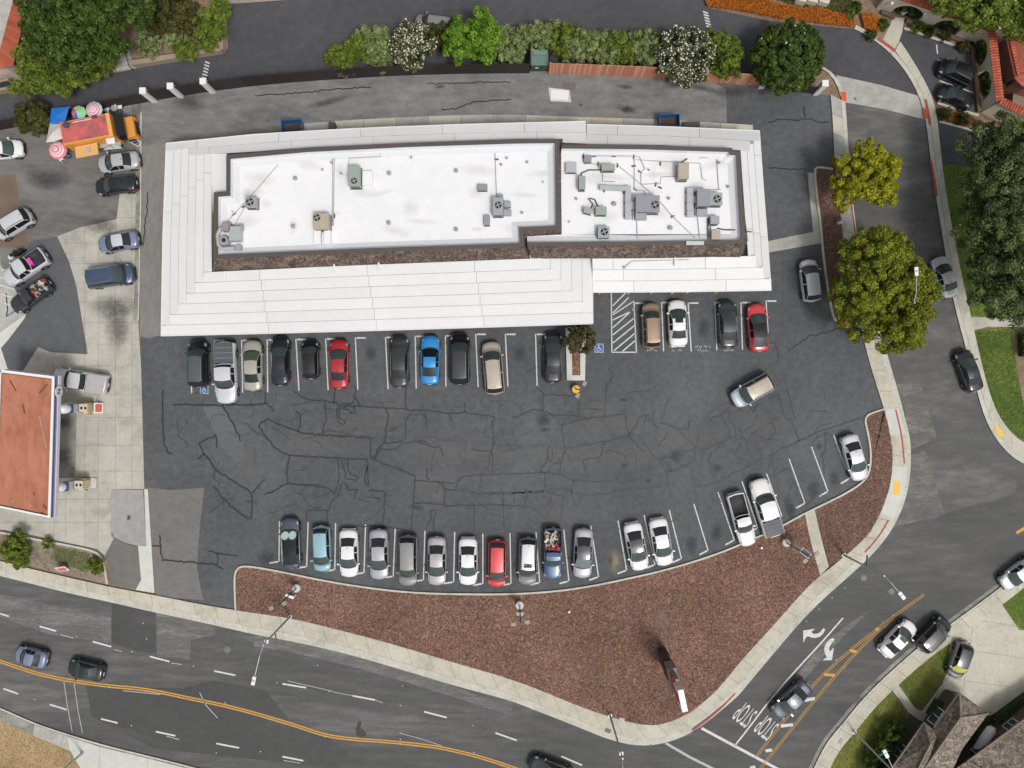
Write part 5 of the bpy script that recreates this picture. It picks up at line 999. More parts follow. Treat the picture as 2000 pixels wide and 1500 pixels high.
for q in ([(543, 322), (497, 375), (463, 412), (446, 430), (446, 442)], [(481, 396), (475, 410), (457, 442)], [(653, 308), (651, 441)], [(650, 310), (649, 441)], [(681, 326), (682, 309), (743, 306), (743, 299)], [(967, 298), (970, 385)], [(648, 421), (650, 430), (650, 442)],
          [(1140, 304), (1238, 305), (1249, 306), (1260, 330), (1255, 334)], [(1239, 370), (1239, 312), (1290, 315), (1368, 319), (1372, 350), (1380, 352)], [(1177, 322), (1145, 319)], [(1177, 332), (1177, 354), (1202, 355)], [(1207, 323), (1238, 348), (1272, 377)], [(1290, 395), (1315, 424), (1355, 462), (1360, 469)],
          [(1252, 339), (1252, 360), (1277, 359), (1290, 359), (1291, 346), (1325, 344)], [(1244, 430), (1245, 472)], [(1362, 418), (1367, 472)], [(1400, 311), (1404, 371)], [(1240, 371), (1260, 373), (1260, 380)], [(1366, 308), (1382, 308)], [(1234, 395), (1235, 430)], [(1408, 370), (1378, 371)]): pipe(q, where('thin grey conduit' if len(q) < 4 else 'angled thin grey conduit', sum(a for a, b in q)/len(q), sum(b for a, b in q)/len(q)))
for q, l_ in (([(1133, 348), (1136, 338), (1150, 332), (1176, 332)], 'dark curved pipe between the two grey-green condensers'), ([(1149, 388), (1158, 398), (1153, 410)], 'dark curved pipe of the left small condenser'), ([(1152, 387), (1162, 390), (1168, 404)], 'dark curved pipe of the right small condenser'), ([(1400, 446), (1416, 449), (1436, 449)], 'dark pipe from the beige box to the right parapet'), ([(1324, 326), (1330, 318), (1342, 310)], 'dark pipe above the beige cooler box')):
    o = pipe(q, l_, .06, M['dgrey'])
for px_, py_, rz in ((1139, 304, 1.5), (1160, 305, 0), (1199, 305, 0), (1238, 306, 1.5), (1168, 320, 1.5), (1206, 323, 1.5), (1238, 324, .2), (1290, 319, 1.5), (1250, 335, -.5), (1281, 360, 1.4), (1289, 366, -.4), (1241, 370, -.6), (1314, 423, .5), (970, 311, 0), (653, 422, 1.5), (457, 418, .7), (476, 403, .6)):
    c = place(px_, py_, .1); o = MB().box((0, 0, .05), (.38, .12, .1)).build('pipe_support', M['dgrey'], loc=(c.x, c.y, ZE), rz=rz); tag(o, where('dark pipe support block', px_, py_), 'block', 'dark pipe support blocks on the roof')
c = P(1357, 475, 5.4); o = MB().box((0, 0, .1), (1.6, .35, .12)).build('roof_scupper', flat('pale green metal', (.5, .56, .53), .5), loc=(c.x, c.y, 5.36)); tag(o, 'pale green metal saddle across the brown parapet at the right roof', 'cover')
for px_, py_ in ((653, 522), (740, 519), (441, 536), (1318, 509)):
    c = P(px_, py_, 4.5); o = MB().box((0, -.1, .1), (.14, .75, .14)).build('downspout', M['wpaint'], bld, loc=(c.x-BX, c.y-BY, 4.5))
c = P(1461, 453, 4.6); q = [P(1447, 452, 5.0)-c, P(1470, 453, 4.5)-c]; o = MB().tube(q, .04, 6).build('overflow_pipe', M['dgrey'], bld, loc=(c.x-BX, c.y-BY, c.z))
MB().tube([P(1219, 523, 4.4)-Vector((BX, BY, 0)), P(1234, 510, 4.5)-Vector((BX, BY, 0)), P(1345, 507, 4.5)-Vector((BX, BY, 0))], .03, 6).build('skirt_conduit', M['ac_g'], bld)
MB().cyl(P(1219, 523, 4.35)-Vector((BX, BY, 0)), .1, .25, 12).build('skirt_vent', M['ac_g'], bld)
# ------------------------------------------------------------------ fuel canopy and pumps
ZK = 5.2
cp = [(2, 722), (106, 735), (98, 1012), (-8, 990)]
can = thing('fuel_canopy', 'flat fuel station canopy with orange deck and white and blue rim', 'canopy', P(52, 865)); cx_, cy_ = can.location.x, can.location.y
cl = lambda L_, z: [(p.x-cx_, p.y-cy_) for p in W(L_, z)]
C4 = cl(cp, ZK); ins = lambda d: [(x+d*(1 if x < 0 else -1), y+d*(1 if y < 0 else -1)) for x, y in C4]
MB().prism(ins(.28), ZK-.45, ZK-.18).build('deck', ground('rusty orange deck', (.28, .105, .058), (.38, .155, .095), (.44, .20, .135), s1=.3, s2=1.2, gamt=.14, stretch=(1, .4, 1)), can)
def rimring(o_, i_, z0, z1, m_, nm):
    n = 4; A = [(x, y, z0) for x, y in o_]; B = [(x, y, z1) for x, y in o_]; C_ = [(x, y, z1) for x, y in i_]; D = [(x, y, z0) for x, y in i_]
    MB().add(A+B+C_+D, [(k*n+i, k*n+(i+1) % n, ((k+1) % 4)*n+(i+1) % n, ((k+1) % 4)*n+i) for k in range(4) for i in range(4)]).build(nm, m_, can)
rimring(ins(0), ins(.22), ZK-.1, ZK, M['wpaint'], 'rim_cap')
rimring(ins(.02), ins(.2), ZK-.45, ZK-.101, flat('canopy blue', (.03, .12, .28), .4), 'blue_band')
rimring(ins(.0), ins(.2), ZK-.62, ZK-.451, flat('canopy mauve', (.45, .25, .48), .4), 'mauve_band')
rimring(ins(-.06), ins(.2), ZK-1.05, ZK-.621, flat('canopy white', (.66, .68, .72), .4), 'white_band')
MB().prism(ins(.2), ZK-.9, ZK-.8).build('soffit', M['wpaint'], can)
for x, y in ((50, 800), (50, 950)):
    c = P(x, y); MB().box((c.x-cx_, c.y-cy_, 2.15), (.4, .4, 4.3)).build('column', M['wpaint'], can)
for a, b in (((77, 813), (91, 875)), ((22, 980), (30, 975)), ((55, 992), (60, 985))):
    MB().tube([P(*a, ZK-.16)-Vector((cx_, cy_, 0)), P(*b, ZK-.16)-Vector((cx_, cy_, 0))], .025, 5).build('deck_pipe', M['steel'], can)
for a in ([(20, 743), (32, 764)], [(93, 750), (77, 768)], [(45, 790), (49, 808)], [(65, 962), (69, 967)], [(85, 985), (92, 995)], [(80, 1000), (92, 1008)]):
    MB().strip([(p.x-cx_, p.y-cy_) for p in W(a, ZK-.2)], .12, ZK-.172).build('deck_stain', flat('deck stain', (.12, .04, .03), .8), can)
# round emblem on the east fascia
ec = P(108, 765, ZK-.5); em = MB().cyl((0, 0, 0), .55, .05, 24, M=Matrix.Rotation(R(90), 3, 'Y')).build('emblem_disc', M['wpaint'], can, loc=(C4[1][0]*.985+.16, ec.y-cy_, ZK-.55))
tm_ = text_mesh('emblem_numerals', '76', .62, flat('emblem navy', (.03, .05, .12), .5), em, ext=.01); tm_.location = (.07, 0, 0); tm_.rotation_euler = (R(90), 0, R(90))
def pump(px, py, lab, lab2):
    c = P(px, py); t = thing('fuel_pump', lab, 'fuel pump', c)
    MB().box((-.9, 0, .08), (3.6, 1.0, .16)).build('island', M['kerb'], t); MB().box((0, 0, .85), (.75, .75, 1.5)).build('cabinet', flat('cream pump', (.52, .46, .34), .5), t)
    MB().box((0, 0, 1.62), (.8, .8, .06)).build('top_cap', flat('cream cap', (.55, .5, .4), .5), t)
    for dx in (-.18, .2): MB().box((dx, 0, 1.66), (.2, .24, .03)).build('display', M['black'], t)
    for sg in (-1, 1): MB().box((.05, sg*.46, 1.0), (.5, .14, .5)).build('nozzle_tray', M['tact'], t); MB().tube([(.2, sg*.5, 1.2), (.35, sg*.62, .7), (.1, sg*.6, .4), (-.4, sg*.5, .9), (-.5, sg*.4, 1.6)], .03, 6).build('hose', M['black'], t)
    t2 = thing('pump_totem', lab2, 'sign column', (c.x-.95, c.y, 0))
    MB().box((0, 0, 1.2), (.9, .72, 2.4)).build('column', flat('grey white column', (.5, .5, .49), .5), t2); MB().box((0, 0, 2.75), (1.0, .85, .5)).build('blue_band', flat('totem blue', (.02, .06, .28), .4), t2)
    b = MB(); 
    nh = 20; pf = [(.56, 3.0), (.58, 3.2), (.56, 3.5), (.48, 3.8), (.34, 4.0), (.16, 4.12)]; b.add([(math.cos(2*math.pi*i/nh)*q_*1.05, math.sin(2*math.pi*i/nh)*q_*.85, z_) for q_, z_ in pf for i in range(nh)], [(k*nh+i, k*nh+(i+1) % nh, (k+1)*nh+(i+1) % nh, (k+1)*nh+i) for k in range(5) for i in range(nh)]+[tuple(range(5*nh, 6*nh))])
    b.build('rounded_head', M['wpaint'], t2, smooth=True)
pump(181, 796, 'cream fuel pump with yellow trays, the upper of the two pumps', 'white round-headed pump totem with blue band, the upper of the two')
pump(172, 943, 'cream fuel pump, the lower of the two pumps by the canopy', 'white round-headed pump totem with blue band, the lower of the two')
def poster(px, py, rz, lab):
    c = P(px, py, .5); t = thing('poster_board', lab, 'sign', (c.x, c.y, 0), rz)
    MB().box((0, 0, .55), (1.0, .06, .9), M=Matrix.Rotation(R(-35), 3, 'X')).build('board', M['wpaint'], t); MB().box((.0, -.03, .60), (.75, .05, .6), M=Matrix.Rotation(R(-35), 3, 'X')).build('red_print', flat('red print', (.6, .12, .1), .7, var=.5, vscale=9), t)
    for s_ in (-.4, .4): MB().tube([(s_, .3, 0), (s_, 0, .6)], .02, 5).build('leg', M['steel'], t)
poster(193, 797, R(90), 'white board with red print beside the upper fuel pump'); poster(122, 1111, .15, 'white board with red print in the planter by the fuel station')
# ------------------------------------------------------------------ food truck corner
tr = P(196, 258, 1.5); ft = thing('food_truck', 'orange food truck with a faded red roof and open serving hatch', 'food truck', (tr.x, tr.y, 0), R(11))
org = flat('orange truck paint', (.72, .30, .055), .4, var=.1); redr = ground('faded red roof', (.17, .10, .10), (.45, .10, .10), (.55, .14, .13), s1=.5, s2=1.6, gamt=.1)
MB().box((-.7, 0, 1.55), (4.75, 2.2, 2.3)).build('box_body', org, ft); MB().box((-.85, .05, 2.72), (4.3, 1.9, .05)).build('roof', redr, ft)
MB().box((1.55, 0, 2.74), (.35, 2.2, .12)).build('roof_trim', flat('orange trim', (.75, .38, .12), .5), ft)
MB().box((2.05, 0, 1.6), (.8, 2.0, 1.3), M=Matrix.Rotation(R(18), 3, 'Y')).build('windscreen', glass_d, ft); MB().box((2.75, 0, .95), (.95, 1.95, .9)).build('bonnet', org, ft)
MB().box((3.15, 0, .75), (.3, 1.3, .6)).build('grille', M['black'], ft)
for sy in (-.85, .85): MB().box((3.1, sy, .75), (.35, .35, .6)).build('fender', org, ft)
for sx in (2.5, -2.0):
    for sy in (-.95, .95): o = link('wheel', wheel_mesh(.4, .25)[0], ft, (sx, sy, .4)); link('rim', wheel_mesh(.4, .25)[1], o)
MB().box((-1.3, -1.75, 2.15), (2.15, 1.15, .06), M=Matrix.Rotation(R(-6), 3, 'X')).build('serving_hatch', flat('hatch orange', (.72, .42, .16), .5, var=.08), ft)
MB().box((-1.1, -1.75, 2.20), (.45, .45, .03)).build('hatch_emblem', flat('emblem grey', (.4, .36, .36), .6, var=.4, vscale=8), ft)
MB().box((-.8, .85, 2.78), (2.0, .05, .04)).build('roof_rack', M['wpaint'], ft); MB().box((.3, .95, 2.8), (.5, .25, .08)).build('roof_box', M['dgrey'], ft); MB().cyl((-2.4, .7, 2.74), .3, .2, 16).build('roof_fan', M['dgrey'], ft)
MB().box((.0, -1.25, 1.2), (1.4, .3, .08)).build('serving_shelf', M['steel'], ft)
def umbrella(px, py, r, cols, label, rings=0, segs=8, h=2.3):
    c = P(px, py, h); t = thing('patio_umbrella', label, 'umbrella', (c.x, c.y, 0))
    MB().cyl((0, 0, 0), .03, h, 8).build('pole', M['wpaint'], t); MB().cyl((0, 0, 0), .25, .08, 14).build('base', M['dgrey'], t)
    if rings:
        nr = rings
        for k in range(nr):
            a, b = k/nr, (k+1)/nr; vs = []
            for q in (a, b):
                vs += [(math.cos(2*math.pi*i/segs)*r*q, math.sin(2*math.pi*i/segs)*r*q, h-.4*q*q-.05*q+.1) for i in range(segs)]
            MB().add(vs, [(i, (i+1) % segs, segs+(i+1) % segs, segs+i) for i in range(segs)]).build('canopy_ring', cols[k % len(cols)], t)
    else:
        for i in range(segs):
            a0, a1 = 2*math.pi*i/segs, 2*math.pi*(i+1)/segs
            MB().add([(0, 0, h+.1), (math.cos(a0)*r, math.sin(a0)*r, h-.35), (math.cos(a1)*r, math.sin(a1)*r, h-.35)], [(0, 1, 2)]).build('canopy_panel', cols[i % len(cols)], t)
pk = flat('pink fabric', (.72, .20, .27), .8, var=.05); wf = flat('white fabric', (.75, .72, .71), .8, var=.05); tq = flat('turquoise fabric', (.25, .58, .68), .8, var=.05); gn = flat('green fabric', (.28, .62, .28), .8, var=.1); yl = flat('yellow fabric', (.7, .62, .35), .8); pu = flat('purple fabric', (.12, .12, .4), .8); mg = flat('magenta fabric', (.55, .16, .3), .8)
umbrella(108.5, 291, .9, [pk, wf, pk, pk, wf, pk, wf, pk, pk], 'pink umbrella with white rings beside the serving hatch', rings=9, segs=10)
umbrella(180, 212, .82, [pk, wf, pk, wf, pk, wf, pk, wf, tq], 'pink and white ringed umbrella with turquoise rim by the fence', rings=9, segs=12)
umbrella(150, 218, .72, [gn, gn, yl, mg, mg, pu, tq, gn], 'multicoloured umbrella with green panels behind the food truck')
def tarp(pts, z, mat, lab, name='awning', peak=0):
    c = P(*pts[0], z); t = thing(name, lab, 'awning', (c.x, c.y, 0)); q = [P(a, b, z)-Vector((c.x, c.y, 0)) for a, b in pts]; ctr = sum(q, Vector())/len(q); ctr.z += peak
    vs = [tuple(p) for p in q]+[tuple(ctr)]; n = len(q); MB().add(vs, [(i, (i+1) % n, n) for i in range(n)]).build('sheet', mat, t)
    for p in q: MB().cyl((p.x, p.y, 0), .025, z, 6).build('pole', M['steel'], t)
tarp([(101, 212), (135, 208), (126, 243), (95, 242)], 2.2, flat('blue tarpaulin', (.01, .16, .55), .5, var=.5, vscale=1.6), 'blue tarpaulin awning behind the food truck', peak=.15)
tarp([(97, 242), (126, 243), (125, 270), (104, 277), (90, 278)], 2.2, flat('off-white canvas', (.58, .54, .51), .8, var=.1), 'off-white canvas canopy between the blue tarpaulin and the pink umbrella', peak=.5)
tarp([(204, 264), (222, 261), (225, 280), (209, 282)], 2.3, wf, 'small white square canopy in front of the food truck cab', peak=.04)
tarp([(207, 273), (235, 271), (237, 290), (203, 293)], 1.0, flat('grey canvas', (.42, .45, .45), .7), 'grey cloth-covered stand in front of the food truck', name='covered_stand', peak=.2)
def simple(name, lab, cat, px, py, boxes, rz=0, z=0, mats=None):
    c = P(px, py, z+.4); t = thing(name, lab, cat, (c.x, c.y, z), rz)
    for i, (nm, ctr, dim, mt) in enumerate(boxes): MB().box(ctr, dim).build(nm, mt, t)
    return t
for px_, py_, rz, lab in ((207, 207, .1, 'white plastic chair behind the food truck, the upper one'), (209, 214, 2.9, 'white plastic chair behind the food truck, just below the upper one'), (234, 208, 1.6, 'white plastic chair right of the round table'), (119, 309, .5, 'white plastic chair beside the pink umbrella')):
    simple('patio_chair', lab, 'chair', px_, py_, [('seat', (0, 0, .44), (.45, .45, .05), M['wpaint']), ('backrest', (0, .22, .7), (.45, .05, .45), M['wpaint'])]+[('leg', (a*.2, b*.2, .21), (.04, .04, .42), M['wpaint']) for a in (-1, 1) for b in (-1, 1)], rz)
c = P(223, 211, .7); t = thing('round_table', 'round grey table behind the food truck', 'table', (c.x, c.y, 0)); MB().cyl((0, 0, .7), .32, .04, 20).build('tabletop', M['ac_g'], t); MB().cyl((0, 0, 0), .04, .7, 8).build('leg', M['dgrey'], t)
sheet('concrete_pad', [(244, 202), (270, 199), (270, 222), (241, 224)], .05, M['conc_st'], kind='structure')
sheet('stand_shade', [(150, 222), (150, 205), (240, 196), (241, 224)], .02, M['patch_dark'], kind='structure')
simple('a_frame_sign', 'white folding frame lying beside the food truck cab', 'sign', 265, 278, [('rail', (0, .25, .5), (1.1, .06, .06), M['wpaint']), ('rail', (0, -.25, .5), (1.0, .06, .06), M['wpaint']), ('leg', (-.4, 0, .3), (.06, .5, .06), M['wpaint']), ('leg', (.4, 0, .3), (.06, .5, .06), M['wpaint'])], -.5)
simple('floor_sign', 'yellow folding floor sign in front of the food truck bonnet', 'sign', 268, 247, [('panel', (0, .1, .35), (.3, .05, .6), M['tact']), ('panel', (0, -.1, .35), (.3, .05, .6), M['tact'])], .9)
# ------------------------------------------------------------------ fences
def fence(base_pts, h, board_w, bm_, label, topm, lean=.0, stuffb=False, panel=2.4):
    q = W(base_pts); c = q[0]; t = thing('board_fence', label, 'fence', (c.x, c.y, 0))
    tot = sum((b-a).length for a, b in zip(q, q[1:])); n = int(tot/board_w); r_ = resample(q, n)
    for i in range(n):
        a, b = r_[i]-Vector((c.x, c.y)), r_[i+1]-Vector((c.x, c.y)); d = b-a; ang = math.atan2(d.y, d.x); m_ = (a+b)/2
        hh = h+random.uniform(-.03, .03)
        if stuffb:
            bd = MB(); k = max(2, int(board_w/.15))
            for j in range(k): p = a.lerp(b, (j+.5)/k); bd.box((p.x, p.y, (h+random.uniform(-.02, .02))/2), (d.length/k-.01, .03, h), rz=ang)
            bd.build('fence_panel', bm_[i % len(bm_)], t)
        else: MB().box((m_.x, m_.y, hh/2), (d.length-.012, .028+random.uniform(0, .01), hh), rz=ang).build('board', random.choice(bm_), t)
    k = max(1, int(tot/2.4)); r2 = resample(q, k)
    for i in range(k):
        a, b = r2[i]-Vector((c.x, c.y)), r2[i+1]-Vector((c.x, c.y)); d = b-a; nn = Vector((-d.y, d.x)).normalized()
        if nn.y < 0: nn = -nn
        MB().box(((a+b)/2+nn*.06).to_3d()+Vector((0, 0, h-.25)), (d.length, .05, .1), rz=math.atan2(d.y, d.x)).build('rail', topm, t); MB().box((a+nn*.07).to_3d()+Vector((0, 0, h/2)), (.1, .1, h), rz=0).build('post', topm, t)
    return t
dkf = [flat('dark stained boards', (.028+.004*i, .020+.003*i, .018+.003*i), .8, var=.3, vscale=4) for i in range(4)]
rdf = [flat('redwood board', c_, .75, var=.2, vscale=5) for c_ in ((.66, .27, .16), (.58, .22, .14), (.72, .34, .21), (.50, .24, .16), (.70, .42, .27), (.62, .25, .14))]
fence([(-60, 267), (0, 254), (120, 231), (300, 197)], 2.0, 2.2, dkf, 'dark stained board fence behind the food truck up to the first white post', flat('weathered cap', (.16, .12, .10), .8), stuffb=True)
fence([(300, 197), (353, 187), (415, 178), (500, 167), (600, 158.5), (700, 152), (780, 147.5), (900, 144), (1033, 143)], 2.25, 2.2, dkf, 'long dark stained board fence along the alley behind the shop', dkf[3], stuffb=True)
fence([(1072, 144), (1150, 146.5), (1250, 150.5), (1330, 156), (1400, 161), (1482, 167)], 2.45, .16, rdf, 'reddish redwood board fence along the right part of the alley', rdf[3])
fence([(1500, 171), (1560, 180), (1590, 183)], 1.6, 1.5, dkf, 'short dark fence behind the round green tree', dkf[2], stuffb=True)
for x, y, l_ in ((302, 196, 'leftmost of the three white fence posts on the dark fence'), (354, 187, 'middle one of the three white fence posts on the dark fence'), (416, 178, 'rightmost of the three white fence posts, beside the hatched crossing'), (1485, 169, 'white post at the right end of the redwood fence'), (1592, 182, 'white post at the right end of the short dark fence')):
    c = P(x, y); t = thing('fence_post', l_, 'post', c); MB().box((0, 0, 1.2), (.5, .5, 2.4)).build('shaft', M['wpaint'], t); MB().box((0, 0, 2.45), (.6, .6, .1)).build('cap', M['wpaint'], t)
# transformer in its bay
t = thing('fence_bay', 'dark board enclosure round the green transformer', 'enclosure', P(1053, 118)); bx_, by_ = t.location.x, t.location.y
for a, b in (((1034, 143), (1036, 98)), ((1036, 98), (1074, 98)), ((1074, 98), (1073, 143))):
    p, q = P(*a), P(*b); MB().box(((p.x+q.x)/2-bx_, (p.y+q.y)/2-by_, 1.0), ((q-p).length, .06, 2.0), rz=math.atan2(q.y-p.y, q.x-p.x)).build('panel', dkf[1], t)
c = P(1054, 126); t = thing('transformer_box', 'green padmount transformer in the fence bay', 'transformer', c)
MB().box((0, 0, .65), (1.7, 1.3, 1.3)).build('cabinet', flat('transformer green', (.03, .09, .06), .5), t); MB().box((0, .05, 1.33), (1.75, 1.4, .08)).build('lid', flat('pale green lid', (.13, .20, .165), .5), t); MB().box((0, .55, 1.45), (1.3, .5, .15)).build('upper_lid', flat('pale green top', (.16, .24, .20), .5), t); MB().box((-.3, -.67, .8), (.3, .02, .2)).build('warning_label', M['wpaint'], t)
# dumpsters and bins behind the shop
def dumpster(px, py, rz, lab, w_=1.9):
    c = P(px, py); t = thing('dumpster', lab, 'dumpster', c, rz); bl = flat('dumpster blue', (.02, .14, .38), .5)
    for nm, ct, dm in (('side_wall', (-w_/2, 0, .65), (.05, 1.1, 1.2)), ('side_wall', (w_/2, 0, .65), (.05, 1.1, 1.2)), ('front_wall', (0, -.55, .6), (w_, .05, 1.1)), ('rear_wall', (0, .55, .7), (w_, .05, 1.3))): MB().box(ct, dm).build(nm, bl, t)
    MB().box((0, 0, .35), (w_-.1, 1.0, .4)).build('refuse', flat('rubbish', (.08, .05, .04), .9, var=.6, vscale=5), t)
dumpster(576, 254, .06, 'blue open dumpster at the left part of the shop rear wall'); dumpster(1303, 243, .03, 'blue open dumpster at the right part of the shop rear wall')
simple('waste_bin', 'black wheeled bin behind the shop', 'bin', 651, 249, [('body', (0, 0, .5), (.55, .6, 1.0), M['black']), ('lid', (0, 0, 1.03), (.6, .65, .06), M['dgrey'])])
simple('pallet_stack', 'dark stacked pallets beside the right blue dumpster', 'pallets', 1350, 248, [('pallet', (0, 0, .1+.15*k), (1.6, .9, .1), M['dgrey']) for k in range(4)])
# ------------------------------------------------------------------ lamps, signs, posts
def street_lamp(bx, by, tx, ty, ax, ay, h, lab, sign=None, cam_=None):
    b = P(bx, by); top = P(tx, ty, h); t = thing('street_lamp', lab, 'street lamp', b)
    rel_ = lambda p: p-b
    tp = Vector((0, 0, h)); a = P(ax, ay, h+.5)-b; el = P(tx, ty, h+.1)-b
    MB().tube([(0, 0, 0), tp], .11, 10, .07).build('pole', M['steel'], t); MB().cyl((0, 0, 0), .2, .25, 12).build('foot', M['steel'], t)
    MB().tube([tp-Vector((0, 0, .2)), tp.lerp(a, .35)+Vector((0, 0, .15)), a], .045, 8, .035).build('arm', M['steel'], t)
    d = Vector((a.x, a.y, 0)).normalized(); 
    lh = MB().box((0, 0, 0), (.75, .3, .14), rz=math.atan2(d.y, d.x)).build('lamp_head', M['wpaint'], t, loc=a+d*.3); MB().cyl((0, 0, .06), .09, .1, 10).build('photocell', M['steel'], lh)
    if sign is not None:
        p = Vector((0, 0, 5.0)); s_ = MB().box((0, 0, 0), (1.1, .04, .28), rz=sign).build('street_name_sign', flat('sign green', (.02, .22, .13), .5), t, loc=p+Vector((math.cos(sign)*.5, math.sin(sign)*.5, 0)))
    if cam_: MB().box((0, 0, 0), (.35, .3, .2)).build('camera_box', M['wpaint'], t, loc=(0, 0, h-1))
    return t
street_lamp(568, 1203, 506, 1270, 497, 1323, 8.4, 'tall grey street lamp reaching over the main road at the left of the bark bed', sign=R(-80), cam_=1)
street_lamp(1191, 1396, 1224, 1483, 1214, 1520, 8.8, 'tall grey street lamp at the lower tip of the bark bed', cam_=1)
street_lamp(1646, 1083, 1731, 1124, 1757, 1158, 8.4, 'tall grey street lamp where the bark bed meets the side street', sign=R(85))
street_lamp(1667, 1428, 1735, 1500, 1733, 1478, 8.0, 'street lamp beside the yellowed lawn at the lower right', sign=R(30))
street_lamp(163, 1469, 124, 1512, 60, 1560, 8.2, 'street lamp on the pale pad at the lower left edge')
street_lamp(1699, 609, 1770, 592, 1790, 537, 8.4, 'street lamp rising through the big round tree')
def lot_lamp(bx, by, h, lab, hd, box=None, basem=None, sign=True):
    c = P(bx, by); t = thing('lot_lamp', lab, 'lamp post', (c.x, c.y, .12), 0)
    MB().cyl((0, 0, -.05), .38, .6, 20).build('concrete_base', basem or M['conc_l'], t); MB().tube([(0, 0, .4), (0, 0, h)], .06, 8, .045).build('pole', flat('bronze pole', (.05, .04, .035), .5), t)
    MB().box((0, 0, h), (1.3, .06, .06), rz=hd).build('crossbar', M['dgrey'], t)
    for s_ in (-1, 1): MB().box((math.cos(hd)*s_*.62, math.sin(hd)*s_*.62, h), (.42, .32, .12), rz=hd).build('lamp_head', flat('bronze head', (.30, .25, .21), .5), t)
    if box: 
        s_ = MB().box((0, 0, 0), (box[2], box[3], box[4]), rz=box[5]).build('sign_box', M['wpaint'], t, loc=(box[0], box[1], box[6]))
        MB().box((0, 0, box[4]/2+.01), (box[2]*.9, box[3]*.9, .02), rz=box[5]).build('sign_top', box[7], s_); MB().box((0, 0, 0), (box[2]*.8, box[3]+.02, box[4]*.7), rz=box[5]).build('sign_print', flat('sign print', (.22, .26, .25), .6, var=.8, vscale=6), s_)
    return t
lot_lamp(582, 1146, 6.3, 'lamp post with a white sign at the left end of the bark bed', R(20), (-.1, -.25, .8, .25, .8, R(-20), 2.0, M['wpaint']))
lot_lamp(1015, 1179, 6.0, 'lamp post with a small white box in the middle of the bark bed', R(10), (0, -.2, .6, .3, .7, 0, 2.2, M['ac_g']))
lot_lamp(1532, 1058, 6.6, 'lamp post with a black-topped white sign cabinet near the concrete path', R(32), (.75, -.35, 1.0, .5, 1.9, R(-38), 2.4, M['black']))
lot_lamp(1124, 760, 6.0, 'lamp post on a yellow round base at the end of the planter', R(60), None, flat('yellow base', (.72, .42, .05), .7))
lot_lamp(1643, 627, 6.0, 'lamp post on an orange base at the foot of the big round tree', R(60), None, flat('orange base', (.80, .36, .03), .7))
# stepped pylon sign of the shops
c = P(1293, 1278); t = thing('pylon_sign', 'stepped brown pylon sign with a red and white cabinet on top in the bark bed', 'sign', (c.x, c.y, .1), R(-78))
brs = flat('brown sign steel', (.055, .035, .035), .6, var=.15); tan = flat('taupe cabinet', (.26, .19, .17), .6, var=.1)
MB().box((0, 0, 1.3), (1.5, .8, 2.4)).build('base_block', brs, t); MB().box((.25, .0, 3.3), (1.1, 1.0, 1.9)).build('pier', brs, t)
rb = MB().box((.75, 0, 4.0), (2.5, .75, 2.0)).build('reader_board', tan, t)
for k in range(7): MB().box((.75, -.385, 3.2+k*.25), (2.2, .03, .12)).build('reader_line', M['ac_g'], rb); MB().box((.75, .385, 3.2+k*.25), (2.2, .03, .12)).build('reader_line', M['ac_g'], rb)
MB().box((-.2, 0, 5.9), (.25, .3, 2.2)).build('upright', tan, t); MB().box((2.0, 0, 5.6), (.2, .3, 1.6)).build('upright', tan, t)
cb = MB().box((1.3, 0, 6.9), (1.95, .5, 1.9)).build('top_cabinet', M['wpaint'], t)
for s_ in (-1, 1):
    for k, (dx, dz, w_, h_) in enumerate(((1.0, 7.2, .35, 1.0), (1.55, 6.9, .4, 1.2), (1.3, 6.25, 1.3, .3))): MB().box((dx, s_*.26, dz), (w_, .03, h_)).build('red_lettering', flat('sign red', (.55, .03, .04), .5), cb)
rp = MB().box((.6, 0, 5.4), (1.5, .5, .9)).build('red_panel', flat('sign red panel', (.5, .05, .05), .5, var=.2), t)
# small fixtures
for x, y, lab in ((1112, 1196, 'white domed marker post in the middle of the bark bed'), (1488, 1071, 'white domed marker post near the white pickups')):
    c = P(x, y, .5); o = MB().cyl((0, 0, 0), .14, .35, 14, .1).build('marker_post', M['wpaint'], loc=(c.x, c.y, .12)); tag(o, lab, 'post')
c = P(1640, 435, .5); t = thing('fire_hydrant', 'white fire hydrant between the two bright trees', 'hydrant', (c.x, c.y, .12)); MB().cyl((0, 0, 0), .13, .6, 12).build('barrel', M['wpaint'], t); MB().cyl((0, 0, .6), .15, .12, 12, .06).build('bonnet', M['wpaint'], t); MB().box((0, 0, .42), (.5, .12, .12)).build('outlets', M['wpaint'], t)
for x, y, rz, lab in ((1214, 1404, -.1, 'cream utility lid at the lower tip of the bark bed'), (1411, 1337, .9, 'cream utility lid at the lower right rim of the bark bed'), (1641, 1447, 1.0, 'grey utility lid beside the lower right lawn'), (1187, 1426, -.4, 'dark drain grate in the kerb below the bark bed')):
    c = P(x, y); o = MB().box((0, 0, 0), (.55, .35, .06)).build('utility_lid', M['walk'] if 'cream' in lab else (M['conc_g'] if 'grey' in lab else M['dgrey']), loc=(c.x, c.y, .16), rz=rz); tag(o, lab, 'lid')
for x, y, lab in ((252, 1011, 'dark drain grate in the mauve concrete slab'), (10, 1040, 'dark drain grate beside the clipped green bush')):
    c = P(x, y); o = MB().box((0, 0, 0), (.3, .42, .02)).build('drain_grate', M['dgrey'], loc=(c.x, c.y, .05), rz=-.2); tag(o, lab, 'grate')
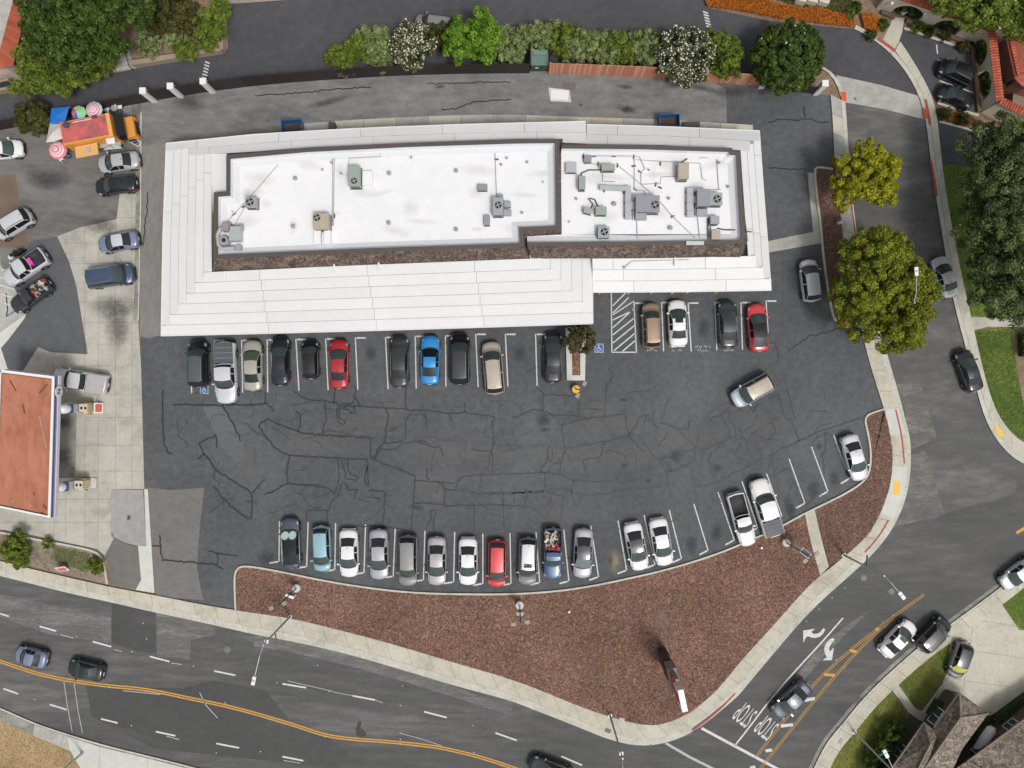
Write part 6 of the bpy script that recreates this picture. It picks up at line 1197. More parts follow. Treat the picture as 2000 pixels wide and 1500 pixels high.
for i, (x, y, lab) in enumerate(((30, 497, 'black wheeled cart near the silver pickup'), (40, 493, 'black motor scooter behind the silver pickup'), (22, 503, 'round white bin behind the silver pickup'))):
    if i == 2: 
        c = P(x, y, .6); o = MB().cyl((0, 0, 0), .24, .75, 14).build('round_bin', M['conc_l'], loc=(c.x, c.y, 0)); tag(o, lab, 'bin')
    else: simple('hand_cart' if i == 0 else 'motor_scooter', lab, 'cart' if i == 0 else 'scooter', x, y, [('frame', (0, 0, .5), (.75, .3, .5), M['black']), ('handle', (.3, 0, .9), (.1, .5, .06), M['black']), ('wheel', (-.3, 0, .2), (.35, .1, .38), M['black']), ('wheel', (.35, 0, .2), (.35, .1, .38), M['black'])], .6)
MB().strip(W([(12, 573), (15, 603), (13, 618)]), .1, Z4).build('parking_line', M['blue'], lot); MB().strip(W([(13, 618), (34, 604)]), .1, Z4+.002).build('parking_line', M['blue'], lot)
for q in ([(3, 526), (14, 529)], [(-5, 540), (13, 546)], [(-2, 556), (30, 566)], [(2, 575), (24, 581)], [(8, 592), (20, 597)]): MB().strip(W(q), .12, Z4+.004).build('parking_line', M['white'], lot)
# ------------------------------------------------------------------ neighbouring buildings
tile_m = [flat('clay tile', c_, .75, var=.15, vscale=5) for c_ in ((.42, .095, .045), (.36, .08, .04), (.48, .12, .06), (.40, .11, .06))]
stucco = ground('cream stucco', (.44, .39, .32), (.54, .48, .40), (.60, .54, .46), s1=.3, s2=1.5, gamt=.05)
def tile_run(par, a, b, w_, z, slope=0, off=(0, 0), pitch=.26):
    """row of half-round tiles lying across a wall or down a slope between a and b (both 2D)"""
    a, b = Vector(a), Vector(b); d = (b-a); n = max(1, int(d.length/pitch)); ang = math.atan2(d.y, d.x)
    me = []
    for mt in tile_m:
        k = 6; r = pitch*.5; vs = []
        for s_ in (-.5, .5):
            for i in range(k+1): vs.append((math.cos(math.pi*i/k)*r, s_*w_, math.sin(math.pi*i/k)*r*.8+s_*slope))
        m_ = bpy.data.meshes.new('roof_tile'); m_.from_pydata(vs, [], [(i, i+1, k+2+i, k+1+i) for i in range(k)]); m_.materials.append(mt); m_.shade_smooth(); me.append(m_)
    for i in range(n):
        p = a+d*((i+.5)/n); o = link('roof_tile', random.choice(me), par, (p.x, p.y, z+random.uniform(0, .01)), ang)
# north-east arcade wall
HW = 2.7
B = [P(1712, 14), P(1800, 45), P(1901, 81), P(1917, 217), P(1985, 250)]
aw = thing('arcade_wall', 'cream garden wall with arched openings and an orange tile coping at the upper right', 'wall', B[2]); o0 = B[2]
seg = [(0, 2, [(.14, .42), (.56, .80)]), (2, 3, [(.04, .40), (.48, .88)]), (3, 4, [])]
for i, j, arches in seg:
    a, b = B[i]-o0, B[j]-o0; d = b-a; L_ = d.length; e = d.normalized(); nn = Vector((-e.y, e.x, 0)); out = [(0, 0)]
    for s0, s1 in arches:
        x0, x1 = s0*L_, s1*L_; n = 10; out.append((x0, 0))
        out += [(x0+(x1-x0)*(1-math.cos(math.pi*k/n))/2, .9+1.35*math.sin(math.pi*k/n)) for k in range(n+1)]; out.append((x1, 0))
    out += [(L_, 0), (L_, HW), (0, HW)]
    vs = [tuple(a+e*x+nn*s_*.2+Vector((0, 0, z))) for s_ in (-1, 1) for x, z in out]; n = len(out)
    o = MB().add(vs, [tuple(range(n)), tuple(range(2*n-1, n-1, -1))]+[(k, n+k, n+(k+1) % n, (k+1) % n) for k in range(n)]).build('wall_section', stucco, aw)
    MB().box(tuple((a+b)/2+Vector((0, 0, HW+.04))), (L_+.1, .62, .08), rz=math.atan2(e.y, e.x)).build('coping_bed', tile_m[1], aw)
    s2 = aw
    tile_run(aw, (a+nn*.18).xy, (b+nn*.18).xy, .42, HW+.14, -.12 if True else 0); tile_run(aw, (a-nn*.18).xy, (b-nn*.18).xy, .42, HW+.14, .12)
for x0, y0, x1, y1 in ((1722, 19, 1748, 30), (1770, 36, 1899, 83), (1900, 84, 1916, 219)):
    p, q = P(x0, y0)-o0, P(x1, y1)-o0; d = q-p; nn = Vector((d.y, -d.x, 0)).normalized()*.35
    MB().box(tuple((p+q)/2+nn+Vector((0, 0, .2))), (d.length, .35, .4), rz=math.atan2(d.y, d.x)).build('wall_footing', flat('brown footing', (.16, .11, .075), .9), aw)
for x, y in ((1741, 6), (1806, 26)):
    c = P(x, y, 2.0)-o0; MB().cyl(tuple(c+Vector((0, -.1, 0))), .13, .2, 10).build('wall_light', M['wpaint'], aw)
simple('notice_board', 'white and pink notice lying in the first arch of the cream wall', 'sign', 1765, 24, [('board', (0, 0, .5), (.55, .45, .05), M['wpaint']), ('pink_print', (0.05, .05, .535), (.3, .25, .01), pk)], .5)
# buildings at the right edge
def hip(name, lab, outline, ridge, ze, zr, wallm, roofm, cat='house', wall_in=.5, tiles=False):
    """outline: eave px (at ze); ridge: px (at zr); faces: each eave edge to nearest ridge points"""
    c = P(*outline[0]); t = thing(name, lab, cat, (c.x, c.y, 0)); E = [P(a, b, ze)-Vector((c.x, c.y, 0)) for a, b in outline]; Rg = [P(a, b, zr)-Vector((c.x, c.y, 0)) for a, b in ridge]
    ctr = sum(E, Vector())/len(E); n = len(E)
    for i in range(n):
        a, b = E[i], E[(i+1) % n]
        ra = min(Rg, key=lambda r: (r.xy-a.xy).length); rb_ = min(Rg, key=lambda r: (r.xy-b.xy).length)
        fs = [a, b, rb_, ra] if ra is not rb_ else [a, b, ra]
        m = MB().add([tuple(v) for v in fs]+[tuple(v-Vector((0, 0, .12))) for v in fs], [tuple(range(len(fs))), tuple(range(2*len(fs)-1, len(fs)-1, -1))]+[(k, (k+1) % len(fs), len(fs)+(k+1) % len(fs), len(fs)+k) for k in range(len(fs))])
        m.build('roof_slope', roofm, t)
        for r_ in {id(ra): ra}.values(): MB().tube([a+Vector((0, 0, .05)), r_+Vector((0, 0, .05))], .09, 6).build('hip_cap', roofm, t)
    if len(Rg) > 1: MB().tube([r+Vector((0, 0, .05)) for r in Rg], .09, 6).build('ridge_cap', roofm, t)
    wl_ = [(p+(ctr-p).normalized()*wall_in) for p in E]; MB().prism([(p.x, p.y) for p in wl_], 0, ze-.05).build('wall', wallm, t)
    return t, E, c
tiled = ground('clay tile roof', (.27, .085, .05), (.36, .115, .07), (.43, .155, .10), s1=.5, s2=3, gamt=.2)
t, E, c = hip('tiled_house', 'orange tiled house at the upper right edge behind the cream wall', [(1963, 63), (2080, 78), (2100, 190), (1982, 150)], [(2030, 105), (2040, 130)], 3.4, 4.6, flat('terracotta wall', (.26, .11, .085), .8), tiled, 'house')
for k in range(3):
    a = E[0].lerp(E[3], 0).xy; b = E[3].xy; sh = Vector((.45+k*.7, -.02)); tile_run(t, a+sh, b+sh, .7, 3.42+.24*k+.16, 0)
hip('tiled_house', 'lower orange tiled wing at the right edge below the upper one', [(1981, 152), (2080, 130), (2100, 200), (1999, 170)], [(2050, 165)], 3.2, 4.0, flat('terracotta wall', (.26, .11, .085), .8), tiled, 'house')
t = thing('garden_terrace', 'taupe terrace block behind the end of the cream arcade wall', 'terrace', P(1985, 230)); q = [(p.x-t.location.x, p.y-t.location.y) for p in W([(1965, 178), (2100, 150), (2100, 300), (1958, 245)])]
MB().prism(q, 0, 1.2).build('deck', flat('taupe deck', (.24, .17, .13), .8, var=.12), t)
for k in range(5): p = P(1958+9*k, 150-6*k); MB().box((p.x-t.location.x, p.y-t.location.y, 1.3), (.15, 1.6, 2.6), rz=-.3).build('screen_wall', flat('dark red wall', (.16, .05, .045), .8), t)
t = thing('tan_outbuilding', 'tan wall end beside the big conifer at the right edge', 'building', P(1960, 270)); q = [(p.x-t.location.x, p.y-t.location.y) for p in W([(1962, 262), (2100, 250), (2100, 300), (1975, 285)])]; MB().prism(q, 0, 2.5).build('wall', flat('tan wall', (.34, .27, .2), .85), t)
# flats strip at the top edge
t = thing('cream_block', 'cream building corner at the top edge above the driveway', 'building', P(560, -30)); q = [(p.x-t.location.x, p.y-t.location.y) for p in W([(437, 8), (500, 4), (580, -2), (640, -90), (430, -90)])]; MB().prism(q, 0, 3.2).build('wall', stucco, t)
t = thing('porch_steps', 'cream stair blocks above the orange flower bed', 'steps', P(1590, 5))
for k in range(3):
    p = P(1560+22*k, 3+k*1.5); MB().box((p.x-t.location.x, p.y-t.location.y, .5), (.95, .9, 1.0), rz=-.25).build('block', stucco, t)
t = thing('tiled_eave', 'small orange tiled eave at the top edge near the flower bed', 'roof', P(1640, -12)); tile_run(t, (-1.0, .2), (1.0, 0), 1.2, 2.6, .3); MB().box((0, .6, 1.25), (2.0, .4, 2.5)).build('wall', stucco, t)
# upper-left house
c = P(0, 150); t = thing('cream_house', 'cream house with an orange tile skirt and grey flat roof at the upper left corner', 'house', c); cc = Vector((c.x, c.y, 0))
wq = [(p-cc).xy for p in W([(48, 157), (-120, 190), (-120, -60), (105, -60), (96, 0)])]; MB().prism([tuple(p) for p in wq], 0, 3.3).build('wall', stucco, t)
e1, e2, e3 = P(26, 128, 3.5)-cc, P(60, -20, 3.5)-cc, P(-60, 150, 3.5)-cc; i1_, i2, i3 = P(-2, 104, 4.3)-cc, P(32, -20, 4.3)-cc, P(-70, 110, 4.3)-cc
MB().add([tuple(v) for v in (e1, e2, i2, i1_, e3, i3)], [(0, 1, 2, 3), (4, 0, 3, 5)]).build('tile_skirt', tiled, t); MB().add([tuple(i1_+Vector((0, 0, -.05))), tuple(i2+Vector((0, 0, -.05))), (-10, 14, 4.25), (-12, 0, 4.25), tuple(i3+Vector((0, 0, -.05)))], [(0, 1, 2, 3, 4)]).build('flat_roof', M['conc_g'], t)
n = 34
for k in range(n):
    a = e1.lerp(e2, (k+.5)/n); b = i1_.lerp(i2, (k+.5)/n); MB().tube([a+Vector((0, 0, .03)), b+Vector((0, 0, .03))], .09, 6).build('roof_tile', random.choice(tile_m), t)
for k in range(14):
    a = e1.lerp(e3, (k+.5)/14); b = i1_.lerp(i3, (k+.5)/14); MB().tube([a+Vector((0, 0, .03)), b+Vector((0, 0, .03))], .09, 6).build('roof_tile', random.choice(tile_m), t)
w1 = P(8, 162, 1.6)-cc; f = MB().box((w1.x, w1.y-.1, 1.7), (1.7, .12, 1.2), rz=.2).build('window', flat('pink frame', (.45, .25, .2), .6), t); MB().box((w1.x, w1.y-.18, 1.7), (1.4, .06, .9), rz=.2).build('pane', M['glasswin'], f)
# lower-right houses
shing = ground('grey brown shingle', (.10, .082, .068), (.185, .155, .13), (.29, .25, .21), s1=.6, s2=4, grain=6, gamt=.45, bump=1, speck=(3.2, (.62, .6, .58), (1.3, 1.28, 1.25)), stretch=(1, 1.6, 1), rot=.7)
wallb = flat('plum brown wall', (.11, .075, .07), .85, var=.1)
def house(name, lab, walls, zw, slopes, caps, wins):
    c = P(*walls[0]); t = thing(name, lab, 'house', (c.x, c.y, 0)); cc = Vector((c.x, c.y, 0))
    MB().prism([tuple((p-cc).xy) for p in W(walls)], 0, zw).build('wall', wallb, t)
    for sl_ in slopes:
        q = [P(a, b, z)-cc for a, b, z in sl_]; m = len(q); MB().add([tuple(v) for v in q]+[tuple(v-Vector((0, 0, .15))) for v in q], [tuple(range(m)), tuple(range(2*m-1, m-1, -1))]+[(k, (k+1) % m, m+(k+1) % m, m+k) for k in range(m)]).build('roof_slope', shing, t)
    for cpq in caps: MB().tube([P(a, b, z+.05)-cc for a, b, z in cpq], .08, 6).build('ridge_cap', flat('pale ridge', (.26, .22, .18), .8), t)
    for (x, y, z, w_, h_, rz) in wins:
        p = P(x, y, z)-cc; f = MB().box((0, 0, 0), (w_, .1, h_)).build('window', M['wpaint'], t, loc=p, rz=rz); 
        for s_ in (-1, 1): MB().box((s_*w_*.235, .0, 0), (w_*.42, .13, h_*.84)).build('pane', M['glasswin'], f)
    return t
r1 = R(56)
house('shingle_house', 'grey-brown shingled house with hipped roofs in the lower right corner', [(1843, 1346), (1800, 1412), (1790, 1412), (1737, 1492), (1690, 1560), (1780, 1620), (1790, 1500), (1838, 1430), (1880, 1388)], 2.7,
      [[(1874, 1352, 2.9), (1824, 1422, 2.9), (1740, 1540, 2.9), (1770, 1552, 4.2), (1876, 1402, 4.2)], [(1874, 1352, 2.9), (1876, 1402, 4.2), (1930, 1394, 2.9)], [(1930, 1394, 2.9), (1876, 1402, 4.2), (1770, 1552, 4.2), (1830, 1570, 2.9), (1880, 1462, 2.9)],
       [(1805, 1411, 2.95), (1744, 1497, 2.95), (1690, 1574, 2.95), (1750, 1590, 4.3), (1818, 1452, 4.3)], [(1805, 1411, 2.95), (1818, 1452, 4.3), (1750, 1590, 4.3), (1800, 1590, 3.8), (1836, 1434, 3.3)]],
      [[(1874, 1352, 2.9), (1876, 1402, 4.2)], [(1876, 1402, 4.2), (1930, 1394, 2.9)], [(1876, 1402, 4.2), (1770, 1552, 4.2)], [(1805, 1411, 2.95), (1818, 1452, 4.3), (1750, 1590, 4.3)], [(1874, 1352, 2.95), (1824, 1422, 2.95)], [(1805, 1411, 2.95), (1744, 1497, 2.95)]],
      [(1828, 1398, 1.5, 1.7, 1.3, r1), (1758, 1466, 1.5, 1.3, 1.0, r1)])
r2_ = R(38)
house('shingle_house', 'second shingled house with small windows at the lower right edge', [(1868, 1474), (1995, 1368), (2120, 1290), (2200, 1500), (1900, 1650)], 2.7,
      [[(1889, 1487, 2.9), (2005, 1402, 2.9), (2150, 1310, 2.9), (2180, 1420, 4.4), (1990, 1540, 4.4)], [(1889, 1487, 2.9), (1990, 1540, 4.4), (1850, 1640, 2.9), (1840, 1520, 2.9)]], [[(1889, 1487, 2.95), (2005, 1402, 2.95)], [(1889, 1487, 2.95), (1990, 1540, 4.4)]],
      [(1974, 1415, 1.5, 1.3, 1.0, r2_), (1912, 1461, 1.5, 1.3, 1.0, r2_), (1949, 1438, 1.6, .6, .5, r2_)])
t = thing('white_boat', 'white rounded boat standing between the two shingled houses', 'boat', P(1908, 1431)+Vector((0, 0, .7))); 
bm_ = MB(); st_ = [(-1.45, .3, .9), (-1.2, .42, 1.05), (0, .5, 1.15), (1.1, .45, 1.1), (1.4, .2, .95)]; n = 8; vs = []
for x, w_, z in st_: vs += [(x, math.cos(math.pi*k/n)*w_, .5+math.sin(math.pi*k/n)*(z-.5)) for k in range(n+1)]
bm_.add(vs, [(i*(n+1)+k, i*(n+1)+k+1, (i+1)*(n+1)+k+1, (i+1)*(n+1)+k) for i in range(len(st_)-1) for k in range(n)]+[tuple(range(n+1)), tuple((len(st_)-1)*(n+1)+k for k in range(n, -1, -1))]); t.rotation_euler = (0, 0, R(56))
bm_.build('hull', M['wpaint'], t, smooth=True); MB().box((-1.75, 0, .6), (.5, .5, .5)).build('outboard_motor', M['black'], t); MB().box((-2.4, 0, .4), (.8, .25, .3)).build('trailer_tongue', M['steel'], t); MB().box((0, 0, .3), (2.4, .8, .15)).build('cradle', M['dgrey'], t)
MB().box((0, 0, -.15), (1.6, .5, .7)).build('stand', M['dgrey'], t)
for s_ in (-1, 1): MB().tube([(-.2, s_*.45, -.5), (-.2, s_*.45, -.15)], .15, 8).build('wheel', M['black'], t)
# ------------------------------------------------------------------ vegetation
rng = np.random.default_rng(11)
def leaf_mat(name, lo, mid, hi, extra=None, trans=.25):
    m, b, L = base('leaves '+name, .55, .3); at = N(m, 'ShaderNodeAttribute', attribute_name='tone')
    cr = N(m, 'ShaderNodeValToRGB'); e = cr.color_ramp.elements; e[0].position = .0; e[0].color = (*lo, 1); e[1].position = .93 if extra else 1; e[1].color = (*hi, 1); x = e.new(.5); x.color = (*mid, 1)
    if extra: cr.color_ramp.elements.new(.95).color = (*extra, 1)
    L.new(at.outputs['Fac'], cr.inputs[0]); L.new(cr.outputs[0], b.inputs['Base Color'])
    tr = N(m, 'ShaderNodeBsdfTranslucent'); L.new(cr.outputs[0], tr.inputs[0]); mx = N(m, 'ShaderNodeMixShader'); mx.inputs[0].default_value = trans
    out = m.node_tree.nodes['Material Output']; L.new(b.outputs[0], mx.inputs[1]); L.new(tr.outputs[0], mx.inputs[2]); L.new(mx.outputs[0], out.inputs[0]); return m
LM = dict(
 camphor=leaf_mat('olive', (.09, .12, .010), (.225, .265, .024), (.42, .44, .045)), yellow=leaf_mat('yellow', (.16, .18, .010), (.36, .36, .018), (.56, .53, .04)), lime=leaf_mat('lime', (.07, .16, .01), (.17, .32, .025), (.33, .48, .06)),
 dark=leaf_mat('dark', (.035, .065, .012), (.075, .125, .02), (.17, .22, .045)), pine=leaf_mat('conifer', (.05, .08, .028), (.12, .165, .058), (.25, .30, .12)), sage=leaf_mat('sage', (.13, .17, .05), (.28, .34, .13), (.48, .54, .27)), green=leaf_mat('green', (.08, .12, .014), (.17, .23, .03), (.31, .37, .06)),
 dusty=leaf_mat('dusty', (.05, .055, .012), (.095, .10, .025), (.16, .16, .045)), white=leaf_mat('blossom', (.05, .075, .025), (.10, .13, .05), (.20, .22, .1)), petal=flat('white petals', (.70, .66, .55), .8, var=.15, vscale=8), petal2=flat('cream petals', (.68, .58, .45), .8, var=.2, vscale=8), brown=leaf_mat('twigs', (.10, .08, .06), (.2, .16, .12), (.3, .25, .2)), orange=leaf_mat('flowers', (.05, .07, .01), (.40, .12, .01), (.66, .20, .015)),
 olive=leaf_mat('bronze olive', (.05, .055, .012), (.10, .095, .03), (.17, .14, .06)), grass=leaf_mat('grass', (.055, .095, .014), (.13, .19, .04), (.25, .28, .08)), mulch=leaf_mat('chips', (.06, .035, .028), (.15, .09, .07), (.30, .20, .16), trans=0))
def leaves(name, mat, cen, nor, size, tone, parent=None, aspect=.55, flatk=0.0):
    n = len(cen); nor = nor+rng.normal(0, .55, (n, 3)); nor[:, 2] += flatk; nor /= np.linalg.norm(nor, axis=1)[:, None]+1e-9
    a = np.cross(nor, rng.normal(0, 1, (n, 3))); a /= np.linalg.norm(a, axis=1)[:, None]+1e-9; b = np.cross(nor, a)
    s = (np.asarray(size)*rng.uniform(.6, 1.35, n))[:, None]; v = np.empty((n, 4, 3)); v[:, 0] = cen-a*s; v[:, 1] = cen-b*s*aspect; v[:, 2] = cen+a*s; v[:, 3] = cen+b*s*aspect
    me = bpy.data.meshes.new(name); me.vertices.add(n*4); me.vertices.foreach_set('co', v.reshape(-1)); me.loops.add(n*4); me.loops.foreach_set('vertex_index', np.arange(n*4, dtype=np.int32))
    me.polygons.add(n); me.polygons.foreach_set('loop_start', np.arange(0, n*4, 4, dtype=np.int32)); me.polygons.foreach_set('loop_total', np.full(n, 4, dtype=np.int32)); me.update(calc_edges=True)
    at = me.attributes.new('tone', 'FLOAT', 'POINT'); at.data.foreach_set('value', np.repeat(np.clip(tone, 0, 1), 4).astype(np.float32)); me.materials.append(mat)
    return link(name, me, parent)
def clumps(blobs, nclump, rc, per, seed=0, squash=.8, lowcut=-.3):
    """blobs: (x,y,z,rx,ry,rz) ellipsoids; clumps on their skin; leaves on every clump"""
    g = np.random.default_rng(seed); C_, Nn, Tn = [], [], []
    wt = np.array([b[3]*b[4] for b in blobs]); wt = wt/wt.sum()
    for b, w_ in zip(blobs, wt):
        k = max(3, int(nclump*w_)); u = g.normal(0, 1, (k*3, 3)); u /= np.linalg.norm(u, axis=1)[:, None]; u = u[u[:, 2] > lowcut][:k]
        rr = g.uniform(.80, 1.05, len(u))[:, None]; cc = np.array(b[:3])+u*np.array(b[3:6])*rr
        for c_, d in zip(cc, u):
            r = rc*g.uniform(.6, 1.35); q = g.normal(0, 1, (per, 3)); q += d*.7; q /= np.linalg.norm(q, axis=1)[:, None]; sh = g.uniform(.55, 1.05, (per, 1))
            C_.append(c_+q*r*sh*np.array([1, 1, squash])); Nn.append(q); Tn.append(np.clip(g.normal(g.uniform(.22, .72), .16, per)+.10*(sh[:, 0]-.8), 0, .92))
    return np.concatenate(C_), np.concatenate(Nn), np.concatenate(Tn)
def hedge(name, label, px, py, h, r, mat, nc, rc, per, leaf, seed=1, **kw):
    g = random.Random(seed); bl = [(px+g.uniform(-.75, .75)*r*20, py+g.uniform(-.55, .55)*r*20, r*g.uniform(.38, .7), g.uniform(-.35, .25)) for _ in range(6)]+[(px, py, r*.8, 0)]
    return tree(name, label, px, py, h, r, mat, int(nc*1.25), rc, per, leaf, bl, seed=seed, **kw)
def tree(name, label, px, py, h, r, mat, nc, rc, per, leaf, blobs=None, cat='tree', group=None, flowers=None, seed=1, trunk=None, squash=.8, zc=None, lowcut=-.3):
    zc = zc if zc is not None else h*.62
    c = P(px, py, zc); t = thing(name, label, cat, (c.x, c.y, 0), 0, group)
    rz_ = h-zc; bl = [(0, 0, zc, r, r, rz_)] if blobs is None else [((bx-px)/S*(HC-zc)/HC, -(by-py)/S*(HC-zc)/HC, zc+dz, br, br, rz_*.85) for bx, by, br, dz in blobs]
    cen, nor, tone = clumps(bl, nc, rc, per, seed, squash, lowcut); 
    gi = np.random.default_rng(seed+500); ic, in_ = [], []
    for b_ in bl:
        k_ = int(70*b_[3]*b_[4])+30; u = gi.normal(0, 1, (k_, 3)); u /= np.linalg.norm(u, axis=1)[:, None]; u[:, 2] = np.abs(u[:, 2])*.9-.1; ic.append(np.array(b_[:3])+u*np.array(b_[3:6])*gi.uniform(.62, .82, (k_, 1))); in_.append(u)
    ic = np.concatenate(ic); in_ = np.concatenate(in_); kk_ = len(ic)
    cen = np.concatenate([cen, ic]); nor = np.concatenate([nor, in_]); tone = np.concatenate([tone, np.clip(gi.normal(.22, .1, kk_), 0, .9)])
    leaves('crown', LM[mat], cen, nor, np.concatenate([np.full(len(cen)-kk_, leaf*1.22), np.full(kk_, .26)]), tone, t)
    fx = tuple(np.mean([[b[0], b[1]] for b in bl], axis=0))
    if flowers:
        k = rng.choice(len(cen), flowers[0], replace=False); d = cen[k]-np.array([0, 0, zc]); cc = cen[k]+nor[k]*.06+np.array([0, 0, .05]); keep = cc[:, 2] > zc-.2; cc = cc[keep]
        leaves('blossom', LM[flowers[1]], cc, np.tile([0, 0, 1.0], (len(cc), 1)), flowers[2], np.full(len(cc), .5), t, .8)
    tr = trunk or max(.08, r*.07); b = MB(); ro = 2.6 if mat == 'pine' else 0; b.tube([(fx[0]*.3+ro, fx[1]*.3, 0), (fx[0]*.5+ro, fx[1]*.5, zc*.5), (fx[0]+ro*.5, fx[1], zc)], tr, 8, tr*.5)
    for bb in bl[:9]:
        for k in range(2 if len(bl) > 2 else 5): a = rng.uniform(0, 6.28); b.tube([(fx[0]*.5+ro, fx[1]*.5, zc*.5), (bb[0]+math.cos(a)*bb[3]*.3, bb[1]+math.sin(a)*bb[3]*.3, zc*.8), (bb[0]+math.cos(a)*bb[3]*.7, bb[1]+math.sin(a)*bb[3]*.7, zc+rz_*.3)], tr*.4, 5, tr*.15)
    b.build('trunk', M['trunk'], t); return t
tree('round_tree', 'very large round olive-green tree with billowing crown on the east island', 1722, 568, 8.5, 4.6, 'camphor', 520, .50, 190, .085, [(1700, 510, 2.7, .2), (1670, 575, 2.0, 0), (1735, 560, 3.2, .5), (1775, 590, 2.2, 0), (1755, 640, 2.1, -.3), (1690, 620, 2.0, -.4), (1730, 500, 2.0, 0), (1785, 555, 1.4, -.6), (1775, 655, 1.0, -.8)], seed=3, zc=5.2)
tree('yellow_tree', 'bright yellow-green tree on the bark island above the large round tree', 1690, 342, 6.0, 2.9, 'yellow', 270, .38, 150, .085, [(1660, 350, 1.5, 0), (1690, 315, 1.6, .2), (1700, 350, 1.9, .2), (1725, 340, 1.1, 0), (1728, 380, 1.0, -.3), (1655, 385, 1.0, -.3), (1640, 320, .6, -.4), (1735, 320, .8, -.3)], seed=5, zc=4)
tree('dark_tree', 'round dark green tree with a few white blossoms at the right end of the alley', 1538, 112, 5.5, 3.0, 'dark', 260, .42, 150, .10, flowers=(30, 'petal', .09), seed=6, zc=3.2)
tree('blossom_tree', 'round shrub tree covered in white blossoms over the redwood fence', 1338, 110, 4.6, 2.55, 'white', 150, .36, 110, .09, flowers=(1500, 'petal', .085), seed=7, zc=2.6)
tree('blossom_shrub', 'cream blossomed shrub behind the dark fence', 808, 91, 4.0, 2.0, 'white', 100, .34, 100, .085, flowers=(1000, 'petal2', .085), seed=8, zc=2.2)
tree('lime_tree', 'bright lime green spreading tree behind the dark fence', 921, 78, 4.8, 2.5, 'lime', 120, .40, 110, .095, [(895, 65, 1.1, 0), (940, 45, .9, .2), (925, 80, 1.6, .3), (900, 100, 1.0, -.1), (950, 75, 1.3, 0), (885, 95, .8, -.2), (945, 100, .9, -.2), (940, 30, .5, 0)], seed=9, zc=3.2)
tree('small_tree', 'small yellow-green tree right of the white blossom tree', 1408, 108, 3.8, 1.5, 'green', 80, .36, 100, .09, [(1395, 85, 1.3, 0), (1415, 120, 1.3, 0), (1430, 135, .8, -.2), (1440, 100, .7, -.3), (1425, 95, .9, 0)], seed=10, zc=2.4)
tree('conifer_tree', 'tall feathery green conifer at the right edge, the upper one', 1930, 340, 10, 3.4, 'pine', 260, .55, 150, .09, [(1925, 275, 1.9, 0), (1950, 320, 2.6, .4), (1920, 370, 2.0, 0), (1975, 300, 2.2, .2), (1960, 380, 2.5, 0), (2010, 360, 2.4, 0)], seed=12, zc=6)
tree('conifer_tree', 'tall feathery green conifer at the right edge, the lower one', 1945, 480, 11, 3.6, 'pine', 280, .55, 150, .09, [(1920, 440, 2.0, 0), (1950, 460, 2.8, .4), (1960, 520, 2.6, .2), (1945, 570, 2.0, 0), (1985, 590, 2.0, -.3), (2000, 480, 2.6, 0), (1930, 510, 1.6, -.2)], seed=13, zc=6.5)
tree('broad_tree', 'dense dark tree with white blossoms behind the cream arcade wall', 1925, 20, 7.5, 3.6, 'green', 220, .5, 130, .1, [(1850, 5, 1.6, 0), (1900, 15, 2.2, .3), (1950, 20, 2.4, .3), (1985, 40, 1.8, 0), (1930, -30, 2.6, 0), (2010, -10, 2.6, 0)], flowers=(40, 'petal', .11), seed=14, zc=5)
tree('magnolia_tree', 'large dark green magnolia with white blossoms at the upper left', 165, 70, 8.0, 4.6, 'dark', 330, .5, 140, .11, [(110, 25, 2.8, .2), (165, 30, 2.8, .5), (225, 25, 2.4, .2), (100, 80, 2.2, 0), (160, 90, 2.6, .2), (200, 70, 2.2, .2), (270, 10, 1.5, -.5)], flowers=(55, 'petal', .11), seed=15, zc=5)
tree('leafy_shrub', 'olive-green loose shrub below the magnolia beside the cream house', 65, 140, 4.0, 1.8, 'green', 130, .42, 110, .09, [(50, 125, 1.2, 0), (75, 150, 1.3, 0), (40, 175, .7, -.3), (100, 160, 1.1, 0), (125, 170, .8, -.2), (65, 105, 1.2, 0)], seed=16, zc=2.6, cat='shrub')
tree('leafy_shrub', 'yellow-green shrub between the magnolia and the garden steps', 175, 135, 3.6, 1.8, 'green', 120, .40, 110, .09, [(150, 145, 1.1, 0), (180, 130, 1.3, 0), (205, 105, 1.1, 0), (205, 80, 1.0, 0), (185, 100, 1.2, 0)], seed=17, zc=2.4, cat='shrub')
tree('round_bush', 'rounded green bush on the left corner of the raised garden bed', 293, 87, 1.9, 1.2, 'sage', 50, .25, 90, .06, seed=18, zc=1.1, cat='shrub')
tree('round_bush', 'small rounded green bush in the raised bed right of the first bush', 342, 74, 1.7, 1.0, 'sage', 40, .25, 80, .06, seed=19, zc=1.0, cat='shrub')
tree('wispy_bush', 'brown-green wispy bush at the top of the raised garden bed', 335, 28, 2.6, 2.3, 'dusty', 100, .4, 110, .085, seed=20, zc=1.2, cat='shrub')
tree('wall_shrub', 'yellow-green shrub spilling over the right corner of the tan garden wall', 400, 75, 2.4, 1.6, 'green', 130, .32, 110, .075, [(430, 20, 1.0, 0), (422, 50, 1.1, 0), (405, 75, 1.1, 0), (370, 95, .9, -.1), (350, 102, .6, -.2), (400, 40, .9, 0)], seed=21, zc=1.5, cat='shrub')
tree('corner_tree', 'brown-green bush tree left of the blue tarpaulin', 66, 233, 3.2, 1.5, 'dusty', 70, .34, 110, .07, seed=22, zc=1.9)
tree('planter_tree', 'small bronze-green tree in the planter touching the shop roof', 1132, 661, 3.4, 1.35, 'olive', 60, .30, 110, .075, seed=23, zc=2.2)
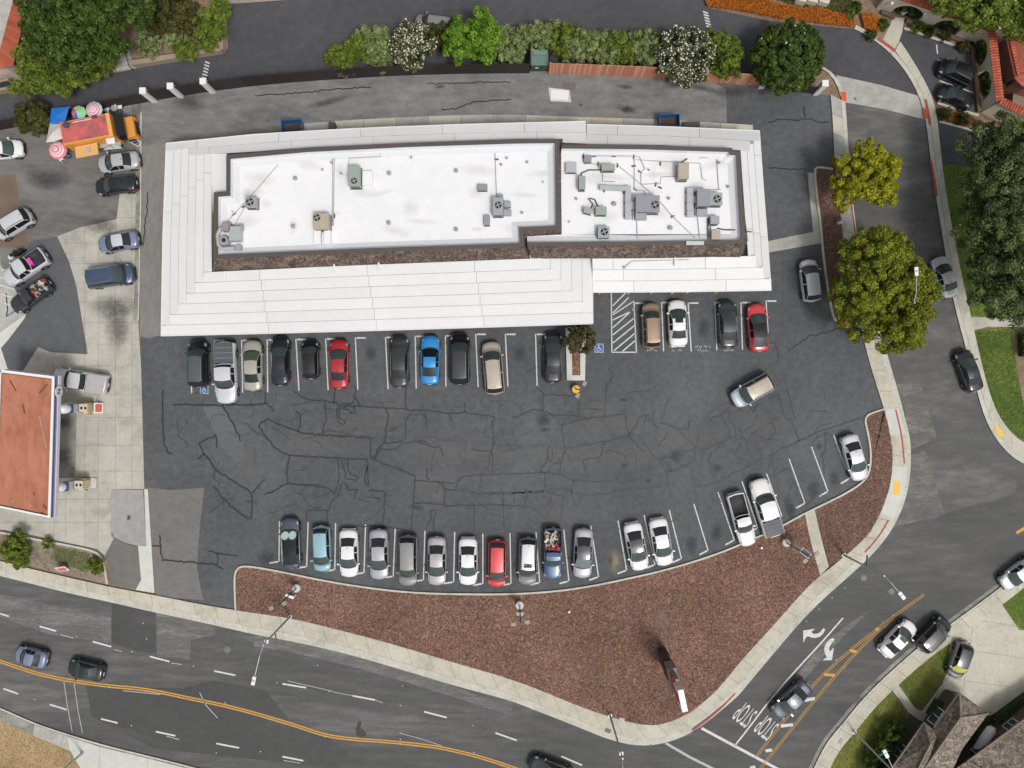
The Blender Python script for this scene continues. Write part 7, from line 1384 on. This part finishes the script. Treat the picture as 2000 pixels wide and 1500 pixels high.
# hedge row
for i, (px, py, r, mt, lab) in enumerate(((665, 112, 1.1, 'green', 'leftmost low green bush of the hedge behind the dark fence'), (700, 95, 1.3, 'green', 'second green bush from the left end of the hedge'), (740, 90, 1.4, 'sage', 'pale green bush left of the cream blossomed shrub'), (870, 72, 1.5, 'dusty', 'dull olive bush between the cream blossoms and the lime tree'),
        (978, 75, 1.5, 'sage', 'pale sage bush right of the lime tree'), (1000, 100, 1.2, 'sage', 'low sage bush left of the transformer bay'), (1035, 75, 1.1, 'sage', 'sage bush above the transformer bay, left one'), (1065, 72, 1.1, 'sage', 'sage bush above the transformer bay, right one'), (1100, 82, 1.4, 'green', 'green hedge bush just right of the transformer bay'),
        (1135, 92, 1.5, 'sage', 'pale hedge bush, second right of the transformer bay'), (1170, 90, 1.5, 'sage', 'pale hedge bush, third right of the transformer bay'), (1205, 95, 1.5, 'green', 'green hedge bush, fourth right of the transformer bay'), (1240, 92, 1.4, 'sage', 'pale hedge bush, fifth right of the transformer bay'), (1262, 108, 1.1, 'sage', 'hedge bush beside the white blossom tree'), (1280, 95, 1.0, 'dark', 'dark bush tucked under the white blossom tree'))):
    hedge('hedge_bush', lab, px, py, 2.6+.3*(i % 3), r*1.15, mt, int(60*r), .30, 100, .07, seed=40+i, zc=1.4, cat='bush', group='bushes of the hedge between alley and driveway', lowcut=-.6)
tree('twiggy_shrub', 'bare grey-brown twiggy shrub against the dark fence', 672, 123, 1.6, 1.3, 'brown', 50, .3, 70, .05, seed=60, zc=.9, cat='shrub')
tree('grey_shrub', 'dry grey-green shrub left of the cream blossoms', 740, 118, 1.7, 1.2, 'sage', 50, .28, 80, .05, seed=61, zc=.9, cat='shrub')
tree('clipped_bush', 'clipped oval green bush at the corner of the fuel station planter', 30, 1068, 2.0, 1.0, 'green', 60, .30, 120, .07, [(36, 1055, .9, 0), (32, 1085, 1.0, 0), (18, 1075, .7, 0), (40, 1095, .6, -.1)], seed=62, zc=1.0, cat='bush')
tree('low_bush', 'small dark bush at the right end of the fuel station planter', 188, 1104, 1.0, .7, 'green', 24, .24, 70, .06, seed=63, zc=.4, cat='bush')
tree('low_bush', 'tiny pale-spotted bush in the fuel station planter', 94, 1062, .8, .5, 'green', 16, .2, 60, .05, flowers=(40, 'petal', .04), seed=64, zc=.4, cat='bush')
tree('garden_bush', 'dark round bush in front of the shingled house', 1742, 1443, 2.2, 1.2, 'dark', 60, .32, 100, .08, [(1740, 1440, 1.0, 0), (1722, 1465, 1.0, -.2), (1755, 1425, .7, -.2), (1710, 1490, 1.0, -.2)], seed=65, zc=1.2, cat='bush')
for i, (x, y, r, m_, l_) in enumerate(((1700, 70, .5, 'dusty', 'low dusty plant beside the orange flowers'), (1725, 48, .45, 'dark', 'dark tuft above the orange flowers near the path'), (1792, 52, .6, 'green', 'green tuft beside the parking kerb of the visitor lot, left one'), (1815, 62, .5, 'dark', 'dark tuft beside the visitor lot kerb, middle one'), (1845, 68, .6, 'dusty', 'dusty tuft beside the visitor lot kerb, right one'), (1660, 30, .5, 'green', 'green tuft behind the orange flower bed, left one'), (1672, 14, .5, 'dark', 'dark tuft behind the orange flower bed, right one'), (1845, 222, .6, 'dusty', 'orange-brown plant in the strip below the visitor lot, left one'), (1880, 234, .6, 'dusty', 'orange-brown plant in the strip below the visitor lot, right one'), (1880, 92, .5, 'olive', 'dry plant near the corner of the cream wall'))):
    tree('garden_tuft', l_, x, y, .9, r, m_, 18, .2, 60, .05, seed=70+i, zc=.4, cat='plant', lowcut=-.9)
for i, (x, y, l_) in enumerate(((1775, 5, 'dark bush behind the first arch of the cream wall'), (1835, 28, 'dark bush behind the second arch of the cream wall'), (1925, 100, 'dark bush behind the upper arch of the east wall'), (1940, 165, 'dark bush behind the lower arch of the east wall'))):
    tree('arch_bush', l_, x, y, 1.5, 1.0, 'dark', 30, .3, 80, .07, seed=90+i, zc=.7, cat='bush')
# box hedges
def boxhedge(pts, z, mat, label, n=5000, seed=1):
    q = W(pts); c = q[0]; t = thing('clipped_hedge', label, 'hedge', (c.x, c.y, 0)); xs = [p.x for p in q]; ys = [p.y for p in q]; g = np.random.default_rng(seed)
    def inside(x, y):
        r_ = False; j = len(q)-1
        for i in range(len(q)):
            if (q[i].y > y) != (q[j].y > y) and x < (q[j].x-q[i].x)*(y-q[i].y)/(q[j].y-q[i].y)+q[i].x: r_ = not r_
            j = i
        return r_
    P_ = [(x, y) for x, y in zip(g.uniform(min(xs), max(xs), n), g.uniform(min(ys), max(ys), n)) if inside(x, y)]
    a = np.array(P_)-np.array([[c.x, c.y]]); zz_ = z*np.clip(g.beta(5, 1.3, len(a)), 0, 1); cen = np.c_[a, zz_]
    leaves('foliage', LM[mat], cen, np.tile([0, 0, 1.0], (len(a), 1)), .08, np.clip(g.normal(.5, .2, len(a)), 0, .92), t)
    MB().prism([tuple(p.xy-c.xy) for p in [sum(q, Vector())/len(q)+(p-sum(q, Vector())/len(q))*.9 for p in q]], 0, z*.8).build('inner_mass', flat('hedge core', (.03, .04, .012), .95), t)
    return t
boxhedge([(1825, 1360), (1836, 1366), (1815, 1398), (1805, 1392)], 1.2, 'dark', 'dark clipped hedge block in front of the shingled house', 3500, 2)
boxhedge([(1930, 1400), (2080, 1290), (2100, 1300), (1945, 1412)], .8, 'dark', 'long dark hedge between the driveway and the second shingled house', 9000, 3)
boxhedge([(1982, 650), (2060, 640), (2060, 680), (1985, 700)], 1.5, 'pine', 'grey-green hedge block at the right edge beside the lawn', 6000, 4)
def scatter(name, outline, z, mat, n, size, kind='stuff', seed=1, spread=.05, aspect=.55, flatk=.6, tone=(.5, .22)):
    q = W(outline); g = np.random.default_rng(seed); xs = np.array([p.x for p in q]); ys = np.array([p.y for p in q]); x = g.uniform(xs.min(), xs.max(), n*3); y = g.uniform(ys.min(), ys.max(), n*3)
    ins_ = np.zeros(len(x), bool); j = len(q)-1
    for i in range(len(q)):
        cnd = ((ys[i] > y) != (ys[j] > y)) & (x < (xs[j]-xs[i])*(y-ys[i])/(ys[j]-ys[i]+1e-12)+xs[i]); ins_ ^= cnd; j = i
    x, y = x[ins_][:n], y[ins_][:n]; cen = np.c_[x, y, z+g.uniform(0, spread, len(x))]
    o = leaves(name, LM[mat], cen, np.tile([0, 0, 1.0], (len(x), 1)), size, np.clip(g.normal(tone[0], tone[1], len(x)), 0, 1), None, aspect, flatk); o['kind'] = kind; return o
FL = [(1372, -5), (1380, 15), (1440, 22), (1520, 38), (1600, 48), (1665, 55), (1668, 42), (1640, 30), (1600, 18), (1560, 18), (1510, 8), (1480, -10)]
scatter('orange_flowers', FL, .15, 'orange', 12000, .08, seed=5, spread=.35, tone=(.62, .22))
scatter('orange_flowers', [(1678, 30), (1700, 30), (1716, 42), (1712, 62), (1702, 68), (1684, 55)], .15, 'orange', 2500, .08, seed=6, spread=.35, tone=(.62, .22))
scatter('flower_bed_greens', [(1420, -20), (1480, -10), (1560, 15), (1620, 22), (1660, 35), (1665, -20)], .1, 'dusty', 3500, .09, seed=7, spread=.3)
scatter('orange_flowers', [(1833, 212), (1905, 232), (1925, 245), (1905, 254), (1836, 234)], .1, 'orange', 900, .07, seed=8, spread=.25, tone=(.35, .25))
LB = bin_(LOTK[:i1+1])+[(1601, 1124)]+SB[24:6:-1]
scatter('mulch_chips', LB, .14, 'mulch', 42000, .055, seed=9, spread=.03, aspect=.4)
scatter('mulch_chips', bin_(LOTK[i1+1:])+SB[33:25:-1]+[(1619, 1106)], .14, 'mulch', 11000, .055, seed=10, spread=.03, aspect=.4)
scatter('mulch_chips', [(1592, 331), (1626, 333), (1640, 415), (1647, 472), (1660, 550), (1678, 628), (1640, 632), (1618, 560), (1604, 440)], .14, 'mulch', 6000, .055, seed=11, spread=.03, aspect=.4)
scatter('grass_blades', [(1902, 650), (1975, 642), (1985, 720), (2000, 800), (2040, 830), (2040, 860), (2000, 862), (1965, 834), (1945, 805), (1926, 750)], .06, 'grass', 14000, .06, seed=12, spread=.05, aspect=.25, flatk=0)
scatter('grass_blades', [(1838, 322), (1960, 335), (2050, 330), (2050, 616), (1890, 618), (1866, 500), (1848, 400)], .06, 'grass', 22000, .06, seed=13, spread=.06, aspect=.25, flatk=0, tone=(.4, .2))
scatter('grass_blades', [(1853, 1258), (1850, 1310), (1838, 1330), (1800, 1384), (1790, 1383), (1754, 1333)], .08, 'grass', 9000, .05, seed=14, spread=.04, aspect=.25, flatk=0, tone=(.6, .22))
scatter('grass_blades', [(1737, 1350), (1773, 1392), (1745, 1440), (1722, 1500), (1614, 1500), (1640, 1458), (1667, 1426)], .08, 'grass', 14000, .05, seed=15, spread=.04, aspect=.25, flatk=0, tone=(.6, .25))
scatter('grass_blades', [(1957, 1180), (2060, 1105), (2060, 1238), (1992, 1228)], .07, 'grass', 6000, .05, seed=16, spread=.04, aspect=.25, flatk=0)
scatter('grass_blades', [(105, 1066), (175, 1080), (185, 1100), (170, 1118), (110, 1095)], .13, 'grass', 4000, .05, seed=17, spread=.06, aspect=.25, flatk=0)
scatter('dry_grass_blades', [(0, 1403), (35, 1422), (133, 1457), (143, 1475), (200, 1500), (0, 1500)], .04, 'brown', 4000, .06, seed=18, spread=.05, aspect=.2, flatk=0, tone=(.8, .2))
